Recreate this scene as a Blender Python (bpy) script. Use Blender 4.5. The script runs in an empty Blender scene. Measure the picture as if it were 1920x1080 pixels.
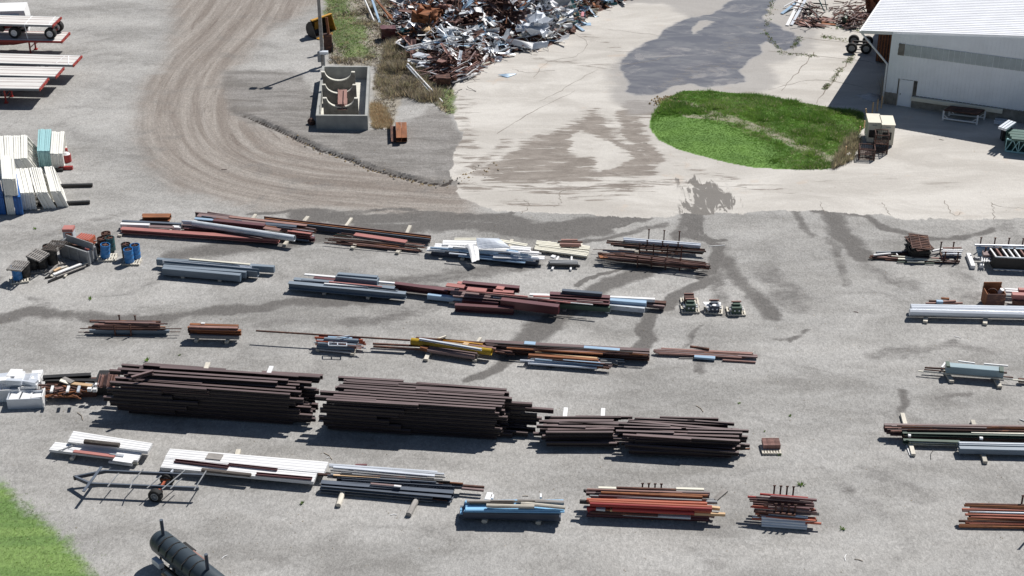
import bpy, bmesh, math, random
import numpy as np
from mathutils import Vector, Matrix, noise as mnoise
R = math.radians
random.seed(7); rng = np.random.default_rng(7)
sc = bpy.context.scene; col = sc.collection
# ---------------------------------------------------------------- camera
F = 2900.0; TH = math.atan(1575/2900.0); H = 46.0
cd = bpy.data.cameras.new('camera'); cam = bpy.data.objects.new('camera', cd); col.objects.link(cam)
cam.location = (0, 0, H); cam.rotation_euler = (math.pi/2-TH, 0, 0)
cd.sensor_width = 36; cd.lens = 36*F/1920; cd.clip_start = 1; cd.clip_end = 2000
sc.camera = cam
ct, st = math.cos(TH), math.sin(TH)
# ---------------------------------------------------------------- sky, sun, exposure
SX, SY = -0.52, -0.62                       # shadow of one metre of height
el = math.atan(1/math.hypot(SX, SY)); 
w = bpy.data.worlds.new('World'); sc.world = w; w.use_nodes = True
nt = w.node_tree; bg = nt.nodes['Background']
sky = nt.nodes.new('ShaderNodeTexSky'); sky.sky_type = 'NISHITA'; sky.sun_disc = False
sky.sun_elevation = el; sky.sun_rotation = math.atan2(-SX, -SY); sky.altitude = 100; sky.air_density = 1.0; sky.dust_density = 0.6
nt.links.new(sky.outputs[0], bg.inputs[0]); bg.inputs[1].default_value = 0.05
sl = bpy.data.lights.new('sun', 'SUN'); so = bpy.data.objects.new('sun', sl); col.objects.link(so)
sl.energy = 5.0; sl.angle = R(0.5); sl.color = (1.0, 0.965, 0.92)
so.rotation_euler = Vector((-SX, -SY, 1)).to_track_quat('Z', 'Y').to_euler(); so.location = (30, 40, 80)
sc.view_settings.view_transform = 'Standard'; sc.view_settings.look = 'None'; sc.view_settings.gamma = 1
sc.view_settings.exposure = 0.12
# ---------------------------------------------------------------- picture point on a level plane -> place in the yard
def G(px, py, z=0.0):
    u, v = (px-960)/F, (540-py)/F
    dx, dy, dz = u, ct+st*v, -st+ct*v
    t = (z-H)/dz
    return Vector((dx*t, dy*t, z))
def proj(p):
    x, y, z = p[0], p[1], p[2]-H
    d = y*ct-z*st; return (960+F*x/d, 540-F*(y*st+z*ct)/d)
def ppm(py): return (py+1035)*ct/H           # picture pixels per metre across
# ---------------------------------------------------------------- materials
MATS = {}
def node(nt, t, **k):
    n = nt.nodes.new(t)
    for a, b in k.items(): setattr(n, a, b)
    return n
def mat(key, c=(.5,.5,.5), rough=.6, metal=0., var=.18, rust=0., rc=(.16,.06,.03), sc_=3., streak=1., bump=.15, spec=.5, dust_toplight=None):
    if key in MATS: return MATS[key]
    m = bpy.data.materials.new(key); m.use_nodes = True; t = m.node_tree; L = t.links
    b = t.nodes['Principled BSDF']
    tc = node(t, 'ShaderNodeTexCoord'); mp = node(t, 'ShaderNodeMapping'); mp.inputs[3].default_value = (1/streak, 1, 1)
    oi = node(t, 'ShaderNodeObjectInfo')
    L.new(tc.outputs['Object'], mp.inputs[0])
    va = node(t, 'ShaderNodeVectorMath', operation='ADD'); L.new(mp.outputs[0], va.inputs[0])
    vm = node(t, 'ShaderNodeVectorMath', operation='SCALE'); vm.inputs[3].default_value = 37.
    cx = node(t, 'ShaderNodeCombineXYZ'); [L.new(oi.outputs['Random'], cx.inputs[i]) for i in range(3)]
    L.new(cx.outputs[0], vm.inputs[0]); L.new(vm.outputs[0], va.inputs[1])
    n1 = node(t, 'ShaderNodeTexNoise'); n1.inputs['Scale'].default_value = sc_; n1.inputs['Detail'].default_value = 6; n1.inputs['Roughness'].default_value = .65
    L.new(va.outputs[0], n1.inputs['Vector'])
    mr = node(t, 'ShaderNodeMapRange'); L.new(n1.outputs[0], mr.inputs[0])
    mr.inputs[1].default_value = .25; mr.inputs[2].default_value = .75; mr.inputs[3].default_value = 1-var*1.6; mr.inputs[4].default_value = 1+var
    m2 = node(t, 'ShaderNodeMath', operation='MULTIPLY_ADD'); L.new(oi.outputs['Random'], m2.inputs[0]); m2.inputs[1].default_value = var*1.4; m2.inputs[2].default_value = 1-var*.7
    m3 = node(t, 'ShaderNodeMath', operation='MULTIPLY'); L.new(mr.outputs[0], m3.inputs[0]); L.new(m2.outputs[0], m3.inputs[1])
    vs = node(t, 'ShaderNodeVectorMath', operation='SCALE'); vs.inputs[0].default_value = c; L.new(m3.outputs[0], vs.inputs[3])
    out = vs.outputs[0]
    if rust > 0:
        n2 = node(t, 'ShaderNodeTexNoise'); n2.inputs['Scale'].default_value = sc_*1.9; n2.inputs['Detail'].default_value = 8; n2.inputs['Roughness'].default_value = .75
        L.new(va.outputs[0], n2.inputs['Vector'])
        r2 = node(t, 'ShaderNodeMapRange'); L.new(n2.outputs[0], r2.inputs[0])
        r2.inputs[1].default_value = .72-rust*.45; r2.inputs[2].default_value = .80-rust*.45
        mx = node(t, 'ShaderNodeMix', data_type='RGBA'); L.new(r2.outputs[0], mx.inputs[0]); L.new(out, mx.inputs[6]); mx.inputs[7].default_value = (*rc, 1)
        out = mx.outputs[2]
    if dust_toplight:  # upward faces paler: settled dust, plus sun glare on tops painted into the colour
        ge = node(t, 'ShaderNodeNewGeometry'); sx_ = node(t, 'ShaderNodeSeparateXYZ'); L.new(ge.outputs['Normal'], sx_.inputs[0])
        r3 = node(t, 'ShaderNodeMapRange'); L.new(sx_.outputs[2], r3.inputs[0]); r3.inputs[1].default_value = .6; r3.inputs[2].default_value = .95; r3.inputs[4].default_value = dust_toplight[3]
        m5 = node(t, 'ShaderNodeMath', operation='MULTIPLY'); L.new(r3.outputs[0], m5.inputs[0]); L.new(m3.outputs[0], m5.inputs[1]); m5.use_clamp = True
        m4 = node(t, 'ShaderNodeMix', data_type='RGBA'); L.new(m5.outputs[0], m4.inputs[0]); L.new(out, m4.inputs[6]); m4.inputs[7].default_value = (*dust_toplight[:3], 1); out = m4.outputs[2]
    L.new(out, b.inputs['Base Color'])
    b.inputs['Roughness'].default_value = rough; b.inputs['Metallic'].default_value = metal; b.inputs['Specular IOR Level'].default_value = spec
    if bump:
        bp = node(t, 'ShaderNodeBump'); bp.inputs['Strength'].default_value = bump; bp.inputs['Distance'].default_value = .02
        L.new(n1.outputs[0], bp.inputs['Height']); L.new(bp.outputs[0], b.inputs['Normal'])
    if key[:5] == 'grass' or key in ('leafdry', 'straw'):      # thin blades let light through
        tr_ = node(t, 'ShaderNodeBsdfTranslucent'); L.new(out, tr_.inputs[0]); ms_ = node(t, 'ShaderNodeMixShader'); ms_.inputs[0].default_value = .5
        L.new(b.outputs[0], ms_.inputs[1]); L.new(tr_.outputs[0], ms_.inputs[2]); L.new(ms_.outputs[0], t.nodes['Material Output'].inputs[0])
    MATS[key] = m; return m
mat('brown', (.055,.028,.027), .45, var=.3, rust=.3, rc=(.11,.055,.04), streak=8, dust_toplight=(.30,.22,.215,.45))
mat('girder', (.019,.011,.012), .5, var=.3, rust=.2, rc=(.055,.027,.022), streak=10, dust_toplight=(.33,.24,.235,.42))
mat('skyblue', (.22,.46,.70), .45, var=.12, rust=.08, rc=(.12,.28,.45), streak=6)
mat('maroon', (.085,.018,.024), .42, var=.2, rust=.12, rc=(.17,.06,.05), streak=6, dust_toplight=(.32,.20,.20,.3))
mat('dustpink', (.42,.17,.15), .6, var=.15, rust=.3, rc=(.30,.12,.10), streak=5)
mat('taupe', (.22,.15,.145), .55, var=.15, rust=.25, rc=(.17,.09,.08), streak=6)
mat('bluegrey', (.13,.18,.235), .45, var=.2, rust=.2, rc=(.09,.11,.14), streak=8, dust_toplight=(.40,.43,.46,.35))
mat('tubeblue', (.24,.33,.37), .5, var=.15, rust=.15, rc=(.12,.17,.2), streak=4)
mat('framewhite', (.84,.83,.77), .5, var=.06, rust=.08, rc=(.5,.47,.38), streak=2)
mat('navy', (.035,.05,.08), .42, var=.25, rust=.1, rc=(.12,.07,.05), streak=6, dust_toplight=(.25,.28,.32,.35))
mat('ltblue', (.33,.47,.62), .45, var=.12, rust=.1, rc=(.20,.28,.38), streak=6)
mat('white', (.80,.80,.80), .5, var=.08, rust=.05, rc=(.45,.40,.36), streak=4)
mat('cream', (.74,.71,.60), .55, var=.12, rust=.12, rc=(.45,.38,.28), streak=3)
mat('rust', (.27,.105,.045), .85, var=.3, rust=.35, rc=(.10,.045,.03), streak=4)
mat('rustdark', (.095,.045,.035), .85, var=.4, rust=.4, rc=(.22,.10,.06), streak=4)
mat('rustpink', (.30,.17,.145), .8, var=.25, rust=.35, rc=(.17,.08,.06), streak=6)
mat('orange', (.48,.12,.06), .5, var=.2, rust=.25, rc=(.25,.07,.05), streak=5)
mat('red', (.36,.035,.03), .45, var=.2, rust=.2, rc=(.22,.06,.05), streak=5)
mat('yellow', (.50,.32,.015), .45, var=.15, rust=.12, rc=(.12,.08,.02), streak=5)
mat('galv', (.55,.58,.62), .4, .45, var=.15, rust=.12, rc=(.35,.30,.26), streak=5)
mat('silver', (.66,.70,.76), .38, .25, var=.12, streak=5)
mat('grey', (.27,.28,.29), .6, var=.2, rust=.15, rc=(.16,.13,.11), streak=4)
mat('black', (.022,.021,.021), .55, var=.4, rust=.2, rc=(.06,.04,.03), streak=3)
mat('tyre', (.018,.018,.018), .8, var=.3)
mat('wood', (.60,.56,.48), .8, var=.22, rust=.2, rc=(.36,.31,.24), streak=5, sc_=5)
mat('greywood', (.33,.31,.29), .85, var=.3, rust=.3, rc=(.17,.15,.13), streak=5, sc_=5)
mat('darkwood', (.10,.085,.075), .9, var=.35, rust=.3, rc=(.22,.19,.16), streak=5, sc_=5)
mat('tanwood', (.62,.42,.24), .75, var=.2, rust=.15, rc=(.42,.25,.13), streak=5, sc_=5)
mat('green', (.045,.085,.06), .5, var=.25, rust=.25, rc=(.10,.08,.05), streak=4)
mat('rackgreen', (.05,.12,.10), .5, var=.2, rust=.1, rc=(.2,.25,.22), streak=4)
mat('teal', (.03,.12,.13), .45, var=.25, rust=.12, rc=(.12,.07,.05), streak=3)
mat('aqua', (.34,.58,.60), .5, var=.08, rust=.06, rc=(.25,.38,.38), streak=4)
mat('blue', (.035,.20,.50), .42, var=.15, rust=.14, rc=(.18,.16,.15), streak=2)
mat('deepblue', (.02,.13,.42), .45, var=.2, rust=.05, rc=(.10,.18,.3), streak=3)
mat('concrete', (.34,.345,.33), .85, var=.18, rust=.25, rc=(.24,.235,.215), streak=1, sc_=1.4)
mat('concretelight', (.62,.60,.53), .85, var=.12, rust=.2, rc=(.45,.43,.37), sc_=2)
mat('stone', (.25,.235,.21), .9, var=.3, rust=.3, rc=(.16,.15,.13), sc_=2)
mat('deckstripe', (.50,.43,.41), .7, var=.15)
mat('deck', (.74,.72,.69), .7, var=.12, rust=.2, rc=(.60,.55,.51), streak=10, sc_=4)
mat('tank', (.045,.062,.078), .42, var=.12, rust=.08, rc=(.12,.15,.16), sc_=1.5)
mat('beige', (.72,.68,.56), .5, var=.06, rust=.04, rc=(.5,.45,.36))
mat('loader', (.50,.26,.035), .5, var=.2, rust=.3, rc=(.14,.08,.05))
mat('shedwhite', (.86,.90,.95), .4, var=.05, sc_=.6, rust=.05, rc=(.66,.68,.72))
mat('roofwhite', (.80,.81,.84), .42, .0, var=.06, sc_=.5, rust=.1, rc=(.62,.63,.66))
mat('translucent', (.47,.53,.55), .5, var=.12, sc_=1.2)
mat('glass', (.02,.025,.03), .1, var=.1)
mat('twig', (.36,.31,.25), .9, var=.35, bump=0)
mat('straw', (.60,.50,.33), .9, var=.35, bump=0)
mat('leafdry', (.38,.38,.22), .85, var=.4, bump=0)
mat('grassA', (.13,.26,.045), .75, var=.25, bump=0, sc_=.5)
mat('grassB', (.12,.23,.05), .8, var=.3, bump=0, sc_=.5)
mat('grassC', (.20,.33,.065), .75, var=.25, bump=0, sc_=.5)
mat('pinkscrap', (.50,.20,.22), .6, var=.2)
# ---------------------------------------------------------------- mesh builder
class MB:
    def __init__(s): s.v=[]; s.f=[]; s.m=[]; s.k=0
    def mi(s, k): s.k=k; return s
    def add(s, vs, fs):
        b=len(s.v); s.v+= [tuple(x) for x in vs]; s.f+=[tuple(i+b for i in f) for f in fs]; s.m+=[s.k]*len(fs); return s
    def box(s, c, d, rz=0, M=None):
        hx,hy,hz = d[0]/2,d[1]/2,d[2]/2
        vs=[Vector((a*hx,b*hy,e*hz)) for a in(-1,1) for b in(-1,1) for e in(-1,1)]
        if M is None and rz: M=Matrix.Rotation(rz,3,'Z')
        if M is not None: vs=[M@v for v in vs]
        c=Vector(c); vs=[v+c for v in vs]
        return s.add(vs,[(0,1,3,2),(4,6,7,5),(0,4,5,1),(2,3,7,6),(0,2,6,4),(1,5,7,3)])
    def bar(s, p, q, a, b, up=(0,0,1)):
        p,q=Vector(p),Vector(q); x=(q-p); L=x.length; x.normalize(); u=Vector(up)
        if abs(x.dot(u))>.98: u=Vector((0,1,0))
        y=u.cross(x).normalized(); z=x.cross(y)
        M=Matrix((x,y,z)).transposed(); return s.box((p+q)/2,(L,a,b),M=M)
    def tube(s, p, q, r, n=10, r2=None, cap=True):
        p,q=Vector(p),Vector(q); x=(q-p).normalized(); u=Vector((0,0,1)) if abs(x.z)<.9 else Vector((1,0,0))
        y=u.cross(x).normalized(); z=x.cross(y); r2=r if r2 is None else r2; vs=[]
        for c,rr in((p,r),(q,r2)):
            for i in range(n):
                a=2*math.pi*i/n; vs.append(c+y*math.cos(a)*rr+z*math.sin(a)*rr)
        fs=[(i,(i+1)%n,n+(i+1)%n,n+i) for i in range(n)]
        if cap: fs+=[tuple(range(n))[::-1],tuple(range(n,2*n))]
        return s.add(vs,fs)
    def ring(s, c, ax, ro, ri, wdt, n=20):          # hollow ring (tyre, drum wall)
        c=Vector(c); x=Vector(ax).normalized(); u=Vector((0,0,1)) if abs(x.z)<.9 else Vector((1,0,0))
        y=u.cross(x).normalized(); z=x.cross(y); vs=[]
        for d,r in((-1,ri),(-1,ro*.94),(-.7,ro),(.7,ro),(1,ro*.94),(1,ri)):
            for i in range(n):
                a=2*math.pi*i/n; vs.append(c+x*d*wdt/2+(y*math.cos(a)+z*math.sin(a))*r)
        return s.add(vs,[(k*n+i,k*n+(i+1)%n,((k+1)%6)*n+(i+1)%n,((k+1)%6)*n+i) for k in range(6) for i in range(n)])
    def ext(s, prof, L, M=None, off=(0,0,0)):        # profile (y,z) along x
        n=len(prof); vs=[Vector((-L/2,a,b)) for a,b in prof]+[Vector((L/2,a,b)) for a,b in prof]
        if M is not None: vs=[M@v for v in vs]
        o=Vector(off); vs=[v+o for v in vs]
        return s.add(vs,[(i,n+i,n+(i+1)%n,(i+1)%n) for i in range(n)]+[tuple(range(n)),tuple(range(2*n-1,n-1,-1))])
    def mesh(s, name, mats, o=Vector((0,0,0)), smooth=False):
        me=bpy.data.meshes.new(name); me.from_pydata([(v[0]-o[0],v[1]-o[1],v[2]-o[2]) for v in s.v],[],s.f)
        mats=[mats] if isinstance(mats,str) else mats
        for k in mats: me.materials.append(MATS[k])
        if len(mats)>1: me.polygons.foreach_set('material_index', s.m)
        if smooth:
            me.polygons.foreach_set('use_smooth',[True]*len(me.polygons))
            try: me.set_sharp_from_angle(angle=R(40))
            except Exception: pass
        me.update(); return me
    def build(s, name, mats, parent=None, smooth=False, **t):
        A=np.array(s.v); o=Vector(((A[:,0].min()+A[:,0].max())/2,(A[:,1].min()+A[:,1].max())/2,A[:,2].min()))
        ob=bpy.data.objects.new(name, s.mesh(name, mats, o, smooth)); col.objects.link(ob)
        if parent:
            ob.parent=parent; q=parent; wp=Vector((0,0,0))
            while q: wp+=q.location; q=q.parent
            ob.location=o-wp
        else: ob.location=o
        return tag(ob, **t)
def tag(o, label=None, cat=None, group=None, kind=None):
    if label: o['label']=label
    if cat: o['category']=cat
    if group: o['group']=group
    if kind: o['kind']=kind
    return o
def thing(name, loc, label, cat, group=None):
    o=bpy.data.objects.new(name,None); o.empty_display_size=.2; col.objects.link(o); o.location=loc
    return tag(o,label,cat,group)
def dup(o, loc=None, rz=None, label=None, group=None, parent=None):
    c=o.copy(); col.objects.link(c)
    if parent is not None: c.parent=parent
    if loc is not None: c.location=loc
    if rz is not None: c.rotation_euler=(0,0,rz)
    if label: c['label']=label
    if group: c['group']=group
    for ch in o.children: dup(ch,parent=c)
    return c
# ---------------------------------------------------------------- the ground: one sheet cut into its surfaces
def W(pts): return np.array([list(G(a,b))[:2] for a,b in pts])
def smooth_line(pts, n=8):
    P=[np.array(p,float) for p in pts]; P=[2*P[0]-P[1]]+P+[2*P[-1]-P[-2]]; out=[]
    for i in range(1,len(P)-2):
        for k in range(n):
            t=k/n; a,b,c,d=P[i-1:i+3]
            out.append(.5*((2*b)+(c-a)*t+(2*a-5*b+4*c-d)*t*t+(3*b-a-3*c+d)*t**3))
    out.append(P[-2]); return np.array(out)
def seg_dist(X, Y, P, closed=False):
    """distance, signed side, arc length to a polyline"""
    best=np.full(X.shape,1e9); side=np.zeros(X.shape); arc=np.zeros(X.shape); s=0.
    Q=np.vstack([P,P[:1]]) if closed else P
    for a,b in zip(Q[:-1],Q[1:]):
        d=b-a; L=math.hypot(*d)
        if L<1e-6: continue
        t=np.clip(((X-a[0])*d[0]+(Y-a[1])*d[1])/(L*L),0,1)
        ex=X-(a[0]+t*d[0]); ey=Y-(a[1]+t*d[1]); q=ex*ex+ey*ey
        k=q<best; best[k]=q[k]; side[k]=np.sign(d[0]*ey-d[1]*ex)[k]; arc[k]=(s+t*L)[k]; s+=L
    return np.sqrt(best),side,arc
def inside(X, Y, P):
    c=np.zeros(X.shape,bool); n=len(P)
    for i in range(n):
        a,b=P[i],P[i-1]
        if abs(a[1]-b[1])<1e-9: continue
        c^=((a[1]>Y)!=(b[1]>Y))&(X<(b[0]-a[0])*(Y-a[1])/(b[1]-a[1])+a[0])
    return c
def sd(X,Y,P):
    d,_,_=seg_dist(X,Y,P,True); return np.where(inside(X,Y,P),d,-d)
def ss(x,a,b):
    t=np.clip((x-a)/(b-a),0,1); return t*t*(3-2*t)
def vnoise(X,Y,s,seed):
    r=np.random.default_rng(seed); T=r.random((256,256)); x=X/s+1000; y=Y/s+1000
    xi=np.floor(x).astype(int); yi=np.floor(y).astype(int); fx=x-xi; fy=y-yi; fx=fx*fx*(3-2*fx); fy=fy*fy*(3-2*fy)
    g=lambda i,j:T[(xi+i)%256,(yi+j)%256]
    return (g(0,0)*(1-fx)+g(1,0)*fx)*(1-fy)+(g(0,1)*(1-fx)+g(1,1)*fx)*fy
def fbm(X,Y,s,seed,o=4):
    t=0;a=.5;z=0
    for i in range(o): t=t+a*vnoise(X,Y,s/2**i,seed+i); z+=a; a*=.55
    return t/z
xs=np.concatenate([[-900,-300,-120,-75],np.arange(-54,54.01,.19),[75,120,300,900]])
ys=[-200,20,40,50]; y=54.
while y<150: ys.append(y); y+=.15+.13*(y-54)/96
ys=np.array(ys+[160,200,400,1500])
X,Y=np.meshgrid(xs,ys); nx,ny=len(xs),len(ys)
wx=X+1.3*(fbm(X,Y,3.,1)-.5)+.5*(fbm(X,Y,.7,21)-.5); wy=Y+1.6*(fbm(X,Y,3.,11)-.5)+.6*(fbm(X,Y,.7,31)-.5)   # ragged edges
P_conc=W([(1040,-140),(1020,10),(960,60),(900,85),(860,110),(845,165),(850,215),(862,250),(850,300),(848,335),(862,368),(930,398),(1060,401),(1180,404),(1290,407),(1420,402),(1500,400),(1560,402),(1640,407),(1760,409),(1920,413),(2300,425),(2500,-300),(1500,-300)])
P_water=W([(1168,145),(1160,120),(1172,100),(1215,78),(1240,62),(1290,35),(1340,18),(1375,0),(1390,-30),(1470,-30),(1452,8),(1432,38),(1470,52),(1502,68),(1500,84),(1470,92),(1440,80),(1420,84),(1432,100),(1408,112),(1385,132),(1395,152),(1360,158),(1322,166),(1290,158),(1262,160),(1240,170),(1205,178),(1180,172),(1172,160)])
P_hole=W([(1302,56),(1320,38),(1343,42),(1322,54),(1306,64)])
P_isl=W([(1217,240),(1222,215),(1240,196),(1256,183),(1280,170),(1340,171),(1440,181),(1540,199),(1618,212),(1622,232),(1606,262),(1592,298),(1568,314),(1540,318),(1450,317),(1390,311),(1330,297),(1270,280),(1235,262)])
P_lawn=W([(-400,860),(0,908),(45,938),(95,985),(140,1025),(185,1075),(215,1150),(-400,1300)])
P_brush=W([(600,-160),(612,0),(612,60),(618,120),(700,126),(700,238),(740,232),(745,190),(770,180),(800,185),(830,210),(850,215),(848,165),(810,150),(770,110),(738,75),(748,30),(760,-160)])
P_green=[(W([(612,-40),(612,60),(640,90),(680,100),(690,60),(660,20),(650,-40)]),1.),(W([(820,160),(848,168),(852,212),(838,214),(815,185)]),1.),(W([(640,80),(700,88),(702,110),(640,110)]),.8)]
P_fan=W([(872,330),(930,300),(985,262),(1060,238),(1090,222),(1120,205),(1138,232),(1160,262),(1200,268),(1230,300),(1236,320),(1190,330),(1120,338),(1050,344),(960,342),(905,338)])
P_fan2=W([(1172,185),(1250,190),(1240,215),(1200,222),(1212,250),(1240,290),(1235,312),(1200,290),(1160,245),(1150,215)])
P_gap=W([(1085,245),(1130,262),(1165,282),(1180,300),(1150,318),(1110,322),(1120,300),(1080,285),(1060,262)])
P_smear=W([(1270,338),(1300,332),(1355,350),(1390,370),(1386,386),(1350,402),(1325,412),(1300,428),(1262,424),(1288,400),(1292,372),(1284,352)])
P_wet=W([(1125,10),(1240,8),(1290,35),(1215,80),(1160,108),(1140,135),(1152,190),(1180,215),(1260,200),(1280,170),(1420,178),(1460,150),(1440,120),(1520,95),(1530,60),(1480,20),(1500,-80),(1100,-80)])
P_slope=W([(430,130),(420,160),(440,215),(500,240),(560,258),(640,290),(720,320),(800,340),(850,348),(870,330),(862,250),(845,215),(800,200),(745,240),(590,245),(590,180),(560,130)])
P_dirt=W([(330,-120),(330,0),(345,60),(325,110),(285,165),(270,215),(275,265),(300,310),(345,345),(430,368),(520,382),(640,392),(760,396),(870,400),(868,352),(800,345),(700,320),(620,292),(550,262),(470,225),(430,180),(425,140),(450,100),(500,50),(600,0),(610,-120)])
L_track=smooth_line(W([(520,-120),(455,0),(410,60),(352,120),(318,180),(312,240),(345,295),(420,335),(540,362),(660,374),(780,384),(880,388),(1000,380)]))
L_gully=smooth_line(W([(415,192),(440,212),(480,226),(545,254),(600,280),(655,298),(710,320),(760,333),(800,342),(835,345),(855,330),(900,312),(950,290)]),5)
MS=[  # dark damp streaks: points, half width (m), strength
 ([(1190,402),(1120,412),(1010,425),(900,408),(760,408),(640,412),(560,402)],1.0,.8),
 ([(1120,425),(1040,440),(960,436),(880,425),(800,428),(720,436),(680,430)],1.1,.75),
 ([(960,402),(880,405),(820,398),(720,390),(640,402),(560,395),(470,398)],.35,.6),
 ([(330,478),(420,468),(520,455),(640,440),(720,432)],1.3,.6),
 ([(250,490),(330,478),(410,470)],.9,.3),
 ([(430,596),(470,580),(520,568),(570,562)],.18,.9),
 ([(0,602),(60,588),(130,592),(250,600),(360,592),(450,582),(560,566),(680,560),(800,545)],.9,.62),
 ([(0,520),(60,560),(90,575)],.5,.3),
 ([(1225,500),(1200,512),(1140,530),(1090,560),(1060,585),(1040,600),(1005,628),(985,650)],.95,.75),
 ([(1010,655),(960,672),(925,690),(885,712)],.45,.75),([(1040,668),(1020,690)],.4,.6),
 ([(1200,500),(1160,502),(1120,512),(1080,530)],.25,.9),
 ([(1300,395),(1315,420),(1300,440),(1275,442)],.6,.6),
 ([(1310,405),(1300,430),(1306,445),(1330,452),(1345,470),(1335,500),(1320,515),(1325,530),(1300,542),(1275,552),(1250,570),(1222,585),(1206,600),(1202,618),(1215,635),(1200,655)],.5,.85),
 ([(1318,420),(1330,445),(1365,455)],.2,.9),
 ([(1290,405),(1280,425),(1265,445)],.6,.6),
 ([(1345,470),(1352,500),(1345,540),(1362,590)],.9,.45),
 ([(1360,490),(1385,520),(1420,560),(1445,590)],.8,.6),
 ([(1440,505),(1452,530),(1470,555),(1482,572)],1.3,.42),
 ([(1545,398),(1560,410),(1572,432),(1590,455),(1618,480)],1.,.65),
 ([(1525,400),(1580,402),(1620,408),(1650,425),(1690,432),(1740,446),(1780,446),(1850,430)],.5,.65),
 ([(1640,422),(1680,430),(1720,440)],.25,.6),([(1490,400),(1500,425),(1520,440)],.4,.5),
 ([(1550,445),(1560,470),(1570,500),(1572,530)],.5,.45),([(1630,500),(1660,520),(1700,535)],1.1,.4),
 ([(1770,490),(1800,520),(1820,560)],1.2,.4),([(1860,400),(1880,430),(1900,450)],1.3,.35),
 ([(1690,738),(1692,770)],.45,.55),([(1640,662),(1700,655),(1760,645),(1790,640),(1850,655)],.8,.4),([(1770,746),(1830,738)],.4,.45),
 ([(1480,640),(1500,625),(1520,618)],.3,.5),([(1310,610),(1295,635),(1285,650)],.3,.5),([(1310,675),(1305,700)],.5,.5),
 ([(1450,640),(1490,632),(1510,622)],.25,.5),([(1100,605),(1080,585)],.6,.3),
 ([(940,550),(880,560),(820,570),(740,590),(640,600)],.9,.45),([(640,600),(560,602),(480,612)],.6,.35),
 ([(1000,490),(940,500),(880,508),(800,520),(720,530),(640,520)],1.2,.5),([(1010,470),(1100,452),(1180,430),(1240,418)],.45,.6),
 ([(1120,420),(1160,418),(1185,412)],.12,1.),([(860,560),(760,575),(700,585)],.8,.35),
 ([(30,455),(110,430),(200,412),(240,400)],.7,.3),([(170,555),(230,545),(290,530)],.4,.3),
 ([(1530,880),(1570,910),(1600,930)],.8,.3),([(1640,880),(1690,910),(1720,935)],.8,.3),([(1660,960),(1690,1000),(1720,1060)],.8,.3),
 ([(1600,940),(1660,960)],.7,.25),([(1380,880),(1450,870),(1520,880)],1.,.2),([(650,930),(700,920),(760,925)],1.,.2),
 ([(1690,175),(1700,150)],.2,.1)]
def mask(P,soft=.35): return ss(sd(wx,wy,P),-soft,soft)
A={}
A['conc']=ss(sd(wx,wy,P_conc),-.5,.7)
A['water']=np.minimum(mask(P_water,.55),1-mask(P_hole,.5))
for q,rr in(([(1600,180),(1625,172),(1660,178),(1640,188)],.1),):
    A['water']=np.maximum(A['water'],mask(W(q),rr))
A['wet']=np.maximum(mask(P_wet,1.2),0)
A['isl']=ss(sd(X+.3*(fbm(X,Y,.8,5)-.5),Y+.3*(fbm(X,Y,.8,6)-.5),P_isl),-.12,.12)
A['scum']=0
for pts,hw in(([(1245,170),(1270,152),(1300,135),(1330,122)],1.3),([(1300,128),(1350,120),(1395,128)],.9),([(1355,98),(1375,86),(1398,74)],1.0),([(1380,50),(1420,52),(1450,58)],.5)):
    d,_,_=seg_dist(wx,wy,smooth_line(W(pts),5)); A['scum']=np.maximum(A['scum'],1-ss(d,hw*.3,hw*2.2))
A['bare']=0
for pts,hw in(([(1250,188),(1300,200),(1335,214),(1400,238),(1470,268),(1560,300)],.7),([(1290,222),(1340,226),(1400,236)],.5),([(1560,300),(1590,280)],.9)):
    d,_,_=seg_dist(wx,wy,smooth_line(W(pts),5)); A['bare']=np.maximum(A['bare'],1-ss(d,hw*.4,hw*1.3))
A['lawn']=ss(sd(wx,wy,P_lawn),-1.2,1.4)
br=mask(P_brush,.7); A['brush']=br
gr=np.zeros(X.shape)
for p,s in P_green: gr=np.maximum(gr,s*mask(p,.9))
A['green']=gr
gap=mask(P_gap,.4)*.9
n_f=fbm((X*.8+Y*.6)*.25,(Y*.8-X*.6)*1.3,1.4,41,5)       # flow-like fingers
mud=np.maximum(mask(P_fan,1.1),mask(P_fan2,.7))*(1-gap)

for pts,hw,stg in [([(862,392),(950,384),(1040,380),(1120,368),(1220,356),(1290,345)],.7,.5),([(860,345),(950,350),(1060,352),(1180,348),(1290,345)],1.,.55),([(1130,225),(1150,250),(1180,290),(1200,320)],.8,.5),([(1240,290),(1300,320),(1400,345),(1500,360)],.7,.35),([(870,190),(862,240),(872,300)],1.4,.5),([(960,262),(930,285),(880,325)],.6,.6),([(1050,30),(1120,75),(1180,100)],.9,.4),([(1000,105),(1100,120),(1170,135)],.6,.42),([(1400,350),(1600,345),(1800,350)],.8,.25)]:
    d,_,_=seg_dist(wx,wy,smooth_line(W(pts),5)); mud=np.maximum(mud,stg*(1-ss(d,hw*.2,hw*1.6)))
A['mud']=np.clip(mud,0,1); A['smear']=mask(P_smear,1.3)
A['slope']=mask(P_slope,1.0)
A['dirt']=ss(sd(wx,wy,P_dirt),-3.2,1.8)
d,s_,a_=seg_dist(X,Y,L_track); A['tu']=d*s_; A['tv']=a_
dark=np.zeros(X.shape)
for pts,hw,stg in MS:
    d,_,_=seg_dist(wx,wy,smooth_line(W(pts),4)); dark=np.maximum(dark,stg*(1-ss(d,hw*.2,hw*1.5)))
A['dark']=dark
dg,sg,ag=seg_dist(X+.35*(fbm(X,Y,.9,55)-.5),Y+.35*(fbm(X,Y,.9,56)-.5),L_gully)
L_=ag.max(); prof=ss(ag,.5,6)*(1-ss(ag,26,31))
A['gul']=(1-ss(dg,.05,.17))*prof
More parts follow.
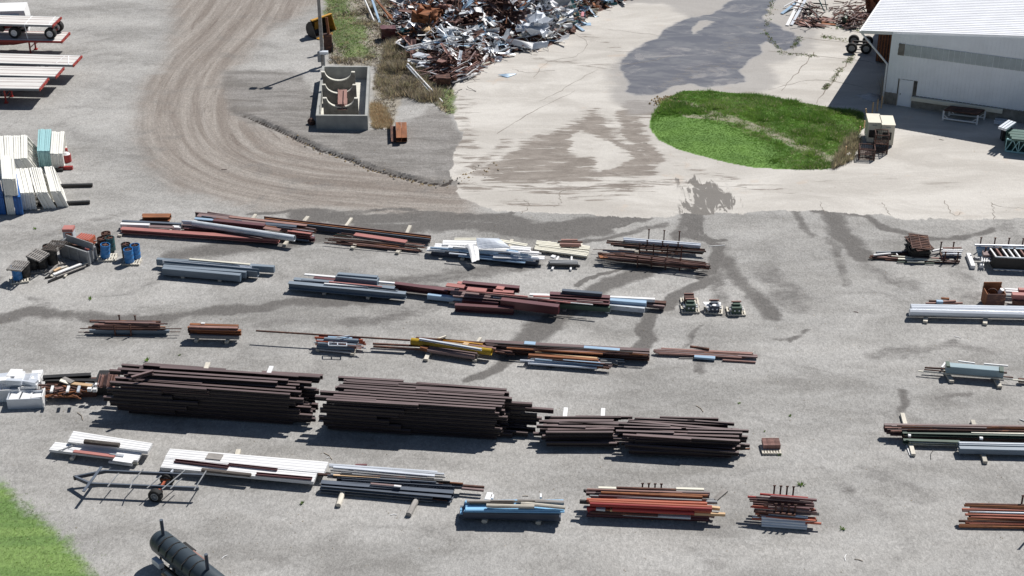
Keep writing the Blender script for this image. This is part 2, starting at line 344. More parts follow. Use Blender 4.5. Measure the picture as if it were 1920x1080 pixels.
# heights: gully lip, brush bank, spoil, ruts
far=(np.abs(X)<56)&(Y>53)&(Y<150)
Z=np.zeros(X.shape)
up_side=np.where(sg>0,1,0)
Z+= -.16*np.exp(-(dg/.28)**2)*prof + up_side*.20*np.exp(-dg/2.)*ss(dg,.0,.3)*prof
Z+= .45*br*ss(fbm(X,Y,3.5,61),.25,.75)*ss(sd(X,Y,P_brush),-.2,2)
Z+= .03*A['dirt']*(fbm(A['tu'],A['tv']*.08,.55,71,3)-.5)*2*far
Z+= .10*A['isl']*ss(sd(X,Y,P_isl),0,1.5)+ .22*A['isl']*fbm(X,Y,2.,77)*ss(sd(X,Y,P_isl),.5,3.)*ss((Y-X*.25),85,100)
Z+= .03*(fbm(X,Y,2.2,81)-.5)*(1-A['conc'])*(1-A['water'])
Z=np.where(A['water']>.3,np.minimum(Z,0),Z)
Z=np.where(far,Z,0)
GZ=(xs,ys,Z)
def gz(x,y):
    i=min(max(np.searchsorted(xs,x)-1,0),nx-2); j=min(max(np.searchsorted(ys,y)-1,0),ny-2)
    fx=(x-xs[i])/(xs[i+1]-xs[i]); fy=(y-ys[j])/(ys[j+1]-ys[j])
    return float((Z[j,i]*(1-fx)+Z[j,i+1]*fx)*(1-fy)+(Z[j+1,i]*(1-fx)+Z[j+1,i+1]*fx)*fy)
# material
gm=bpy.data.materials.new('yard_surface'); gm.use_nodes=True; t=gm.node_tree; L=t.links; pb=t.nodes['Principled BSDF']
def at(n):
    k=node(t,'ShaderNodeAttribute'); k.attribute_name=n; return k.outputs['Fac']
def mth(op,a,b=None,c=None,clamp=False):
    k=node(t,'ShaderNodeMath',operation=op); k.use_clamp=clamp
    for i,v in enumerate((a,b,c)):
        if v is None: continue
        if isinstance(v,(int,float)): k.inputs[i].default_value=v
        else: L.new(v,k.inputs[i])
    return k.outputs[0]
def rng_(x,a,b,c=0.,d=1.):
    k=node(t,'ShaderNodeMapRange'); k.interpolation_type='SMOOTHSTEP'; L.new(x,k.inputs[0])
    for i,v in enumerate((a,b,c,d)): k.inputs[i+1].default_value=v
    return k.outputs[0]
geo=node(t,'ShaderNodeNewGeometry')
def mapn(scale,detail=5,rough=.6,vec=None,sx=1,sy=1,rz=0,dist=0.):
    m=node(t,'ShaderNodeMapping'); m.inputs[2].default_value=(0,0,rz); m.inputs[3].default_value=(sx,sy,1); L.new(vec or geo.outputs['Position'],m.inputs[0])
    k=node(t,'ShaderNodeTexNoise'); L.new(m.outputs[0],k.inputs['Vector']); k.inputs['Scale'].default_value=scale; k.inputs['Detail'].default_value=detail; k.inputs['Roughness'].default_value=rough; k.inputs['Distortion'].default_value=dist
    return k.outputs[0]
def mix(f,a,b):
    k=node(t,'ShaderNodeMix',data_type='RGBA')
    if isinstance(f,(int,float)): k.inputs[0].default_value=f
    else: L.new(f,k.inputs[0])
    for i,v in((6,a),(7,b)):
        if isinstance(v,tuple): k.inputs[i].default_value=(*v,1)
        else: L.new(v,k.inputs[i])
    return k.outputs[2]
def mulc(c,f):
    k=node(t,'ShaderNodeVectorMath',operation='SCALE')
    L.new(c,k.inputs[0]); L.new(f,k.inputs[3]); return k.outputs[0]
fine=mapn(17,3,.8); med=mapn(2.2,6,.7); big=mapn(.16,5,.6,sx=.45,rz=.12); blot=mapn(.55,6,.65,sx=.5,dist=.6)
warp=mth('SUBTRACT',med,.5)
def edge(a,amt=.5,w_=.08,n=None):      # break a soft mask up with noise
    s=mth('MULTIPLY_ADD',mth('SUBTRACT',n or med,.5),amt*2,a); return rng_(s,.5-w_,.5+w_)
uv=node(t,'ShaderNodeCombineXYZ'); L.new(at('tu'),uv.inputs[0]); L.new(at('tv'),uv.inputs[1])
rut=mapn(.95,8,.72,vec=uv.outputs[0],sy=.05,dist=.35); rut2=mapn(.5,3,.6,vec=uv.outputs[0],sy=.06)
gravel=mix(rng_(big,.36,.66),(.225,.218,.206),(.37,.36,.343))
gravel=mix(rng_(blot,.35,.7),gravel,mix(.5,gravel,(.40,.394,.382)))
c=gravel
c=mix(mth('MULTIPLY',edge(at('dirt'),.45,.4,blot),.92),c,mix(rng_(rut,.36,.66),(.185,.155,.132),(.315,.285,.255)))
c=mix(mth('MULTIPLY',mth('MULTIPLY',rng_(mapn(1.6,6,.7,vec=uv.outputs[0],sy=.07,dist=.5),.57,.66),at('dirt')),.6),c,(.135,.108,.092))
c=mix(mth('MULTIPLY',edge(at('slope'),.4,.3,blot),.8),c,mix(rng_(mapn(.7,7,.7,sx=.35,sy=1.5,rz=-.2,dist=.5),.35,.65),(.12,.11,.10),(.235,.222,.21)))
dk=mth('ADD',mth('MULTIPLY_ADD',mth('SUBTRACT',blot,.5),.9,at('dark')),mth('MULTIPLY',mth('SUBTRACT',mapn(1.6,7,.75,sx=.6,dist=1.),.5),.55)); 
c=mix(mth('MULTIPLY',rng_(dk,.17,.62),.9),c,(.108,.101,.095))
c=mix(mth('MULTIPLY',rng_(mapn(.24,7,.68,sx=.6,rz=.35,dist=1.4),.52,.72),.5),c,(.155,.148,.14))
c=mix(mth('MULTIPLY',edge(at('gul'),.5,.2),.95),c,(.03,.023,.02))
# concrete, with mud washed over it
cc=mix(rng_(mapn(.28,6,.65,sx=.35,dist=.7),.35,.68),(.43,.405,.37),(.565,.54,.50))
cc=mix(mth('MULTIPLY',rng_(mapn(.9,5,.7,sx=.25,rz=.15),.52,.72),.4),cc,(.42,.385,.345))
cc=mix(mth('MULTIPLY',rng_(mapn(.35,3,.6,sx=.8),.62,.7),.25),cc,(.52,.38,.27))
flow=mapn(1.25,9,.7,sx=.22,sy=1.7,rz=-.8,dist=.55)
mudc=mix(rng_(mapn(1.3,6,.75,sx=.4,rz=.3),.35,.65),(.15,.125,.105),(.25,.218,.19))
fm=mth('MULTIPLY_ADD',mth('SUBTRACT',flow,.5),3.9,mth('MULTIPLY',at('mud'),.92))
cc=mix(mth('MULTIPLY',mth('MULTIPLY',rng_(fm,.34,.7),rng_(at('mud'),.05,.4)),.88),cc,mudc)
flow2=mapn(1.1,6,.6,sx=1.2,sy=.28,rz=-.25,dist=1.2)
fs_=mth('MULTIPLY_ADD',mth('SUBTRACT',flow2,.5),3.6,mth('MULTIPLY',at('smear'),.9))
cc=mix(mth('MULTIPLY',mth('MULTIPLY',rng_(fs_,.35,.6),rng_(at('smear'),.08,.45)),.85),cc,(.12,.11,.10))
cc=mix(mth('MULTIPLY',edge(at('wet'),.45,.35,flow),.68),cc,(.285,.272,.262))
c=mix(edge(at('conc'),.55,.09,flow2),c,cc)
# ground cover and soil under plants
soil=mix(rng_(med,.3,.7),(.22,.19,.15),(.33,.30,.24))
c=mix(mth('MULTIPLY',edge(at('brush'),.4,.25),.8),c,soil)
gsoil=mix(rng_(blot,.35,.65),(.10,.14,.05),(.16,.20,.08))
c=mix(edge(at('green'),.6,.25),c,gsoil)
c=mix(edge(at('isl'),.0,.3),c,mix(rng_(blot,.35,.65),(.095,.19,.035),(.14,.26,.05)))
c=mix(mth('MULTIPLY',edge(at('bare'),.5,.2),mth('MULTIPLY',at('isl'),.85)),c,soil)
c=mix(mth('MULTIPLY',edge(at('lawn'),.45,.3),.95),c,mix(rng_(mapn(.5,3,.5,sx=.15,sy=1.6,rz=.9),.4,.6),(.11,.20,.045),(.165,.265,.065)))

def cells(sc__,sy):
    m=node(t,'ShaderNodeMapping'); m.inputs[3].default_value=(1,sy,1); L.new(geo.outputs['Position'],m.inputs[0])
    k=node(t,'ShaderNodeTexVoronoi'); k.inputs['Scale'].default_value=sc__; L.new(m.outputs[0],k.inputs['Vector']); s=node(t,'ShaderNodeSeparateColor'); L.new(k.outputs['Color'],s.inputs[0]); return s.outputs[0]
sp=mth('MULTIPLY_ADD',cells(10.5,.5),.24,.88); sp2=mth('MULTIPLY_ADD',cells(21,.6),.3,.85)
spk=mth('MULTIPLY',sp,sp2); spk=mth('ADD',mth('MULTIPLY',mth('SUBTRACT',spk,1.),mth('SUBTRACT',1.,mth('MULTIPLY',at('conc'),.8))),1.)
c=mulc(c,spk)
wm=edge(at('water'),.35,.32,flow)
wc=mix(rng_(mapn(.8,6,.6,sx=.4,dist=1.),.4,.66),(.14,.138,.15),(.20,.197,.20))
scum=rng_(mth('MULTIPLY_ADD',mth('SUBTRACT',mapn(2.6,8,.85,sx=.4,sy=1.8,rz=-.15,dist=.2),.5),3.4,mth('MULTIPLY',at('scum'),.62)),.72,.95)
film=rng_(mapn(.45,7,.62,sx=.6,rz=-.5,dist=.8),.5,.68)
wc=mix(mth('MULTIPLY',film,.75),wc,(.29,.275,.27))
wc=mix(mth('MULTIPLY',scum,.85),wc,(.13,.11,.085))
c=mix(wm,c,wc)
L.new(c,pb.inputs['Base Color'])
ro=mth('SUBTRACT',.93,mth('MULTIPLY',wm,mth('SUBTRACT',.82,mth('MAXIMUM',mth('MULTIPLY',scum,.6),mth('MULTIPLY',film,.25))))); L.new(ro,pb.inputs['Roughness'])
bp=node(t,'ShaderNodeBump'); bp.inputs['Distance'].default_value=.035
L.new(mth('MULTIPLY',mth('SUBTRACT',1.,mth('MULTIPLY',wm,.96)),.55),bp.inputs['Strength'])
L.new(mth('ADD',fine,mth('MULTIPLY',med,1.5)),bp.inputs['Height']); L.new(bp.outputs[0],pb.inputs['Normal'])
MATS['ground']=gm
# cut the sheet
V=np.stack([X,Y,Z],-1).reshape(-1,3)
idx=np.arange(nx*ny).reshape(ny,nx); Q=np.stack([idx[:-1,:-1],idx[:-1,1:],idx[1:,1:],idx[1:,:-1]],-1).reshape(-1,4)
def cell(a): return (.25*(a[:-1,:-1]+a[:-1,1:]+a[1:,1:]+a[1:,:-1])).reshape(-1)
cls=np.zeros(len(Q),int)
cls[cell(A['dirt'])>.5]=1; cls[cell(A['conc'])>.5]=2; cls[cell(A['water'])>.5]=3; cls[cell(A['isl'])>.5]=4; cls[cell(A['lawn'])>.5]=5
for k,(nm,lab) in enumerate([('ground','grey gravel yard'),('dirt_road','curved dirt road with ruts'),('pavement','pale worn concrete pavement'),('water','shallow puddle'),('grass_island_ground','soil of the grass island'),('lawn_ground','soil of the lawn corner')]):
    q=Q[cls==k]
    if not len(q): continue
    u,inv=np.unique(q,return_inverse=True); inv=inv.reshape(q.shape)
    me=bpy.data.meshes.new(nm); me.vertices.add(len(u)); me.vertices.foreach_set('co',V[u].ravel())
    me.loops.add(inv.size); me.loops.foreach_set('vertex_index',inv.ravel().astype(np.int32))
    me.polygons.add(len(q)); me.polygons.foreach_set('loop_start',np.arange(0,inv.size,4,dtype=np.int32)); me.polygons.foreach_set('loop_total',np.full(len(q),4,np.int32))
    me.polygons.foreach_set('use_smooth',np.ones(len(q),bool)); me.update(calc_edges=True)
    for an,av in A.items():
        at_=me.attributes.new(an,'FLOAT','POINT'); at_.data.foreach_set('value',av.reshape(-1)[u].astype(np.float32))
    me.materials.append(gm); ob=bpy.data.objects.new(nm,me); col.objects.link(ob); ob['kind']='structure'
# joints and cracks in the concrete: narrow strips 4 mm above it
mat('crack',(.20,.175,.15),.95,var=.3,bump=0)
ck=MB()
def crack(pts,wd=.07,jit=.12):
    P=smooth_line(W(pts),6); last=None
    for i,p in enumerate(P):
        d=(P[min(i+1,len(P)-1)]-P[max(i-1,0)]); d=d/ (math.hypot(*d)+1e-9); n=np.array([-d[1],d[0]])
        o=p+n*random.uniform(-jit,jit); ww=wd*random.uniform(.3,1.2)
        z=gz(*o)+.006; a=(*(o+n*ww/2),z); b=(*(o-n*ww/2),z)
        if last: ck.add([last[0],last[1],b,a],[(0,1,2,3)])
        last=(a,b)
for pts in [[(1538,378),(1543,390),(1546,402)],[(1655,380),(1662,392),(1668,404)],[(1772,376),(1778,392),(1790,404),(1800,398)],[(1858,380),(1864,395),(1862,412)],[(1860,384),(1890,388),(1920,390)],
 [(1040,388),(1052,378),(1048,366),(1060,355)],[(985,375),(990,390),(975,400)],[(1170,338),(1290,345),(1400,352)],[(870,345),(960,352),(1060,356),(1150,352)],
 [(1440,96),(1600,112),(1640,118)],[(1528,98),(1500,130),(1465,170)],[(1600,105),(1568,145),(1530,194)],[(1500,70),(1590,80),(1620,83)],[(1440,168),(1530,150),(1620,163)],
 [(1260,105),(1200,118),(1150,120),(1090,118),(1040,115),(1000,110)],[(1075,60),(1100,80),(1080,105),(1030,115),(1000,145)],[(960,130),(990,136),(1040,132)],[(1010,190),(1060,165),(1120,130)],[(930,250),(1000,210),(1080,170)],[(1140,55),(1200,62),(1250,68)]]:
    crack(pts,.06 if pts[0][0]<1420 or pts[0][1]>300 else .09)
ck.build('pavement_cracks','crack',kind='structure')
# ---------------------------------------------------------------- bars, sheets, piles
def prof(k,w,h):
    a=w/2
    if k=='I':
        t=min(.035,h*.14); wb=min(.02,w*.1)
        return [(-a,0),(a,0),(a,t),(wb,t),(wb,h-t),(a,h-t),(a,h),(-a,h),(-a,h-t),(-wb,h-t),(-wb,t),(-a,t)]
    if k=='C':
        t=min(.03,h*.12); b=min(.03,w*.15)
        return [(-a,0),(a,0),(a,h),(-a,h),(-a,h-t),(a-b,h-t),(a-b,t),(-a,t)]
    if k=='U':
        t=min(.025,h*.2); b=min(.03,w*.12)
        return [(-a,0),(a,0),(a,h),(a-b,h),(a-b,t),(-a+b,t),(-a+b,h),(-a,h)]
    if k=='L':
        t=max(.012,h*.1); return [(-a,0),(a,0),(a,t),(-a+t,t),(-a+t,h),(-a,h)]
    if k=='S':
        n=max(2,int(w/.24)); p=[]; s=w/n
        for i in range(n):
            y=-a+i*s; p+=[(y,h-.03),(y+s*.15,h),(y+s*.3,h),(y+s*.45,h-.03)]
        p.append((a,h-.03)); return p+[(a,0),(-a,0)]
    if k=='R':                                   # rail: flat foot and head
        return [(-a,0),(a,0),(a,.02),(.012,.04),(.012,h*.7),(a*.6,h*.75),(a*.6,h),(-a*.6,h),(-a*.6,h*.75),(-.012,h*.7),(-.012,.04),(-a,.02)]
    if k=='O':                                   # round log
        return [(a*math.cos(i*math.pi/4+.2),h/2+h/2*math.sin(i*math.pi/4+.2)) for i in range(8)]
    c=min(w,h)*.06
    return [(-a,0),(a,0),(a,h-c),(a-c,h),(-a+c,h),(-a,h-c)]
NB=[0]
def bar3(name,A_,B_,k,w,h,mt,parent=None,**tg):
    """bar whose top runs from A_ to B_"""
    A_,B_=Vector(A_),Vector(B_); d=B_-A_; L_=d.length; m=MB()
    if k=='P':
        n=12 if w>.15 else 8; r=w/2
        m.tube((-L_/2,0,r),(L_/2,0,r),r,n,cap=False)
        m.tube((-L_/2,0,r),(-L_/2+.0,0,r),r,n,cap=False) if 0 else None
        if w>.12:
            b=len(m.v); q=MB(); q.tube((-L_/2,0,r),(L_/2,0,r),r*.86,n,cap=False)
            m.add(q.v,[f[::-1] for f in q.f])
            m.f+=[tuple(x) for e in(0,n) for i in range(n) for x in[((e+i),(e+(i+1)%n),(b+e+(i+1)%n),(b+e+i))]]; m.m+=[0]*(2*n)
        else: m.f+=[tuple(range(n)),tuple(range(n,2*n))]; m.m+=[0,0]
        h=w
    else: m.ext(prof(k,w,h),L_)
    o=bpy.data.objects.new(name,m.mesh(name,mt,smooth=(k in'PO'))); col.objects.link(o)
    o.location=(A_+B_)/2-Vector((0,0,h)); o.rotation_euler=(0,-math.atan2(d.z,math.hypot(d.x,d.y)),math.atan2(d.y,d.x))
    if parent: o.parent=parent; o.location-=parent.location
    o['kind']='thing' if 'cat' in tg else None; NB[0]+=1
    return tag(o,**tg)
def PILE(group, txt):
    nm=lab=cat=None
    for ln in txt.strip().split('\n'):
        ln=ln.split('#')[0].strip()
        if not ln: continue
        if '|' in ln: nm,lab,cat=[s.strip() for s in ln.split('|')]; continue
        q=ln.split(); k,mt=q[0],q[1]; w_,h,z,x0,y0,x1,y1=map(float,q[2:9]); z2=float(q[9]) if len(q)>9 else z
        if k=='P': h=w_
        bar3(nm,G(x0,y0,z),G(x1,y1,z2),k,w_,h,mt,label=lab,cat=cat,group=group)
def sheet(name,cs,mt,ribs=6,th=.03,parent=None,bend=0.,**tg):
    P=[Vector(G(x,y,z)) for x,y,z in cs]; m=MB(); n=max(6,ribs*4); k=5; top=[]
    for i in range(n+1):
        u=i/n
        for j in range(k+1):
            v=j/k; p=(P[0]*(1-u)+P[1]*u)*(1-v)+(P[3]*(1-u)+P[2]*u)*v
            p=p+Vector((0,0,(.022 if ribs and i%4 in(1,2) else 0)+bend*math.sin(math.pi*v)*math.sin(math.pi*u)))
            top.append(p)
    vs=top+[p-Vector((0,0,th)) for p in top]; N=len(top); fs=[]
    q=lambda i,j:i*(k+1)+j
    for i in range(n):
        for j in range(k):
            fs.append((q(i,j),q(i+1,j),q(i+1,j+1),q(i,j+1))); fs.append((N+q(i,j),N+q(i,j+1),N+q(i+1,j+1),N+q(i+1,j)))
    for i in range(n): fs+= [(q(i,0),N+q(i,0),N+q(i+1,0),q(i+1,0)),(q(i,k),q(i+1,k),N+q(i+1,k),N+q(i,k))]
    for j in range(k): fs+= [(q(0,j),q(0,j+1),N+q(0,j+1),N+q(0,j)),(q(n,j),N+q(n,j),N+q(n,j+1),q(n,j+1))]
    m.add(vs,fs); return m.build(name,mt,parent,**tg)
def STACK(name,label,cat,group,mats,k,w,h,A_,B_,zt,ncol,nlay,jit=.4,gap=.02,seed=1,skew=0.,grow=0.,ang=.0,keep=None,vgap=.0,cstep=None):
    """layers of bars; A_-B_ is the rear edge of the top layer in the picture"""
    r=random.Random(seed); a=G(*A_,zt); b=G(*B_,zt); ax=(b-a).normalized(); n=Vector((ax.y,-ax.x,0)); L_=(b-a).length; out=[]
    for l in range(nlay):
        z=zt-l*(h+vgap)
        if z-h<-.01: break
        nc=ncol+int(round(grow*l))
        for c in range(nc):
            if keep and not keep(l,c,nc): continue
            o=n*((cstep or (w+gap))*c+skew*l+w/2)
            jl=jit*(.5+.07*l); p=a+o-ax*r.uniform(-jl*.3,jl); q=b+o+ax*r.uniform(-jl*.3,jl)
            s=r.uniform(-ang,ang); p=p+n*s; q=q-n*s
            p.z=q.z=z
            out.append(bar3(name,p,q,k,w,h,r.choice(mats),label=label,cat=cat,group=group))
    return out
# ---------------------------------------------------------------- rows of steel, top row
mat('mottled',(.52,.56,.60),.5,var=.2,rust=.3,rc=(.22,.21,.20),streak=3)
PILE('short rust channels behind the far-left beam pile','''
steel_channel|short orange-rust channel lying behind the far-left pile|channel
C rust .3 .3 .36 266.5 402 320 402
C rust .3 .3 .36 267 405.5 318 405.5
''')
PILE('mixed beams of the far-left pile','''
steel_beam|long dusty red beam along the front of the far-left pile|steel beam
I dustpink .42 .26 .42 227 427.5 523 447.5
steel_beam|white painted beam at the left end of the far-left pile|steel beam
B white .3 .22 .44 226 418.5 280 420.5
steel_plate|brown plate lying on the white beam of the far-left pile|steel plate
B taupe .32 .06 .5 280 423.5 325 425.5
steel_beam|dark edged beam at the rear left of the far-left pile|steel beam
I navy .22 .3 .46 229 413.5 340 419
steel_beam|white block of beam beside the brown plate in the far-left pile|steel beam
B white .3 .2 .44 323 424 339 425
steel_pipe|short silver pipe near the middle of the far-left pile|steel pipe
P silver .2 .2 .8 341 412.5 361 414
P silver .14 .14 .6 343 417 361 418
steel_pipe|long mottled white pipe lying across the far-left pile|steel pipe
P mottled .42 .42 .86 361 413.5 552 441.5
steel_beam|black beam on the rear edge of the far-left pile|steel beam
R brown .2 .3 .7 366 397.5 575 421
R brown .16 .3 .66 389 397 592 429
steel_plate|grey-brown plate behind the mottled white pipe|steel plate
B taupe .6 .06 .68 370 403.5 500 416
steel_plate|pale blue plate at the rear of the far-left pile|steel plate
B ltblue .4 .06 .68 366 408 402 411
steel_beam|maroon beam leaning on the mottled white pipe|steel beam
I maroon .34 .36 .84 400 411.5 497 421.5
steel_beam|navy box beam at the right of the far-left pile|steel beam
B navy .34 .34 .72 497 418.5 556 424
steel_plate|orange-brown plate along the rear of the far-left pile|steel plate
B rustpink .28 .05 .74 430 405.5 575 422
B rustpink .34 .05 .8 495 426 525 431
steel_channel|red channel at the right end of the far-left pile|channel
C dustpink .3 .2 .66 540 431.5 584 437
steel_pipe|thin brown pipe in the right end of the far-left pile|steel pipe
P rustdark .1 .1 .62 520 424 594 431
P rustdark .1 .1 .6 530 428 591 434
P silver .14 .14 .45 565 438 589 442
P navy .14 .14 .3 545 446 579 450
steel_beam|thin dark beam slanting across the dusty red beam|steel beam
I brown .08 .08 .52 394 428 492 447
steel_beam|low brown beam under the mottled white pipe|steel beam
I brown .3 .26 .4 341 421 560 440
I brown .3 .26 .4 370 410 570 430
I maroon .3 .26 .4 345 426 590 445
I maroon .3 .26 .4 370 405 560 420
timber_block|weathered timber under the far-left pile|timber
B wood .22 .14 .15 224 441 240 420
B wood .2 .14 .15 313 440 325 425
B wood .24 .14 .15 533 458 577 405
B wood .2 .14 .15 462 425 479 401
''')
PILE('long rails running right from the far-left pile','''
steel_rail|long rust-edged rail reaching right of the far-left pile|steel rail
R brown .12 .28 .44 495 405.5 808 441.5
R rust .12 .28 .44 497 409 807 445
R navy .12 .28 .44 512 413.5 806 448
timber_block|weathered timber under the long rust-edged rails|timber
B wood .2 .15 .16 638 438 659 408
B wood .22 .15 .16 755 452 769 422
''')
PILE('thin brown pipes and planks left of the white sheets','''
steel_pipe|thin brown pipe in the low heap left of the white sheets|steel pipe
P rustdark .07 0 .3 609 446.5 800 464
P rustdark .07 0 .3 625 441 795 460
P rustdark .08 0 .36 632 437.5 790 457
P rustdark .08 0 .42 640 436 760 452
P green .06 0 .34 628 439 770 456
P rustdark .07 0 .25 608 453.5 790 470
P rustdark .07 0 .3 640 450 795 463
P rustdark .07 0 .38 700 450 790 459
greenboard|thin dark rod in the low heap left of the white sheets|rod
P greywood .05 0 .4 650 441 790 461
steel_plate|dusty pink plate topping the low heap of thin pipes|steel plate
B dustpink .42 .06 .48 665 438.5 762 452.5
timber_block|weathered timber under the heap of thin brown pipes|timber
B wood .24 .15 .17 660 464 674 447
B wood .24 .15 .17 744 473 766 446
'''.replace('greenboard','steel_rod'))
g='white sheet metal pile in the far row'
PILE(g,'''
metal_sheet|long bluish-white sheet low in the white sheet pile|metal sheet
S white .5 .06 .35 801 466 960 480
S white .5 .06 .35 815 462 1000 474
S ltblue .5 .06 .42 812 465 960 477
S white .5 .06 .42 830 460 995 471
S silver .4 .06 .5 845 463 990 475
S white .5 .06 .5 925 479 1021 482.5
S ltblue .4 .06 .42 900 477 1000 485
S ltblue .3 .06 .33 860 478 985 491
S white .5 .06 .56 967 471 1010 474
S white .5 .06 .62 956 463 995 466
S navy .5 .2 .26 830 468 1000 484
S navy .5 .2 .26 810 470 1010 490
S navy .4 .2 .26 860 463 990 472
metal_sheet|short white sheet at the left of the white sheet pile|metal sheet
S white .7 .05 .64 830 454 893 455
S white .6 .05 .56 815 459 880 462
S white .5 .05 .5 803 465 830 466
B white .35 .12 .62 840 462 876 465
metal_sheet|cream sheet behind the white sheet pile|metal sheet
S cream .4 .06 .5 852 447.5 900 447.5
S cream .4 .06 .5 936 450 988 459
metal_trim|thin blue-green trim on the white sheet pile|metal trim
B aqua .15 .06 .62 882 470 915 472
B ltblue .15 .06 .7 950 468 975 472
B silver .1 .06 .6 842 474 875 477
timber_block|weathered timber under the white sheet pile|timber
B wood .22 .15 .17 866 485 880 466
B wood .2 .15 .17 953 470 960 448
''')
sheet('metal_sheet',[(893,446,1.0),(935,446.5,1.15),(957,464,1.0),(895,466,.78)],'silver',0,bend=.15,label='large bent bluish sheet lying on top of the white sheet pile',cat='metal sheet',group=g)
sheet('metal_sheet',[(875,457,1.0),(897,462,.95),(899,487,.45),(885,492,.5)],'white',2,bend=.08,label='white sheet hanging off the front of the white sheet pile',cat='metal sheet',group=g)
PILE('cream channels right of the white sheet pile','''
steel_channel|cream channel in the low rows right of the white sheets|channel
B cream .15 .1 .32 1006 451.5 1106 462
B cream .15 .1 .32 1005 454 1106 464.5
B cream .15 .1 .32 1005 456.5 1105 467
B cream .15 .1 .26 1003 461 1104 474
B cream .15 .1 .26 1002 463.5 1103 476.5
B cream .15 .1 .26 1002 466 1101 479
B cream .15 .1 .3 1010 459.5 1104 471.5
timber_block|weathered timber under the cream channels|timber
B wood .2 .14 .15 1020 471 1030 452
B wood .2 .14 .15 1080 477 1090 456
steel_bracket|small brown frame piece lying on the cream channels|bracket
B rustpink .18 .08 .44 1052 449 1083 449
B rustdark .12 .08 .42 1046 452 1092 453
B rustpink .18 .08 .4 1050 456 1089 457
B rustdark .1 .08 .38 1052 461.5 1086 462.5
B rustdark .12 .08 .38 1050 459 1090 460
''')
PILE('small grey tube bundle under the cream channels','''
steel_tube|short dark grey tube in the small bundle on white blocks|steel tube
B grey .12 .12 .28 1030 487 1083 488.5
B grey .12 .12 .28 1029 489.5 1084 491
B grey .12 .12 .28 1031 492 1083 493.5
B black .12 .12 .28 1030 494.5 1085 496
B grey .12 .12 .16 1028 493 1088 496
timber_block|white painted block under the small grey tube bundle|timber
B white .12 .12 .14 1035 504 1047 480
B white .12 .12 .14 1070 505 1072 480
B white .3 .12 .3 1034 479 1041 481
''')
def cradle(px,py,dpt,ht,yaw,label,group,mt='rustdark',n=2,gapx=1.0,th=.07):
    """steel cradle rack: cross bars with two uprights each, joined by runners"""
    c=G(px,py); T=thing('steel_rack',c,label,'steel rack',group); ax=Vector((math.cos(yaw),math.sin(yaw),0)); nn=Vector((-ax.y,ax.x,0))
    for i in range(n):
        o=c+ax*((i-(n-1)/2)*gapx); m=MB()
        m.bar(o-nn*dpt/2+Vector((0,0,.06)),o+nn*dpt/2+Vector((0,0,.06)),th,th); m.build('cross_bar',mt,T)
        for s in(-1,1):
            m=MB(); m.bar(o+nn*s*dpt/2,o+nn*s*dpt/2+Vector((0,0,ht)),th,th,up=(0,1,0)); m.box(o+nn*s*dpt/2+Vector((0,0,ht)),(.14,.05,.05)); m.build('upright',mt,T)
    for s in(-1,1):
        m=MB()
        for hh in(.3,.6) if n==4 and ht<.9 else (.05,): m.bar(c-ax*gapx*(n-1)/2+nn*s*dpt/2+Vector((0,0,ht*hh)),c+ax*gapx*(n-1)/2+nn*s*dpt/2+Vector((0,0,ht*hh)),.04,.04)
        m.build('rail',mt,T)
    return T
YAW=-.15
cradle(1243,464,1.6,.85,YAW,'rusty cradle rack holding the silver pipes by the concrete edge','cradle racks in the far row',n=3,gapx=1.0)
cradle(1236,493,1.8,.85,YAW,'rusty cradle rack holding the long brown rods','cradle racks in the far row',n=4,gapx=.9)
PILE('silver and dark pipes in the rear cradle rack','''
steel_pipe|silver pipe along the back of the rear cradle rack|steel pipe
P silver .16 0 .72 1169 445 1314 456
P silver .16 0 .72 1169 448 1314 459
P silver .14 0 .6 1172 451 1313 462
P white .14 0 .62 1200 449 1312 457
steel_pipe|dark pipe at the front of the rear cradle rack|steel pipe
P rustdark .12 0 .55 1138 450 1290 461
P rustdark .12 0 .5 1137 453.5 1322 466.5
P rustdark .12 0 .45 1145 457 1324 470
P black .12 0 .4 1150 459 1320 472
P rustdark .12 0 .3 1170 462 1318 474
timber_block|weathered timber block before the rear cradle rack|timber
B wood .24 .2 .22 1193 472 1198 461
B wood .2 .2 .22 1261 474 1264 466
''')
r=random.Random(3); gg='long brown rods in the front cradle rack'
for i in range(46):
    y=470+r.random()*12; x0=1118+r.random()*60; x1=1290+r.random()*48; z=.3+.45*r.random()*(1-abs(y-476)/9); s=(x1-x0)*.105+r.uniform(-3,3)
    bar3('steel_rod',G(x0,y+4*(1-z),z),G(x1,y+s+4*(1-z),max(.15,z+r.uniform(-.15,.1))),'P',.07,.07,r.choice(['rustdark','rustpink','brown','rustdark']),label='thin brown rod in the long sagging heap of the front cradle rack',cat='steel rod',group=gg)
bar3('steel_rod',G(1112,467,.3),G(1300,474,.3),'P',.04,.04,'rustdark',label='single long thin rod lying behind the brown rod heap',cat='steel rod')
bar3('steel_plate',G(1123,480,.55),G(1138,480,.5),'B',.5,.05,'rust',label='orange rusty plate at the left end of the brown rods',cat='steel plate')
bar3('steel_pipe',G(1330,461,.05),G(1359,459,.05),'P',.06,.05,'white',label='short white pipe lying alone right of the cradle racks',cat='steel pipe')
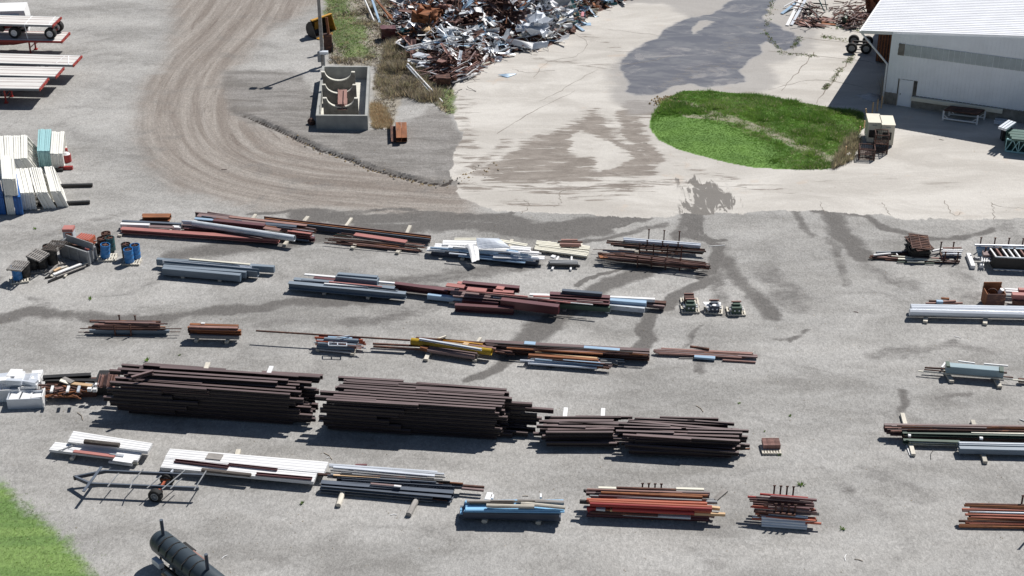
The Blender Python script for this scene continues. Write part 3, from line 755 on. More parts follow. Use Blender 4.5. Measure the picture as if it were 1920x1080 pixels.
# ---------------------------------------------------------------- second row
PILE('blue-grey box beams in the second row','''
steel_beam|rear blue-grey box beam reaching furthest both ways|steel beam
B bluegrey .3 .42 .6 294 484.5 514 499
steel_beam|open blue-grey channel in the middle of the left second row|channel
U silver .3 .3 .6 306 486 471 500.5
U bluegrey .36 .4 .6 306 491 484 507
steel_beam|front blue-grey box beam on two pale blocks|steel beam
B bluegrey .3 .42 .6 306 497.5 462 509
B bluegrey .34 .44 .6 305 501.5 451 514.5
steel_plate|rust-speckled white strip on the rear blue-grey beam|steel plate
B cream .16 .05 .66 355 485 469 495
timber_block|pale timber block under the blue-grey box beams|timber
B wood .22 .15 .16 342 518 356 497
B wood .22 .15 .16 411 524 427 505
''')
PILE('blue-grey beams of the long painted row','''
steel_beam|long blue-grey beam on the front edge of the painted row|steel beam
I bluegrey .36 .4 .6 541 529 761 549
I bluegrey .34 .4 .62 551 522 740 539
steel_beam|short stacked blue-grey beam on top of the painted row|steel beam
B bluegrey .5 .42 .95 631 515 709 523
B bluegrey .3 .3 1.05 634 512 708 518
steel_strip|white and pink strip lying on the blue-grey beams|metal strip
B white .2 .06 .66 571 513.5 640 519.5
B dustpink .1 .06 .72 617 527.5 716 537
B white .12 .06 .7 608 531 690 537
B white .16 .1 .7 700 526.5 740 530
steel_plate|maroon plate beside the stacked blue-grey beams|steel plate
B maroon .5 .3 .62 590 518 632 523
timber_block|pale timber block under the blue-grey beams|timber
B wood .2 .16 .18 607 549 612 541
B wood .2 .16 .18 689 557 700 540
B wood .22 .16 .18 849 566 856 556
''')
PILE('maroon beams in the middle of the painted row','''
steel_beam|long maroon beam joining the blue-grey and maroon stacks|steel beam
I maroon .34 .42 .66 740 530 840 543
I maroon .34 .42 .62 760 533 930 551
steel_beam|maroon beam on the rear edge of the maroon stack|steel beam
I maroon .34 .34 .95 867 528 974 538
B maroon .34 .34 .8 862 534 965 543
steel_beam|long maroon beam with dusty grey top|steel beam
I taupe .4 .42 .66 845 547 1050 565
I taupe .36 .42 .62 850 552 1048 570
steel_plate|pink painted plate on the maroon stack|steel plate
B dustpink .42 .07 1.03 837 533 871 537
B dustpink .42 .07 1.02 876 540.5 912 544
B dustpink .38 .06 1.05 931 538 945 540
B dustpink .3 .06 .98 925 544.5 963 547
B dustpink .3 .06 1.02 858 529 866 530
steel_beam|big maroon girder slanting out of the maroon stack|steel beam
B maroon .42 .52 .86 940 560 1048 573
steel_beam|maroon beam lying at the front of the maroon stack|steel beam
I maroon .3 .42 .5 853 570 963 577
B maroon .5 .3 .5 868 559 935 566
steel_beam|light blue beam low in front of the maroon stack|steel beam
B ltblue .3 .3 .42 802 551 868 558
timber_block|pale timber block under the maroon stack|timber
B wood .22 .14 .15 845 566 852 556
B greywood .2 .14 .15 1058 581 1063 570
''')
PILE('maroon and green beams at the right of the painted row','''
steel_beam|maroon beam in the right-hand maroon stack|steel beam
I maroon .36 .36 .9 1031 549 1144 556
I maroon .36 .36 .8 1031 554 1143 562
I maroon .36 .36 .7 1033 560 1143 568
steel_beam|navy beam topping the right-hand maroon stack|steel beam
B navy .3 .26 1.1 1054 543 1129 549
steel_strip|white strip with pink spots beside the right-hand maroon stack|metal strip
B white .25 .08 .5 993 551 1031 552.5
B dustpink .1 .08 .5 1000 554.5 1031 555.5
steel_beam|white beam at the rear right of the painted row|steel beam
B white .22 .2 .7 1140 555.5 1228 560
steel_beam|light blue beam at the right of the painted row|steel beam
B ltblue .36 .3 .66 1144 560.5 1212 566
steel_beam|mottled green beam low in the right of the painted row|steel beam
B green .3 .3 .5 1050 568 1144 575
B mottled .3 .3 .46 1143 570 1209 576.5
steel_beam|dark brown beam ending the painted row on the right|steel beam
I rustdark .3 .22 .5 1212 563.5 1249 566.5
I taupe .2 .2 .4 1212 569.5 1246 573
timber_block|pale timber block under the right of the painted row|timber
B white .26 .15 .17 1139 583 1144 574
B greywood .2 .15 .17 1240 576 1243 570
''')
# ---------------------------------------------------------------- third row
cradle(236,621,1.1,.75,-.05,'low rusty rack holding brown pipes at the left of the third row','cradle racks in the third row',n=2,gapx=.95)
PILE('brown and blue tubes in the left rack of the third row','''
steel_tube|brown tube in the left rack of the third row|steel tube
B rustdark .14 .12 .62 168 600.5 301 602
B brown .14 .12 .66 185 603 292 604
B rustpink .14 .12 .6 177 607 300 608.5
B rustdark .14 .12 .54 184 610 299 612
B rustpink .14 .12 .46 188 613 300 614
B rustdark .14 .12 .4 180 615.5 295 617
steel_rod|long thin rod sticking out both sides of the left rack|steel rod
P rustdark .06 .06 .5 150 615 340 615.5
P rustdark .05 .05 .2 147 622 338 621.5
steel_tube|blue-grey tube at the front of the left rack|steel tube
B bluegrey .18 .16 .34 168 617.5 317 618.5
B bluegrey .18 .16 .2 175 620.5 312 621.5
''')
PILE('rust beams bound on two logs in the third row','''
steel_beam|orange rust beam in the bound stack on two logs|steel beam
I rust .2 .18 .98 356 607 447 610
I rustpink .2 .18 .98 354 611.5 446 614
I rust .2 .18 .8 352 612.5 444 616
I rustdark .2 .18 .62 352 617 442 620
I rust .2 .18 .8 357 616 452 619
I rustdark .2 .18 .44 354 622 448 625
I rust .2 .18 .62 370 619.5 452 623
steel_beam|grey beam at the front of the bound rust stack|steel beam
B grey .22 .2 .44 357 627 448 629.5
timber_log|short pale log under the bound rust stack|log
O wood .24 .22 .22 367 637 372 624
O wood .24 .22 .22 424 640 430 627
O white .16 .1 1.05 377 605 384 605
''')
PILE('two long thin bars across the third row','''
steel_rod|very long thin brown bar running right to the blue pipe heap|steel rod
B rustdark .08 .08 .75 480 619 769 637
B rustdark .1 .1 .3 699 643 800 648
B rustdark .12 .1 .3 700 648 810 655
''')
PILE('blue-grey pipes with red ends in the third row','''
steel_pipe|blue-grey pipe in the heap with red pipe ends|steel pipe
P bluegrey .26 .26 .8 608 632.5 672 636
P bluegrey .26 .26 .62 594 636 668 641
P bluegrey .22 .22 .6 596 641.5 668 645
P bluegrey .2 .2 .4 594 647.5 664 652
P ltblue .2 .2 .82 615 630.5 660 633
steel_pipe|red pipe under the blue-grey pipes of the third row|steel pipe
P orange .14 .14 .66 590 631 680 636
P orange .14 .14 .5 592 634 684 640
P red .14 .14 .7 598 627.5 676 632
P orange .12 .12 .4 660 640 686 644
steel_bracket|silver bar and bracket at the front of the blue-grey pipes|bracket
B silver .05 .05 .7 616 641 650 643
B silver .05 .05 .7 616 647 650 648
B silver .05 .05 .7 616 641 616 647
B silver .05 .05 .7 633 642 633 648
B silver .05 .05 .7 650 643 650 648
P silver .1 .1 .3 660 650 686 651
P silver .08 .08 .95 629 632 656 628
B galv .08 .08 .2 596 654 664 661
timber_block|pale timber block at the foot of the blue-grey pipes|timber
B wood .2 .16 .2 595 655 600 646
B wood .2 .16 .2 660 663 665 652
''')
PILE('yellow pipe heap in the third row','''
steel_pipe|thick yellow pipe in the middle of the third row|steel pipe
P yellow .42 .42 .72 771 634 922 654
steel_channel|silver channel lying along the thick yellow pipe|channel
C silver .12 .12 .84 786 634 903 654
steel_tube|thin orange tube behind the thick yellow pipe|steel tube
B loader .12 .1 .6 820 634.5 905 645
B rustdark .12 .1 .6 780 632 925 643
B rustpink .2 .1 .55 868 643 930 652
B tanwood .3 .14 .75 869 643 878 645
wood_plank|brown plank in front of the thick yellow pipe|wood plank
B taupe .34 .16 .5 797 646 896 660
B taupe .3 .16 .42 800 653 890 667
steel_plate|orange rusty block left of the brown planks|steel plate
B rust .4 .2 .5 790 648 803 651
timber_block|pale timber block under the yellow pipe heap|timber
B wood .24 .16 .18 798 673 806 655
B wood .24 .16 .18 890 675 894 655
B wood .16 .14 .16 893 643 901 632
B wood .1 .1 .16 816 636 836 629
''')
r=random.Random(5)
PILE('long dark beams at the right of the third row','''
steel_beam|long dark beam on the rear edge of the third row|steel beam
I brown .3 .26 .66 909 639 1218 656
I brown .26 .26 .6 912 645 1218 661
I brown .26 .26 .55 940 649 1216 664
I rustdark .24 .24 .3 930 655 1216 668
I rustdark .3 .26 .42 1150 661 1218 667
steel_plate|pale blue strip on the long dark beams|metal strip
B ltblue .34 .05 .72 983 642 1004 643.5
B ltblue .26 .05 .72 1095 650 1162 655
steel_rod|rust-orange bar on the long dark beams|steel rod
B rust .1 .08 .66 950 651.5 1130 663
B rustpink .1 .08 .66 1000 655 1180 662
B tanwood .14 .08 .6 1210 659 1218 660
B rustpink .12 .1 .5 900 645 1000 652
B rustpink .1 .1 .45 905 650 960 659
B rustdark .1 .1 .4 880 652 965 663
''')
PILE('orange and silver pipes before the long dark beams','''
steel_tube|orange rusted tube before the long dark beams|steel tube
B rust .2 .16 .5 991 664 1122 674
B tanwood .14 .1 .5 1003 660 1120 671
B rustpink .14 .1 .36 990 668 1125 678
steel_pipe|silver blue pipe on the front edge of the third row|steel pipe
P silver .14 .14 .36 975 674 1110 681
P ltblue .14 .14 .3 995 677 1120 686
P silver .12 .12 .3 990 680 1119 689
P bluegrey .12 .12 .36 995 671.5 1130 683
steel_pipe|curved end of a dark tube by the silver pipes|steel pipe
P grey .1 .1 .4 1110 678 1158 680 .15
P grey .1 .1 .4 1115 674 1172 677 .15
P grey .1 .1 .4 1120 671 1170 673 .2
P black .1 .1 .3 1120 669 1158 684 .15
''')
for i in range(15):
    t_=i/14; x0=1221+r.random()*30; x1=1375+r.random()*47; y=652.5+t_*9
    bar3('wood_plank',G(x0,y,.3-.1*t_),G(x1,y+(x1-x0)*.055+r.uniform(-2,2),.25-.08*t_),'B',.13,.08,r.choice(['rustpink','taupe','rustpink','rustdark']),label='thin weathered brown lath in the flat heap ending the third row',cat='lath',group='flat heap of brown laths')
PILE('loose bars of the flat lath heap','''
steel_beam|dark bar laid over the rear of the flat lath heap|steel beam
B rustdark .12 .12 .4 1294 648 1330 653
steel_plate|pale blue plate before the flat lath heap|steel plate
B ltblue .3 .12 .2 1302 667 1341 670
steel_rod|pale thin rod at the front right of the lath heap|steel rod
B rustpink .1 .08 .12 1355 674 1417 678
B greywood .05 .05 .06 1273 671 1303 671
''')
# ---------------------------------------------------------------- the great dark stacks
BR=['girder','girder','brown','girder']
lb='long dark brown girder of the {}'
def edge_keep(l,c,nc): return True
S1='long dark girders in the left great stack'; S2='long dark girders in the right great stack'
STACK('steel_beam','long dark brown girder in the left one of the two great black stacks','steel girder',S1,['girder'],'I',.15,.2,(272,684),(560,703),2.0,7,8,jit=1.4,seed=11,gap=.05,ang=.04,grow=0,vgap=.045,cstep=.30)
STACK('steel_beam','long dark brown girder in the right one of the two great black stacks','steel girder',S2,['girder'],'I',.15,.2,(650,710),(940,728),2.0,8,8,jit=.9,seed=12,gap=.03,ang=.03,grow=0,vgap=.045,cstep=.27)
r=random.Random(21)
# scattered ends of the middle layers
def ends(grp,lab,x0,y0,x1,y1,n,seed,zlo=.3,zhi=1.6,side=1):
    r=random.Random(seed)
    for i in range(n):
        t_=i/(n-1); L_=r.uniform(60,160); z=zhi+(zlo-zhi)*t_
        x=x0+(x1-x0)*t_+r.uniform(-22,22)*1.; y=y0+(y1-y0)*t_
        bar3('steel_beam',G(x-side*L_,y-side*L_*.068,z),G(x,y,z),'I',.22,.26,r.choice(BR),label=lab,cat='steel girder',group=grp)
def ends2(grp,lab,pts,side,seed,y0,ztop=2.):
    r=random.Random(seed)
    for x,y in pts:
        z=ztop if y<y0 else max(.3,ztop-(y-y0)/29.); L_=r.uniform(90,190); sl=.068+r.uniform(-.012,.012)
        bar3('steel_beam',G(x-side*L_,y-side*L_*sl,z+.03),G(x,y,z+.03),'I',.17,.24,r.choice(['girder','girder','girder','brown']),label=lab,cat='steel girder',group=grp)
ends2(S1,'dark girder end sticking out right of the left great stack',[(605,703),(598,710),(584,717),(570,723),(598,731),(592,738),(566,743),(572,751),(596,757),(585,763),(580,768),(557,777),(548,760)],1,4,718)
ends2(S1,'dark girder end sticking out left of the left great stack',[(271,681),(228,683),(221,690),(205,693),(232,701),(216,707),(206,715),(226,722),(200,727),(212,736),(194,743),(206,752),(220,760)],-1,5,718)
ends2(S2,'dark girder end sticking out right of the right great stack',[(950,730),(946,737),(960,746),(998,756),(1038,767),(985,764),(976,771),(1007,776),(1016,783),(1006,789),(988,797),(1004,803),(990,810)],1,6,748)
ends2(S2,'dark girder end sticking out left of the right great stack',[(634,706),(650,713),(633,724),(600,733),(591,742),(612,748),(605,758),(600,765),(612,771),(598,779),(606,788),(622,796)],-1,7,748)
for x0,y0,x1,y1 in ((268,683,560,705),(226,691,540,712),(300,688,600,706),(240,699,520,716)): bar3('steel_beam',G(x0,y0,2.24),G(x1,y1,2.22),'I',.17,.24,'girder',label='dark girder lying slightly askew on top of the left great stack',cat='steel girder',group=S1)
bar3('steel_beam',G(246,706,2.5),G(287,694,2.45),'I',.16,.2,'brown',label='short brown piece slanting on top of the left great stack',cat='steel girder')
PILE('boards laid between the layers of the great stacks','''
timber_block|pale board poking up from the left great stack|timber
B wood .26 .1 2.08 384 695 390 679
B wood .26 .1 1.7 376 722 381 706
B white .24 .1 2.08 502 703 509 686
B wood .24 .1 1.66 497 727 500 716
B white .2 .1 1.7 273 718 275 716
B cream .1 .1 1.4 499 734 502 732
timber_block|pale board poking out of the right great stack|timber
B white .24 .1 1.72 728 747 730 739
B white .24 .1 1.66 874 758 876 750
''')
STACK('steel_beam','dark girder in the low stack between the great stack and the last one','steel girder','dark girders in the low third stack',['girder','girder','brown'],'I',.16,.22,(1030,779),(1150,781),.95,6,3,jit=.9,seed=14,ang=.15,grow=.3,vgap=.02,cstep=.28)
STACK('steel_beam','dark girder in the last stack at the right of the dark row','steel girder','dark girders in the last stack of the dark row',BR,'I',.16,.22,(1195,785),(1370,795),1.15,6,4,jit=1.,seed=15,ang=.15,grow=.3,vgap=.02,cstep=.28)
PILE('boards laid between the layers of the lower dark stacks','''
timber_block|pale board standing out behind the low third stack|timber
B white .22 .1 1. 1059 781 1061 764
B white .22 .1 1. 1130 782 1131 765
timber_block|pale board between the layers of the low third stack|timber
B white .22 .1 .8 1055 806 1057 799
B white .24 .1 .8 1128 806 1130 800
timber_block|pale board poking out of the last dark stack|timber
B wood .24 .1 1. 1242 818 1244 808
B wood .24 .1 1. 1302 823 1304 812
steel_rod|thin rust rod lying before the last dark stack|steel rod
P rust .07 .07 .08 1335 843 1406 840
''')
def ends3(grp,lab,pts,seed,y0,zt,sl=.045,l=(70,150)):
    r=random.Random(seed)
    for x,y,side in pts:
        z=zt if y<y0 else max(.25,zt-(y-y0)/30.); L_=r.uniform(*l); s_=sl+r.uniform(-.025,.025); w_=r.choice([.1,.13,.15])
        bar3('steel_beam',G(x-side*L_,y-side*L_*s_,z+.03),G(x,y,z+.03),'I',w_,.16,r.choice(['girder','girder','brown','girder']),label=lab,cat='steel girder',group=grp)
ends3('dark girders in the last stack of the dark row','dark girder end sticking out of the last dark stack',[(1377,793,1),(1404,806,1),(1392,811,1),(1402,818,1),(1400,824,1),(1406,833,1),(1398,838,1),(1380,841,1),(1160,793,-1),(1170,800,-1),(1155,807,-1),(1168,814,-1),(1150,821,-1),(1165,829,-1),(1237,781,-1),(1190,783,-1)],8,812,1.2)
ends3('dark girders in the low third stack','dark girder end sticking out of the low third stack',[(1186,781,1),(1150,788,1),(1190,792,1),(1196,799,1),(1188,806,1),(1180,813,1),(1176,820,1),(1021,781,-1),(1020,790,-1),(1006,797,-1),(1012,804,-1),(1000,811,-1),(1015,818,-1)],9,797,1.,.02)
# ---------------------------------------------------------------- fifth row
g='white ribbed sheets in the front row'
def S4(x0,y0,x1,y1,x2,y2,x3,y3,z,mt,ribs,lab,bend=0,cat='metal sheet'): sheet('metal_sheet',[(x0,y0,z),(x3,y3,z),(x2,y2,z),(x1,y1,z)],mt,ribs,th=.04,bend=bend,label=lab,cat=cat,group=g)
for k in range(4):
    S4(138+k*.6,808+k*1.5,286,831+k*1.5,277,846+k*1.5,127,828+k*1.5,.62-.06*k,'white',4,'long white ribbed sheet in the rear of the leftmost white sheet stack')
for k in range(3):
    S4(104,828.5+k*1.5,267,848+k*1.5,258,863+k*1.5,92,843+k*1.5,.4-.06*k,'white',3,'long white ribbed sheet in the front of the leftmost white sheet stack')
for k in range(4):
    S4(319,841+k*1.5,616,866+k*1.5,607,887+k*1.5,309,858+k*1.5,.5-.06*k,'white',4,'long white ribbed sheet in the rear of the wide white sheet stack')
for k in range(4):
    S4(310,858.5+k*1.5,597,882+k*1.5,588,903+k*1.5,301,876+k*1.5,.46-.06*k,'white',4,'long white ribbed sheet in the front of the wide white sheet stack')
PILE('things lying on the white ribbed sheets','''
timber_log|dark weathered timber lying on the leftmost white sheets|timber
O darkwood .3 .24 .9 158 824 223 831
wood_plank|reddish strip lying on the leftmost white sheets|metal strip
B dustpink .22 .06 .5 138 845 215 855
metal_bracket|thin metal bar lying on the leftmost white sheets|metal bar
P grey .06 .06 .5 108 845 138 834
B galv .14 .06 .5 205 851 232 854
B grey .05 .05 .7 128 829 146 833
metal_sheet|small white panel slipped off the leftmost white sheets|metal sheet
B white .5 .05 .44 215 858 250 863
B white .14 .1 .2 204 864 248 870
B cream .1 .08 .1 248 867 259 868
timber_log|short pale log under the leftmost white sheets|log
O wood .24 .2 .22 134 858 142 846
steel_channel|maroon channel lying on the wide white sheets|channel
U maroon .2 .1 .6 327 862 428 874
U maroon .14 .08 .58 428 869 520 879
U maroon .2 .08 .6 480 887 585 896
timber_log|dark peeling timber lying on the wide white sheets|timber
O darkwood .24 .2 .66 378 878 470 888
plywood_piece|grey square of board on the wide white sheets|board
B greywood .5 .05 .58 388 854 416 857
timber_block|pale timber under the wide white sheets|timber
B wood .24 .15 .17 443 856 447 842
B wood .3 .15 .17 356 888 364 872
B white .1 .08 .1 320 885 324 880
''')
PILE('silver strips right of the wide white sheets','''
metal_strip|long thin silver strip right of the wide white sheets|metal strip
B silver .12 .08 .4 617 870 820 884
B galv .12 .08 .4 617 873 833 888
B silver .16 .08 .42 625 874.5 815 891
B grey .12 .08 .34 620 880 800 895
B grey .06 .06 .3 640 885 830 898
B grey .06 .06 .3 660 888 828 902
B grey .06 .06 .26 660 884 835 894
steel_plate|short maroon piece behind the silver strips|steel plate
B maroon .16 .06 .2 666 871 688 871
timber_block|pale timber under the silver strips|timber
B wood .22 .2 .3 656 884 659 877
B wood .22 .2 .3 784 895 788 885
''')
PILE('navy channels right of the wide white sheets','''
steel_beam|brown bar behind the navy channels|steel beam
B rustdark .12 .1 .5 596 888 760 895
B tanwood .1 .06 .56 625 890 713 895
B rust .1 .08 .5 770 899 868 906
B rustdark .12 .1 .4 868 909 908 912
B taupe .12 .1 .4 865 914 907 918
steel_channel|thin navy channel in the rear of the navy row|channel
U navy .16 .16 .5 640 893 868 908
U navy .16 .16 .5 640 896.5 866 911
U navy .16 .16 .5 641 900 852 914
U navy .16 .16 .5 640 903 850 917
B navy .3 .3 .55 713 895 770 899
steel_beam|deep navy beam along the front of the navy row|steel beam
C navy .3 .38 .5 602 903 850 922
C navy .24 .3 .42 602 909 846 931
C grey .2 .2 .3 600 914.5 811 933
B rustdark .08 .08 .2 800 933 839 938
metal_strip|thin white and brown strip on the deep navy beam|metal strip
B taupe .12 .05 .62 695 906 752 911
B white .12 .05 .64 739 910 752 911.5
timber_log|pale log sticking out before the navy row|log
O wood .28 .24 .24 634 944 644 915
O greywood .3 .26 .26 766 961 790 916
''')
g='light blue sheets under weathered timbers'
PILE(g,'''
metal_sheet|light blue sheet in the stack under weathered timbers|metal sheet
S skyblue .9 .06 .86 873 946 1057 946
S skyblue .9 .06 .76 871 948 1050 950
S navy .9 .3 .66 869 950 1048 954
S skyblue .5 .06 .5 863 957 1058 954
S navy .8 .2 .42 862 956 1052 962
B navy .5 .14 .24 864 962 1050 965
timber_log|weathered grey timber on the light blue sheets|timber
O greywood .22 .18 1.06 875 937 965 938
O greywood .24 .2 1.06 970 936 1058 939
O wood .2 .18 1.1 977 941 1060 949
O wood .2 .18 1.1 912 945 1002 947
O darkwood .16 .16 1.04 880 940 962 940
timber_log|short pale log propping the light blue sheets|log
O wood .3 .22 .24 908 975 916 940
O wood .28 .22 .24 1009 978 1014 940
timber_block|split white board end behind the light blue sheets|timber
B white .3 .1 .9 914 936 919 923
B white .14 .1 .9 922 934 924 927
B white .1 .1 .9 1014 932 1014 925
''')
cradle(1222,954,1.7,.9,-.05,'dark cradle rack around the red drill pipes','cradle racks in the front row',n=4,gapx=.31)
g='pipes in the red pipe rack'
PILE(g,'''
steel_pipe|brown pipe on the rear side of the red pipe rack|steel pipe
P brown .2 .2 .95 1097 917.5 1331 922.5
P brown .2 .2 .95 1099 922.5 1330 927
P grey .2 .2 .85 1108 929.5 1339 935.5
P rustdark .16 .16 1. 1156 912.5 1268 916.5
P rustdark .2 .2 .6 1105 925 1330 931
P grey .2 .2 .85 1112 932.5 1345 939
steel_strip|short cream and white strip behind the red pipe rack|metal strip
B cream .16 .08 .5 1122 913.5 1155 914.5
B cream .16 .08 .5 1268 915 1320 916.5
B yellow .12 .1 .6 1312 927 1323 928.5
steel_pipe|bright orange-red pipe on top of the red pipe rack|steel pipe
P orange .22 .22 1. 1100 934.5 1326 942
P orange .22 .22 .96 1104 938 1335 948
P red .22 .22 .92 1106 942 1335 952
P orange .22 .22 .8 1150 946 1333 955
steel_pipe|deep red pipe low in the red pipe rack|steel pipe
P red .22 .22 .72 1148 951.5 1302 958.5
P red .2 .2 .6 1100 950 1200 954
P maroon .2 .2 .45 1105 957 1330 965
P maroon .2 .2 .28 1100 962 1330 971
P red .2 .2 .5 1102 954 1332 962
steel_tube|tan tube sticking out right of the red pipes|steel tube
B tanwood .16 .14 .6 1144 954 1360 962.5
B tanwood .16 .14 .8 1334 949.5 1350 951.5
B taupe .16 .14 .3 1330 964 1340 966
metal_sheet|crushed pale sheet in the red pipe rack|metal sheet
B mottled .24 .1 .42 1168 961 1295 968
B mottled .24 .1 .66 1118 951.5 1135 953
steel_pipe|black pipe end left of the red pipe rack|steel pipe
P black .22 .22 .9 1087 937 1104 938
P black .16 .16 .95 1094 917.5 1110 918
timber_block|grey board leaning at the right of the red pipe rack|timber
B greywood .26 .08 .1 1340 936 1361 918
''')
cradle(1468,966,1.5,1.2,-.1,'dark upright rack around the short red pipes','cradle racks in the front row',n=4,gapx=.31)
g='pipes in the short red and silver rack'
PILE(g,'''
steel_pipe|short red pipe at the rear of the red and silver rack|steel pipe
P red .12 .12 1.2 1425 924.5 1515 932
P red .12 .12 1.15 1402 929.5 1524 938
P maroon .12 .12 1.1 1405 933.5 1526 942
P maroon .14 .14 .9 1412 938 1527 946
P maroon .14 .14 .7 1412 942 1526 951
P maroon .14 .14 .5 1412 946 1524 956
steel_pipe|thicker grey-brown pipe across the red and silver rack|steel pipe
P taupe .16 .16 .95 1440 948 1520 956
P greywood .2 .2 .75 1415 951 1536 960
P taupe .14 .14 .7 1417 956 1520 962
steel_pipe|orange-ended thin pipe in the red and silver rack|steel pipe
P orange .12 .12 .6 1416 961 1530 970
P orange .12 .12 .4 1410 970 1540 980
P rust .12 .12 .5 1420 966 1532 974
steel_pipe|silver pipe at the front of the red and silver rack|steel pipe
P silver .16 .16 .66 1441 961 1515 968
P silver .16 .16 .55 1428 967.5 1518 973
P silver .16 .16 .42 1428 972.5 1510 978.5
P silver .16 .16 .28 1428 977.5 1514 984
P silver .14 .14 .15 1428 983 1513 989
P silver .1 .1 .45 1411 968 1440 969
''')
cradle(1925,990,1.7,1.3,-.03,'dark upright rack at the right edge of the front row','cradle racks in the front row',n=2,gapx=.31)
r=random.Random(33); g='thin pipes cut by the right edge of the front row'
for i in range(18):
    y=943+i*2.45; x0=1798+r.random()*22; z=.95-.045*i
    bar3('steel_pipe',G(x0,y,z),G(2040,y+4+r.uniform(-2,3),z),'P',.13,.13,r.choice(['rustpink','orange','rust','rust','rustdark','rust','silver','rustpink']),label='thin rusty pipe in the rack cut by the right edge of the photo',cat='steel pipe',group=g)
# ---------------------------------------------------------------- right side
g='long painted beams at the right edge'
PILE(g,'''
steel_beam|long pink-edged brown beam at the right edge of the yard|steel beam
C brown .2 .3 .72 1658 795.5 2080 801
C rustpink .24 .3 .66 1659 799.5 2080 806
C brown .2 .3 .6 1663 803 2080 810
C rustpink .24 .3 .56 1670 806 2080 813
steel_beam|long dark green beam at the right edge of the yard|steel beam
C green .3 .3 .6 1692 809.5 2080 818
C green .3 .3 .5 1695 814 2080 822
B cream .1 .06 .64 1821 810.5 2080 816
steel_beam|long dark brown beam before the green ones|steel beam
C rustdark .24 .22 .42 1693 817.5 2080 826
C green .2 .2 .4 1694 824 1800 827.5
C cream .14 .12 .3 1705 829 1800 831.5
C rustpink .14 .12 .3 1725 821 2080 831
steel_tube|long blue-grey tube at the front right edge|steel tube
B bluegrey .34 .3 .55 1798 830.5 2080 837
B bluegrey .34 .3 .5 1799 838 2080 845
P silver .08 .08 .6 1799 829.5 2080 835
timber_block|pale timber sticking out under the right-edge beams|timber
B wood .22 .16 .18 1692 774 1713 851
B wood .22 .16 .18 1824 787 1848 865
B white .16 .1 .7 1703 815 1708 815.5
B white .16 .1 .7 1837 820 1843 820.5
timber_block|thin white stake lying left of the pale timber|stake
B white .08 .06 .07 1700 834 1707 853
steel_rod|curved white rod lying behind the right-edge beams|rod
P white .06 .06 .07 1912 785 1925 790
''')
PILE('blue tube heap at the right side','''
steel_tube|big light blue tube with green ends on two timbers|steel tube
B tubeblue .5 .42 .78 1774 683 1882 692
steel_plate|mossy green end of the big light blue tube|steel plate
B green .54 .1 .84 1774 681.5 1781 682
B green .54 .1 .84 1874 691 1882 692
metal_trim|thin white bracket bar behind the big light blue tube|metal bar
B white .08 .08 .6 1797 676 1828 680
B white .08 .08 .6 1845 681 1890 685
B white .1 .1 .3 1766 688 1773 679
steel_rod|thin brown rod in front of the big light blue tube|steel rod
B rustdark .08 .08 .4 1734 688 1888 698
B rustdark .06 .06 .4 1733 692 1900 707
B cream .06 .06 .3 1722 695 1920 713
B rustpink .16 .1 .45 1783 692 1870 700
B rust .1 .1 .45 1785 695 1872 702
B rustpink .1 .1 .4 1790 697 1880 705
B rustdark .2 .2 .3 1910 710 1960 712
timber_block|pale timber sticking out under the light blue tube|timber
B wood .26 .16 .18 1774 693 1785 714
B wood .26 .16 .18 1862 697 1875 724
''')
PILE('long grey-blue pipes at the right edge','''
steel_tube|long silver-blue octagonal tube at the right edge|steel tube
O silver .42 .42 .72 1709 574 2080 582
O silver .42 .42 .66 1706 579.5 2080 588.5
O silver .42 .42 .6 1708 570.5 2080 577.5
timber_block|pale cube of timber under the long silver-blue tubes|timber
B wood .26 .16 .18 1735 602 1737 590
B wood .26 .16 .18 1847 606 1848 594
''')
PILE('small rusty heap behind the silver-blue tubes','''
steel_rod|rusty bar in the small heap behind the silver-blue tubes|steel rod
B rustpink .1 .1 .2 1736 567.5 1805 567
B rustdark .1 .1 .25 1742 563 1788 564
B rustpink .14 .1 .3 1757 565 1792 563
B rust .14 .1 .4 1765 558 1780 559
B rustdark .1 .1 .2 1755 569.5 1795 570
B ltblue .24 .16 .4 1756 563.5 1768 564
''')
PILE('flat bars left of the black grate stack','''
steel_bar|flat brown bar in the low spread left of the grates|steel bar
B rustdark .14 .08 .16 1630 482 1800 489
B rustdark .1 .08 .16 1632 479 1710 475
B rustpink .14 .08 .2 1645 481 1780 484
B rustdark .1 .08 .12 1660 485.5 1795 491
B rustdark .1 .08 .2 1700 474 1640 480
B brown .1 .08 .2 1680 472 1705 471
steel_pipe|dark blue pipe lying left of the black grates|steel pipe
P navy .18 .18 .4 1643 472 1691 470
steel_bar|white bar lying before the black grates|steel bar
B white .12 .08 .34 1638 477 1670 474
B cream .14 .08 .22 1684 484.5 1755 487
B cream .1 .08 .2 1701 489.5 1733 490.5
B green .08 .06 .14 1682 490 1752 493
B white .08 .1 .3 1681 475 1683 478
''')
g='black steel grates stacked at the right'
c=G(1720,478)
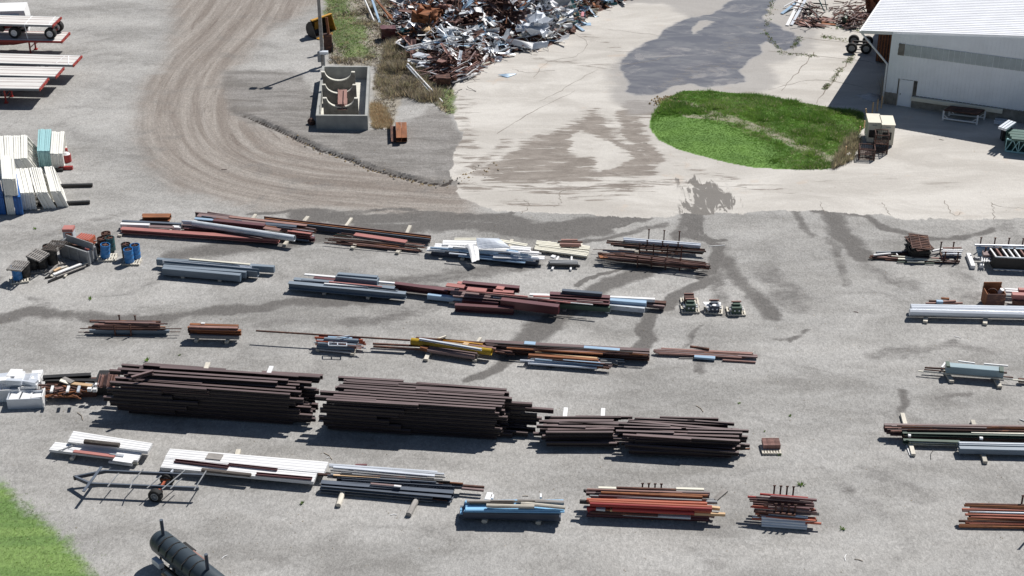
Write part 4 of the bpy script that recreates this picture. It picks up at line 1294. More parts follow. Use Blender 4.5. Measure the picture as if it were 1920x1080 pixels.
for i in range(13):
    m=MB(); a=r.uniform(-.35,.35) if i>8 else r.uniform(-.12,.12); wd=1.25; z=.08+i*.075
    for k in range(9): m.box((c.x+0,c.y,z),(.01,.01,.01)) if 0 else m.bar(Vector((math.cos(a)*-wd/2-math.sin(a)*(k-4)*.2,math.sin(a)*-wd/2+math.cos(a)*(k-4)*.2,0)),Vector((math.cos(a)*wd/2-math.sin(a)*(k-4)*.2,math.sin(a)*wd/2+math.cos(a)*(k-4)*.2,0)),.11,.04)
    for s in(-1,0,1): m.bar(Vector((math.cos(a)*s*wd*.48+math.sin(a)*.85,math.sin(a)*s*wd*.48-math.cos(a)*.85,0)),Vector((math.cos(a)*s*wd*.48-math.sin(a)*.85,math.sin(a)*s*wd*.48+math.cos(a)*.85,0)),.06,.05)
    o=bpy.data.objects.new('steel_grate',m.mesh('steel_grate','rustdark' if i>10 else 'black')); col.objects.link(o); o.location=c+Vector((r.uniform(-.06,.06),r.uniform(-.06,.06),z))
    if i>10: o.rotation_euler=(.12,.08,0)
    tag(o,'dark steel grate in the square stack right of the flat bars','steel grate',g)
cradle(1778,484,1.4,.8,-.05,'small dark rack holding pale short pipes','cradle racks at the right side',n=2,gapx=.8)
PILE('pale short pipes in the small rack','''
steel_pipe|pale pink-grey short pipe in the small rack|steel pipe
P rustpink .1 .1 .75 1768 463.5 1803 463.5
P white .12 .12 .7 1768 467 1806 468
P white .12 .12 .66 1766 470 1804 471
P silver .12 .12 .55 1768 474 1802 475
P navy .14 .14 .4 1766 478 1803 479
P navy .14 .14 .25 1768 481 1802 482
steel_pipe|short white pipe left of the small rack|steel pipe
P white .14 .14 .3 1748 469 1768 465
''')
cradle(1880,480,1.4,.95,-.05,'dark rack holding light blue tubes at the right edge','cradle racks at the right side',n=4,gapx=.9)
PILE('light blue tubes at the right edge','''
steel_tube|light blue tube in the rack at the right edge|steel tube
P silver .14 .14 .9 1828 457.5 1990 461
P ltblue .22 .22 .75 1831 462 1990 468
P ltblue .22 .22 .6 1832 465.5 1990 471
P ltblue .22 .22 .45 1833 469 1990 476
P ltblue .22 .22 .25 1834 475 1990 483
P white .12 .12 .75 1880 462 1990 463
''')
PILE('pale posts in front of the light blue tubes','''
timber_post|white post lying askew left of the ladder frame|post
B white .28 .24 .26 1816 474 1825 498
timber_block|short white block before the ladder frame|timber
B white .26 .2 .22 1841 498 1841 493
steel_plate|brown plate on the dark crate at the right edge|steel plate
B taupe .6 .2 .7 1843 474 1868 475
steel_bar|white bar beside the dark crate at the right edge|steel bar
B white .08 .08 .3 1829 482 1862 484
B white .08 .08 .3 1836 484 1862 487
''')
PILE('pink and white beams cut by the right edge','''
steel_beam|pink and white beam cut by the right edge of the yard|steel beam
B white .14 .12 .5 1884 541 1940 544
B white .14 .12 .45 1886 545 1940 548
B dustpink .4 .3 .7 1898 550 1960 553
B dustpink .3 .2 .8 1910 541 1960 543
B rustpink .3 .2 .6 1914 545.5 1960 547
B navy .12 .1 .3 1881 553 1940 555
B rustdark .4 .3 .4 1900 561 1960 564
steel_rod|rusty twisted rod by the pink and white beams|rod
P rustdark .05 .05 .1 1880 567 1930 574
P rust .05 .05 .1 1896 574 1950 578
P rust .05 .05 .1 1900 570 1950 572
''')

def CLUT(nm,lab,cat,grp,x0,y0,x1,y1,n,z,mats,sl,dep,w0=.04,w1=.1,seed=0,l0=.3,l1=.95,k='B'):
    """thin stock strewn over a pile: left end x0,y0 to right end x1,y1, dep picture rows deep"""
    r=random.Random(seed); 
    for i in range(n):
        L_=(x1-x0)*r.uniform(l0,l1); xs_=x0+r.uniform(0,(x1-x0)-L_); v=r.random(); yb=y0+(xs_-x0)*(y1-y0)/(x1-x0)+dep*v; zz=z-(z*.6)*v; w_=r.uniform(w0,w1)
        bar3(nm,G(xs_,yb,zz+r.uniform(0,.06)),G(xs_+L_,yb+L_*(y1-y0)/(x1-x0)+r.uniform(-1.6,1.6)*sl,zz+r.uniform(0,.06)),r.choice([k,'P']),w_,w_*.9,r.choice(mats),label=lab,cat=cat,group=grp)
RM=['rustdark','rustpink','brown','rustdark','rust']
CLUT('steel_rod','thin rod strewn over the long dark beams of the third row','steel rod','long dark beams at the right of the third row',905,641,1218,662,26,.72,RM+['black'],1,8,seed=1)
CLUT('steel_rod','thin bar strewn over the orange and silver pipes','steel rod','orange and silver pipes before the long dark beams',985,668,1150,682,14,.5,RM+['silver','ltblue'],1,8,seed=2)
CLUT('steel_rod','thin bar strewn over the yellow pipe heap','steel rod','yellow pipe heap in the third row',775,634,930,652,10,.8,RM+['tanwood','galv'],1,6,seed=3)
CLUT('steel_rod','thin rod strewn over the far-left beam pile','steel rod','mixed beams of the far-left pile',370,402,592,434,22,.8,RM+['navy','galv','taupe'],1,8,seed=4)
CLUT('steel_rod','thin rod in the low brown heap left of the white sheets','steel rod','thin brown pipes and planks left of the white sheets',612,440,800,460,16,.34,RM+['greywood'],1,12,seed=5)
CLUT('metal_strip','narrow pale strip on the white sheet metal pile','metal strip','white sheet metal pile in the far row',805,458,1015,474,20,.8,['white','silver','ltblue','white','navy','aqua'],1,14,seed=6,w1=.16,l0=.15,l1=.6)
CLUT('steel_strip','narrow strip lying on the painted beams of the second row','metal strip','blue-grey beams of the long painted row',545,520,750,541,9,.75,['white','bluegrey','dustpink','navy'],1,8,seed=7)
CLUT('steel_strip','narrow strip lying on the maroon stacks','metal strip','maroon beams in the middle of the painted row',845,540,1140,566,14,1.05,['maroon','dustpink','brown','taupe','white'],1,14,seed=8,l0=.1,l1=.4)
CLUT('steel_rod','thin rod in the left cradle rack of the third row','steel rod','brown and blue tubes in the left rack of the third row',165,602,318,606,12,.68,RM,1,14,seed=9)
CLUT('steel_pipe','thinner pipe wedged in the red pipe rack','steel pipe','pipes in the red pipe rack',1098,916,1340,926,26,1.12,['rust','red','orange','brown','grey','rustpink','maroon','rustdark'],1,42,seed=10,w0=.07,w1=.15,l0=.4)
CLUT('steel_pipe','thinner pipe wedged in the red and silver rack','steel pipe','pipes in the short red and silver rack',1404,926,1532,936,16,1.3,['red','maroon','orange','rustdark','taupe'],1,40,seed=11,w0=.07,w1=.12,l0=.5)
CLUT('steel_rod','thin rod strewn along the long beams at the right edge','steel rod','long painted beams at the right edge',1670,797,2060,802,14,.8,RM+['green','grey'],1,26,seed=12,w0=.05,w1=.09)
CLUT('timber_strip','peeling weathered strip on the light blue sheets','timber strip','light blue sheets under weathered timbers',872,938,1058,940,9,1.1,['greywood','wood','darkwood'],1,12,seed=13,l0=.2,l1=.6)
CLUT('steel_rod','thin grey rod in the navy and silver rows','steel rod','navy channels right of the wide white sheets',610,884,860,902,16,.6,['grey','galv','navy','rustdark','black'],1,18,seed=14)
CLUT('steel_rod','thin rod strewn over the blue-grey pipes with red ends','steel rod','blue-grey pipes with red ends in the third row',588,630,684,638,10,.85,['orange','rustpink','bluegrey','galv'],1,16,seed=15)
CLUT('metal_scrap','small bar on the stacks at the far right row','steel rod','flat bars left of the black grate stack',1632,476,1800,488,14,.26,RM+['cream'],1,6,seed=16)
# ---------------------------------------------------------------- the white shed
W0=G(1657,194); wd=Vector((.921,-.388,0)).normalized(); bk=Vector((.388,.921,0)).normalized()
hE=5.
while proj(W0+Vector((0,0,hE)))[1]>66: hE+=.02
rc_=G(1615,57.5,hE-.1); ov=(W0-rc_).dot(wd); fr=(W0-rc_).dot(bk)      # overhang to the left and in front
pitch=.1
for k in range(200):
    s=(G(1920,71,hE)-rc_).dot(wd)
    q=rc_+wd*13; 
    # picture height of the rake above x=1920
    lo,hi=0,30
    for _ in range(30):
        m_=(lo+hi)/2; pp=proj(rc_+wd*m_+Vector((0,0,pitch*m_)))
        if pp[0]<1920: lo=m_
        else: hi=m_
    if pp[1]>71: pitch+=.002
    else: break
SW,SD=26.,46.
def fw(a,b,z): return W0+wd*a+bk*b+Vector((0,0,z))
shed=thing('metal_shed',W0,'large white ribbed metal shed with a low pitched roof beside the pavement','building')
def zr(a): return hE+pitch*(min(a,SW-a)+ov)
# ribbed gable wall
m=MB(); n=int(SW/.3); dr0,dr1,dh=1.02,2.12,2.25; zb=1.0
for i in range(n):
    a0,a1=i*SW/n,(i+1)*SW/n
    bz=zb if not(a0<dr1 and a1>dr0) else dh
    for u0,u1,dd in((a0,a0+.24,0),(a0+.24,a1,.045)):
        v=[fw(u0,-dd,bz),fw(u1,-dd,bz),fw(u1,-dd,zr(u1)-.12),fw(u0,-dd,zr(u0)-.12)]; m.add(v,[(0,1,2,3)])
    for u,dd in((a0+.24,.045),(a1,.045)):
        m.add([fw(u,0,bz),fw(u,-dd,bz),fw(u,-dd,zr(u)-.12),fw(u,0,zr(u)-.12)],[(0,1,2,3)])
m.build('wall','shedwhite',shed,label='white ribbed gable wall')
m=MB()
for a,b,c,d in((0,.15,0,SD),(SW-.15,.15,SW,SD)):
    m.add([fw(a,b,0),fw(c,b,0),fw(c,d,0),fw(a,d,0),fw(a,b,hE+.1),fw(c,b,hE+.1),fw(c,d,hE+.1),fw(a,d,hE+.1)],[(0,1,5,4),(1,2,6,5),(2,3,7,6),(3,0,4,7)])
m.build('wall','shedwhite',shed)
m=MB(); m.add([fw(.02,-.01,0),fw(dr0-.03,-.01,0),fw(dr0-.03,-.01,zb-.005),fw(.02,-.01,zb-.005),fw(.02,.3,0),fw(.02,.3,zb-.005)],[(0,1,2,3),(4,0,3,5)])
m.add([fw(dr1+.03,-.01,0),fw(SW,-.01,0),fw(SW,-.01,zb-.005),fw(dr1+.03,-.01,zb-.005)],[(0,1,2,3)])
m.add([fw(dr1+.03,-.12,zb-.02),fw(SW,-.12,zb-.02),fw(SW,-.005,zb+.03),fw(dr1+.03,-.005,zb+.03)],[(0,1,2,3)])
m.build('foundation','stone',shed,label='grey stone foundation')
m=MB(); nb=int((SW-2)/.42)
for i in range(nb):
    a=1.12+i*.42; z0=hE-1.5; m.add([fw(a+.012,-.06,z0),fw(a+.408,-.06,z0),fw(a+.408,-.06,z0+.92),fw(a+.012,-.06,z0+.92)],[(0,1,2,3)])
    m.add([fw(a+.19,-.085,z0),fw(a+.23,-.085,z0),fw(a+.23,-.085,z0+.92),fw(a+.19,-.085,z0+.92)],[(0,1,2,3)])
m.build('skylight_strip','translucent',shed,label='grey translucent band high in the wall')
m=MB(); z0=hE-1.5; pts=[(.62,-.02),(1.1,-.02),(1.1,.94),(.62,.94)]+[(.62+random.uniform(-.05,.03),.94-.12*k) for k in range(1,8)]
m.add([fw(a,-.062,z0+b) for a,b in pts],[tuple(range(len(pts)))]); m.build('patch','stone',shed,label='tan patch left of the translucent band')
dm=MB(); cdr=fw((dr0+dr1)/2,-.03,dh/2); rz=math.atan2(wd.y,wd.x)
dm.box(cdr,(dr1-dr0-.1,.06,dh-.06),rz=rz); dr=dm.build('door','shedwhite',shed,label='plain white door')
for a in(dr0+.02,dr1-.02): m=MB(); m.box(fw(a,-.04,dh/2),(.05,.1,dh),rz=rz); m.build('door_frame','white',shed)
m=MB(); m.box(fw(dr0+.18,-.1,1.02),(.05,.07,.12),rz=rz); o=m.build('door_handle','grey'); o.parent=dr; o.location=o.location-W0-dr.location
# roof: two ribbed slopes
m=MB(); f0=-fr; ns=int((SD+fr)/.45)
for side in(0,1):
    for i in range(ns):
        b0=f0+i*.45
        for u0,u1,zz in((b0,b0+.36,0),(b0+.36,b0+.40,.03),(b0+.40,b0+.45,0)):
            if side==0: A1,A2=-ov,SW/2
            else: A1,A2=SW+ov,SW/2
            m.add([fw(A1,u0,hE-.1+zz),fw(A2,u0,zr(SW/2)-.1+zz+0),fw(A2,u1,zr(SW/2)-.1+zz),fw(A1,u1,hE-.1+zz)],[(0,1,2,3)])
        u=b0+.36; z1=zr(SW/2)-.1
        for uu in(u,u+.04): m.add([fw(A1,uu,hE-.1),fw(A2,uu,z1),fw(A2,uu,z1+.03),fw(A1,uu,hE-.07)],[(0,1,2,3)])
rf=m.build('roof','roofwhite',shed,label='pale ribbed metal roof')
m=MB(); z1=zr(SW/2)-.1
m.bar(fw(-ov,-fr-.02,hE-.2),fw(SW/2,-fr-.02,z1-.1),.06,.26); m.bar(fw(SW+ov,-fr-.02,hE-.2),fw(SW/2,-fr-.02,z1-.1),.06,.26)
m.build('rake_trim','white',shed)
m=MB(); m.bar(fw(-ov-.08,-fr,hE-.22),fw(-ov-.08,SD,hE-.22),.16,.16); m.build('gutter','white',shed)
m=MB(); m.add([fw(-ov,-fr,hE-.32),fw(0,-fr,hE-.12),fw(0,SD,hE-.12),fw(-ov,SD,hE-.32)],[(0,3,2,1)]); m.build('soffit','rustdark',shed)
m=MB(); m.tube(fw(-ov+.02,-fr+.08,hE-.3),fw(-.1,-.09,hE-2.35),.075,8); m.tube(fw(-.1,-.09,hE-2.33),fw(-.1,-.09,.1),.075,8); m.build('downspout','white',shed,True)
for k in range(9):
    m=MB(); m.box(fw(-ov+.2,4+k*5,(hE-.3)/2),(.16,.16,hE-.3),rz=rz)
    if k>1: m.build('post','rustdark',shed)
# brown container tucked under the overhang
gB=G(1641,117); bx=MB(); rr_=(gB-W0); s0=rr_.dot(wd); b0=rr_.dot(bk)
s1=-.12; cw=s1-s0
T=thing('storage_container',fw(s0+cw/2,b0+1.6,0),'rusty brown container tucked under the left overhang of the white shed','container')
m=MB(); m.box(fw(s0+cw/2,b0+1.6,1.55),(cw,3.2,2.9),rz=rz); m.build('body','rustdark',T)
m=MB(); [m.box(fw(s0+.12+k*.24,b0-.02,1.55),(.08,.05,2.7),rz=rz) for k in range(max(2,int(cw/.24)))]; m.build('door','rust',T)
# long pale beams laid along the foundation
PILE('long pale beams along the shed foundation','''
steel_beam|long cream beam laid along the foundation of the white shed|steel beam
B cream .22 .3 1.02 1709 181 1880 205.5
steel_beam|thin grey-white beam beside the long cream one, right end of the shed wall|steel beam
B silver .16 .14 .8 1880 206 2060 231
B grey .12 .12 .85 1720 183 1860 202
''')
for x,y in((1722,199),(1800,209),(1868,219),(1915,226)):
    m=MB(); c=G(x,y)+bk*.25; m.box(c+Vector((0,0,.35)),(.3,.3,.7),rz=rz); m.build('support_block','stone',label='stone block carrying the long pale beams by the shed',cat='block',group='blocks under the long pale beams')
T=thing('work_bench',G(1803,226),'brown topped steel bench with white legs by the shed wall','bench')
a,b,c,d=[G(*p,.85) for p in((1770,206),(1834,214.5),(1848,205),(1782,198))]
m=MB(); m.add([a,b,c,d]+[p-Vector((0,0,.08)) for p in(a,b,c,d)],[(0,1,2,3),(7,6,5,4),(0,4,5,1),(1,5,6,2),(2,6,7,3),(3,7,4,0)]); m.build('top','rustdark',T)
for p in(a,b,c,d):
    m=MB(); z=Vector((0,0,.08)); m.bar(p-z,Vector((p.x,p.y,0)),.11,.11,up=(0,1,0)); m.build('leg','white',T)
for p,q in((a,b),(c,d)):
    m=MB(); m.bar(Vector((p.x,p.y,.16)),Vector((q.x,q.y,.16)),.1,.1); m.build('stretcher','white',T)
    for e,f in((p,q),(q,p)):
        dn=(f-e).normalized(); m=MB(); m.bar(Vector((e.x,e.y,.5)),Vector((e.x,e.y,.18))+dn*.4,.05,.05); m.build('brace','white',T)
# ---------------------------------------------------------------- generator cabinets, cages, posts
def cabinet(x,y,yaw,wx_,dy_,h,label):
    c=G(x,y); T=thing('generator_cabinet',c,label,'cabinet','cream generator cabinets by the grass'); Mr=Matrix.Rotation(yaw,3,'Z')
    L=lambda a,b,z:c+Mr@Vector((a,b,z))
    m=MB(); m.box(L(0,0,h/2+.12),(wx_,dy_,h-.06),rz=yaw); m.build('body','beige',T)
    m=MB(); m.box(L(0,0,h+.13),(wx_+.06,dy_+.06,.07),rz=yaw); m.build('lid','beige',T)
    m=MB(); m.box(L(0,0,.06),(wx_-.1,dy_-.05,.12),rz=yaw); m.build('base','greywood',T)
    m=MB(); [m.box(L(wx_/2+.012,-dy_*.1,.45+k*.09),(.02,dy_*.55,.04),rz=yaw) for k in range(9)]; m.build('vent','grey',T)
    m=MB(); m.box(L(-wx_*.05,-dy_/2-.012,.85),(wx_*.7,.02,.6),rz=yaw); m.build('vent','black',T)
    m=MB(); m.box(L(0,-dy_/2-.02,h-.05),(wx_*.35,.03,.05),rz=yaw); m.build('handle','grey',T)
    return T
cabinet(1634,262,-.1,.95,1.75,1.6,'cream generator cabinet beside the grass, the one further left')
cabinet(1659,266,-.1,.95,1.85,1.6,'cream generator cabinet nearer the shed with louvres in its side')
def cage(x,y,yaw,w_,d_,h,label,lay=2,nm='wire_cage'):
    c=G(x,y); T=thing(nm,c,label,'wire cage','dark wire cages before the cream cabinets'); Mr=Matrix.Rotation(yaw,3,'Z')
    L=lambda a,b,z:c+Mr@Vector((a,b,z))
    for sx in(-1,1):
        for sy in(-1,1): m=MB(); m.bar(L(sx*w_/2,sy*d_/2,0),L(sx*w_/2,sy*d_/2,h),.06,.06,up=(0,1,0)); m.build('leg','rustdark',T)
    for k in range(lay+1):
        z=.08+(h-.1)*k/lay
        m=MB()
        for s in(-1,1): m.bar(L(-w_/2,s*d_/2,z),L(w_/2,s*d_/2,z),.05,.05); m.bar(L(s*w_/2,-d_/2,z),L(s*w_/2,d_/2,z),.05,.05)
        if k<lay:
            for j in range(9): m.bar(L(-w_/2,-d_/2+d_*(j+.5)/9,z),L(w_/2,-d_/2+d_*(j+.5)/9,z),.03,.02)
        m.build('shelf','rustdark',T)
    for sx,sy,al in((0,-1,0),(0,1,0),(-1,0,1),(1,0,1)):
        m=MB(); n=7
        for j in range(n):
            t_=-.5+(j+.5)/n
            if al: m.bar(L(sx*w_/2,t_*d_,.05),L(sx*w_/2,t_*d_,h),.015,.015,up=(0,1,0)); m.bar(L(sx*w_/2,-d_/2,h*(j+.5)/n),L(sx*w_/2,d_/2,h*(j+.5)/n),.015,.015)
            else: m.bar(L(t_*w_,sy*d_/2,.05),L(t_*w_,sy*d_/2,h),.015,.015,up=(0,1,0)); m.bar(L(-w_/2,sy*d_/2,h*(j+.5)/n),L(w_/2,sy*d_/2,h*(j+.5)/n),.015,.015)
        m.build('mesh_panel','black',T)
    return T
cage(1624,295,-.15,1.1,1.1,.85,'dark wire cage nearest the grass corner, low and square')
cage(1650,283,-.15,.95,1.1,1.5,'taller dark wire cage standing against the cream cabinets')
g='wooden stakes along the grass edge'
for i,(x,y,h,tl) in enumerate([(1583,300,1.1,.05),(1625,224,.9,-.15),(1620,240,.6,0),(1635,214,1.,0),(1644,209,1.,0),(1652,203,1.05,0),(1612,248,.5,0)]):
    m=MB(); c=G(x,y); m.bar(c,c+Vector((tl,0,h)),.09,.09,up=(0,1,0)); m.build('wooden_stake','tanwood',label='thin wooden stake standing along the right edge of the grass',cat='stake',group=g)
bar3('timber_block',G(1587,290,.35),G(1595,286,.4),'B',.22,.3,'white',label='pale stone block beside the lowest wooden stake',cat='block')
# ---------------------------------------------------------------- loose axle pair
T=thing('axle_bogie',G(1612,93),'pair of trailer axles with four black wheels standing by the shed','axle set')
wl=[]
for x,y in((1597,90),(1624,91),(1601,75),(1627,77)):
    c=G(x,y,.47); m=MB(); ax=Vector((.25,1,0)).normalized(); m.ring(c,ax,.47,.27,.3,24); o=m.build('wheel','tyre',T,True)
    q=MB(); q.tube(c-ax*.1,c-ax*.04,.28,16); q.tube(c-ax*.16,c-ax*.08,.1,10); r_=q.build('rim','grey'); r_.parent=o; r_.location=r_.location-T.location-o.location
    wl.append(c)
for a,b in((0,2),(1,3)): m=MB(); m.tube(wl[a],wl[b],.08,8); m.build('axle','rustdark',T,True)
m=MB(); u=Vector((0,0,.12)); m.bar((wl[0]*.7+wl[2]*.3)+u,(wl[1]*.7+wl[3]*.3)+u,.12,.14); m.bar((wl[0]*.3+wl[2]*.7)+u,(wl[1]*.3+wl[3]*.7)+u,.12,.14); m.build('frame','black',T)
# ---------------------------------------------------------------- racks at the far right edge
g='green truss frames at the right edge'
for k in range(6):
    p=G(1884,284-k*3.2); q=G(2030,302-k*3.2); z1=Vector((0,0,1.0)); m=MB(); d_=(q-p); n=12
    m.bar(p+z1,q+z1,.1,.1); m.bar(p+Vector((0,0,.06)),q+Vector((0,0,.06)),.1,.1)
    for i in range(n):
        a_=p+d_*i/n; b_=p+d_*(i+1)/n
        m.bar(a_+Vector((0,0,.06)),(b_ if i%2 else a_)+z1,.05,.05,up=(0,1,0)); m.bar(a_+(z1 if i%2 else Vector((0,0,.06))),b_+(Vector((0,0,.06)) if i%2 else z1),.05,.05,up=(0,1,0))
    m.build('lattice_truss','aqua' if k==0 else 'rackgreen',label='green lattice truss frame standing in the row at the right edge by the shed',cat='truss frame',group=g)
for k in range(4):
    bar3('steel_beam',G(1888+k*3,243+k*5,1.3-.02*k),G(2030,255+k*5,1.3),'B',.45,.14,'rackgreen',label='dark green flat beam stacked behind the lattice trusses',cat='steel beam',group='dark green beams at the right edge')
m=MB(); c=G(1885,262); m.box(c+Vector((0,0,.5)),(.7,.5,1.)); m.build('steel_stand','black',label='black stand under the silver tube bundle by the shed',cat='stand')
for k in range(3):
    for l in range(2):
        a=G(1874+k*5.2,238+k*1.7,1.75-.18*l); b=G(1893+k*5.2,225+k*1.7,1.75-.18*l)
        bar3('steel_tube',a,b,'B',.19,.17,'silver',label='short silver tube in the bundle resting on the black stand',cat='steel tube',group='silver tubes on the black stand')
PILE('grey tubes in the shed shade','''
steel_tube|grey tube lying in the shade right of the bench|steel tube
B silver .12 .12 .3 1866 221 1890 224
B silver .12 .12 .3 1864 225 1890 228
B silver .12 .12 .2 1864 229 1888 232
''')
# ---------------------------------------------------------------- concrete pit with saddles
h=1.2; c=[G(592,216.5,h),G(689,217,h),G(694,122.5,h),G(604,123.5,h)]; xl=(c[0].x+c[3].x)/2; 
T=thing('concrete_bin',G(640,241),'open concrete bin with three curved saddles inside','concrete bin')
a,b,d,e=c; b=a+Vector(((b-a).x,(b-a).y,0)); th=.2
ux=(b-a).normalized(); uy=(e-a).normalized(); Wb=(b-a).length; Lb=(e-a).length; fl=a.copy(); fl.z=0
P_=lambda u,v,z:fl+ux*u+uy*v+Vector((0,0,z))
def slab(m,u0,v0,u1,v1,z0,z1):
    m.add([P_(u0,v0,z0),P_(u1,v0,z0),P_(u1,v1,z0),P_(u0,v1,z0),P_(u0,v0,z1),P_(u1,v0,z1),P_(u1,v1,z1),P_(u0,v1,z1)],[(3,2,1,0),(4,5,6,7),(0,1,5,4),(1,2,6,5),(2,3,7,6),(3,0,4,7)])
for q in((0,0,Wb,th),(0,Lb-th,Wb,Lb),(0,th,th,Lb-th),(Wb-th,th,Wb,Lb-th)):
    m=MB(); slab(m,*q,0,h); m.build('wall','concrete',T)
m=MB(); slab(m,th,th,Wb-th,Lb-th,.01,.1); m.build('floor','concretelight',T)
m=MB(); slab(m,.0,Lb,Wb,Lb+.05,0,.2) 
for i,(px,py) in enumerate(((642.5,183),(645,158),(648,134))):
    hs=1.75; p=G(px,py,hs); v0=(p-fl).dot(uy); hw=1.36; uc=(p-fl).dot(ux); hs_=hs
    prof_=[(-hw,.1),(hw,.1),(hw,hs_),(hw-.28,hs_)]+[( (hw-.3)*math.cos(t_), hs_-.72*math.sin(t_)) for t_ in [math.pi*k/14 for k in range(1,14)]]+[(-hw+.28,hs_),(-hw,hs_)]
    m=MB(); n=len(prof_); vs=[P_(uc+x_,v0,z_) for x_,z_ in prof_]+[P_(uc+x_,v0+.22,z_) for x_,z_ in prof_]
    m.add(vs,[(k,(k+1)%n,n+(k+1)%n,n+k) for k in range(n)]+[tuple(range(n))[::-1],tuple(range(n,2*n))])
    for x_ in(-.9,0,.95): 
        m.add([P_(uc+x_,v0-.012,.3),P_(uc+x_+.05,v0-.012,.3),P_(uc+x_+.05,v0-.012,1.0),P_(uc+x_,v0-.012,1.0)],[(0,1,2,3)])
    m.build('saddle','stone',T)
    m=MB(); cp=[(hw,hs_),(hw-.28,hs_)]+[((hw-.3)*math.cos(t_),hs_-.72*math.sin(t_)) for t_ in [math.pi*k/14 for k in range(1,14)]]+[(-hw+.28,hs_),(-hw,hs_)]
    for (x0_,z0_),(x1_,z1_) in zip(cp[:-1],cp[1:]): m.add([P_(uc+x0_,v0-.02,z0_+.004),P_(uc+x1_,v0-.02,z1_+.004),P_(uc+x1_,v0+.24,z1_+.004),P_(uc+x0_,v0+.24,z0_+.004),P_(uc+x0_,v0-.02,z0_-.06),P_(uc+x1_,v0-.02,z1_-.06)],[(0,3,2,1),(0,1,5,4)])
    m.build('saddle_cap','concretelight',T)
m=MB(); 
for k in range(8): 
    q=P_(.1,.6+k*.3,1.2+.0); 
T2=bar3('steel_girder',G(642,168,1.32),G(641,195,1.36),'I',.75,.5,'rustpink',label='rust-pink girder piece resting across the saddles of the concrete bin',cat='steel girder')
for dx in(-.22,.22): bar3('steel_girder',G(642,169,1.36)+Vector((dx,0,.12)),G(641,194,1.4)+Vector((dx,0,.12)),'L',.2,.2,'rustpink',label='ridge piece lying on the rust-pink girder in the concrete bin',cat='steel angle',group='ridge pieces in the concrete bin')
g='rusty trough pieces right of the concrete bin'
for k,(dx,z) in enumerate(((-.42,.5),(0,.62),(.42,.45))):
    bar3('steel_trough',G(747,229,z)+Vector((dx,0,0)),G(748,258,z)+Vector((dx,0,0)),'C' if k else 'U',.4,.34,'rust' if k else 'rustdark',label='rusty trough piece in the lone bundle right of the concrete bin',cat='steel trough',group=g)
m=MB(); cc_=G(584,234,.0)
bmq=bmesh.new(); bmesh.ops.create_icosphere(bmq,subdivisions=2,radius=.32)
for v in bmq.verts: v.co*=1+.25*mnoise.noise(v.co*3)
m.add([v.co+cc_+Vector((0,0,.25)) for v in bmq.verts],[[v.index for v in f.verts] for f in bmq.faces]); bmq.free()
m.build('rusty_boulder','rustdark',label='rusty brown lump beside the lower left corner of the concrete bin',cat='lump')
sheet('metal_plate',[(713,236,.06),(720,234,.06),(727,241,.05),(720,243,.05)],'white',0,label='small white plate on the gravel right of the concrete bin',cat='metal plate')
# ---------------------------------------------------------------- lamp pole
pb_=G(606,124); T=thing('lamp_pole',pb_,'tall grey utility pole with flood lamps behind the concrete bin','lamp pole')
m=MB(); m.tube(pb_,pb_+Vector((-.06,0,8.6)),.17,12,.13); m.build('pole','greywood',T,True)
top=pb_+Vector((-.06,0,8.3))
m=MB(); m.bar(top+Vector((-.9,0,0)),top+Vector((.5,0,0)),.08,.08); m.build('cross_arm','grey',T)
for dx in(-.85,.4):
    m=MB(); m.box(top+Vector((dx,-.1,-.1)),(.5,.45,.25)); m.build('lamp_head','grey',T)
m=MB(); m.box(pb_+Vector((-.25,-.15,.9)),(.3,.25,.9)); m.build('meter_box','grey',T)
T=thing('utility_box',G(609,127),'small white box on a post at the rear corner of the concrete bin','utility box')
m=MB(); m.tube(G(609,127),G(609,127)+Vector((0,0,1.2)),.05,8); m.build('post','grey',T); m=MB(); m.box(G(609,127)+Vector((0,0,1.35)),(.7,.4,.22)); m.build('body','silver',T)
# ---------------------------------------------------------------- loader bucket and arm
p=G(594,74); q=G(631,60.5); ax=(q-p).normalized(); nn=Vector((ax.y,-ax.x,0)); Lw=(q-p).length
T=thing('loader_bucket',(p+q)/2,'orange and black wheel loader bucket lying by the lamp pole','loader bucket')
arc=[(0,.03),(-.55,.03),(-.95,.12),(-1.2,.4),(-1.28,.8),(-1.18,1.15),(-.9,1.42),(-.55,1.55)]
def bk_(k0,off,th_):
    m=MB(); n=len(arc); out=[]
    for sgn in(0,1):
        base=p if sgn==0 else q
        for (u,z) in arc: out.append(base+nn*u+Vector((0,0,z)))
        for (u,z) in arc: out.append(base+nn*(u+ (.06 if u>-.9 else .07))+Vector((0,0,z+(.05 if z<.5 else -.05))))
    fs=[]
    for i in range(n-1):
        fs+=[(i,i+1,2*n+i+1,2*n+i),(n+i,2*n+n+i,2*n+n+i+1,n+i+1)]
    fs+=[(0,2*n,3*n,n),(n-1,2*n-1,4*n-1,3*n-1)]
    m.add(out,fs); return m
bk_(0,0,0).build('shell','black',T)
for base,s in((p,-1),(q,1)):
    m=MB(); n=len(arc); o1=[base+nn*u+Vector((0,0,z)) for u,z in arc]; o2=[v+ax*s*.05 for v in o1]; m.add(o1+o2,[tuple(range(n)),tuple(range(2*n-1,n-1,-1))]+[(i,(i+1)%n,n+(i+1)%n,n+i) for i in range(n)]); m.build('side_plate','loader' if s>0 else 'black',T)
m=MB(); m.bar(p+nn*.1+Vector((0,0,.06)),q+nn*.1+Vector((0,0,.06)),.42,.05); m.build('cutting_edge','loader',T)
m=MB(); m.bar(p-nn*.55+Vector((0,0,1.6)),q-nn*.55+Vector((0,0,1.6)),.3,.1); m.build('top_lip','loader',T)
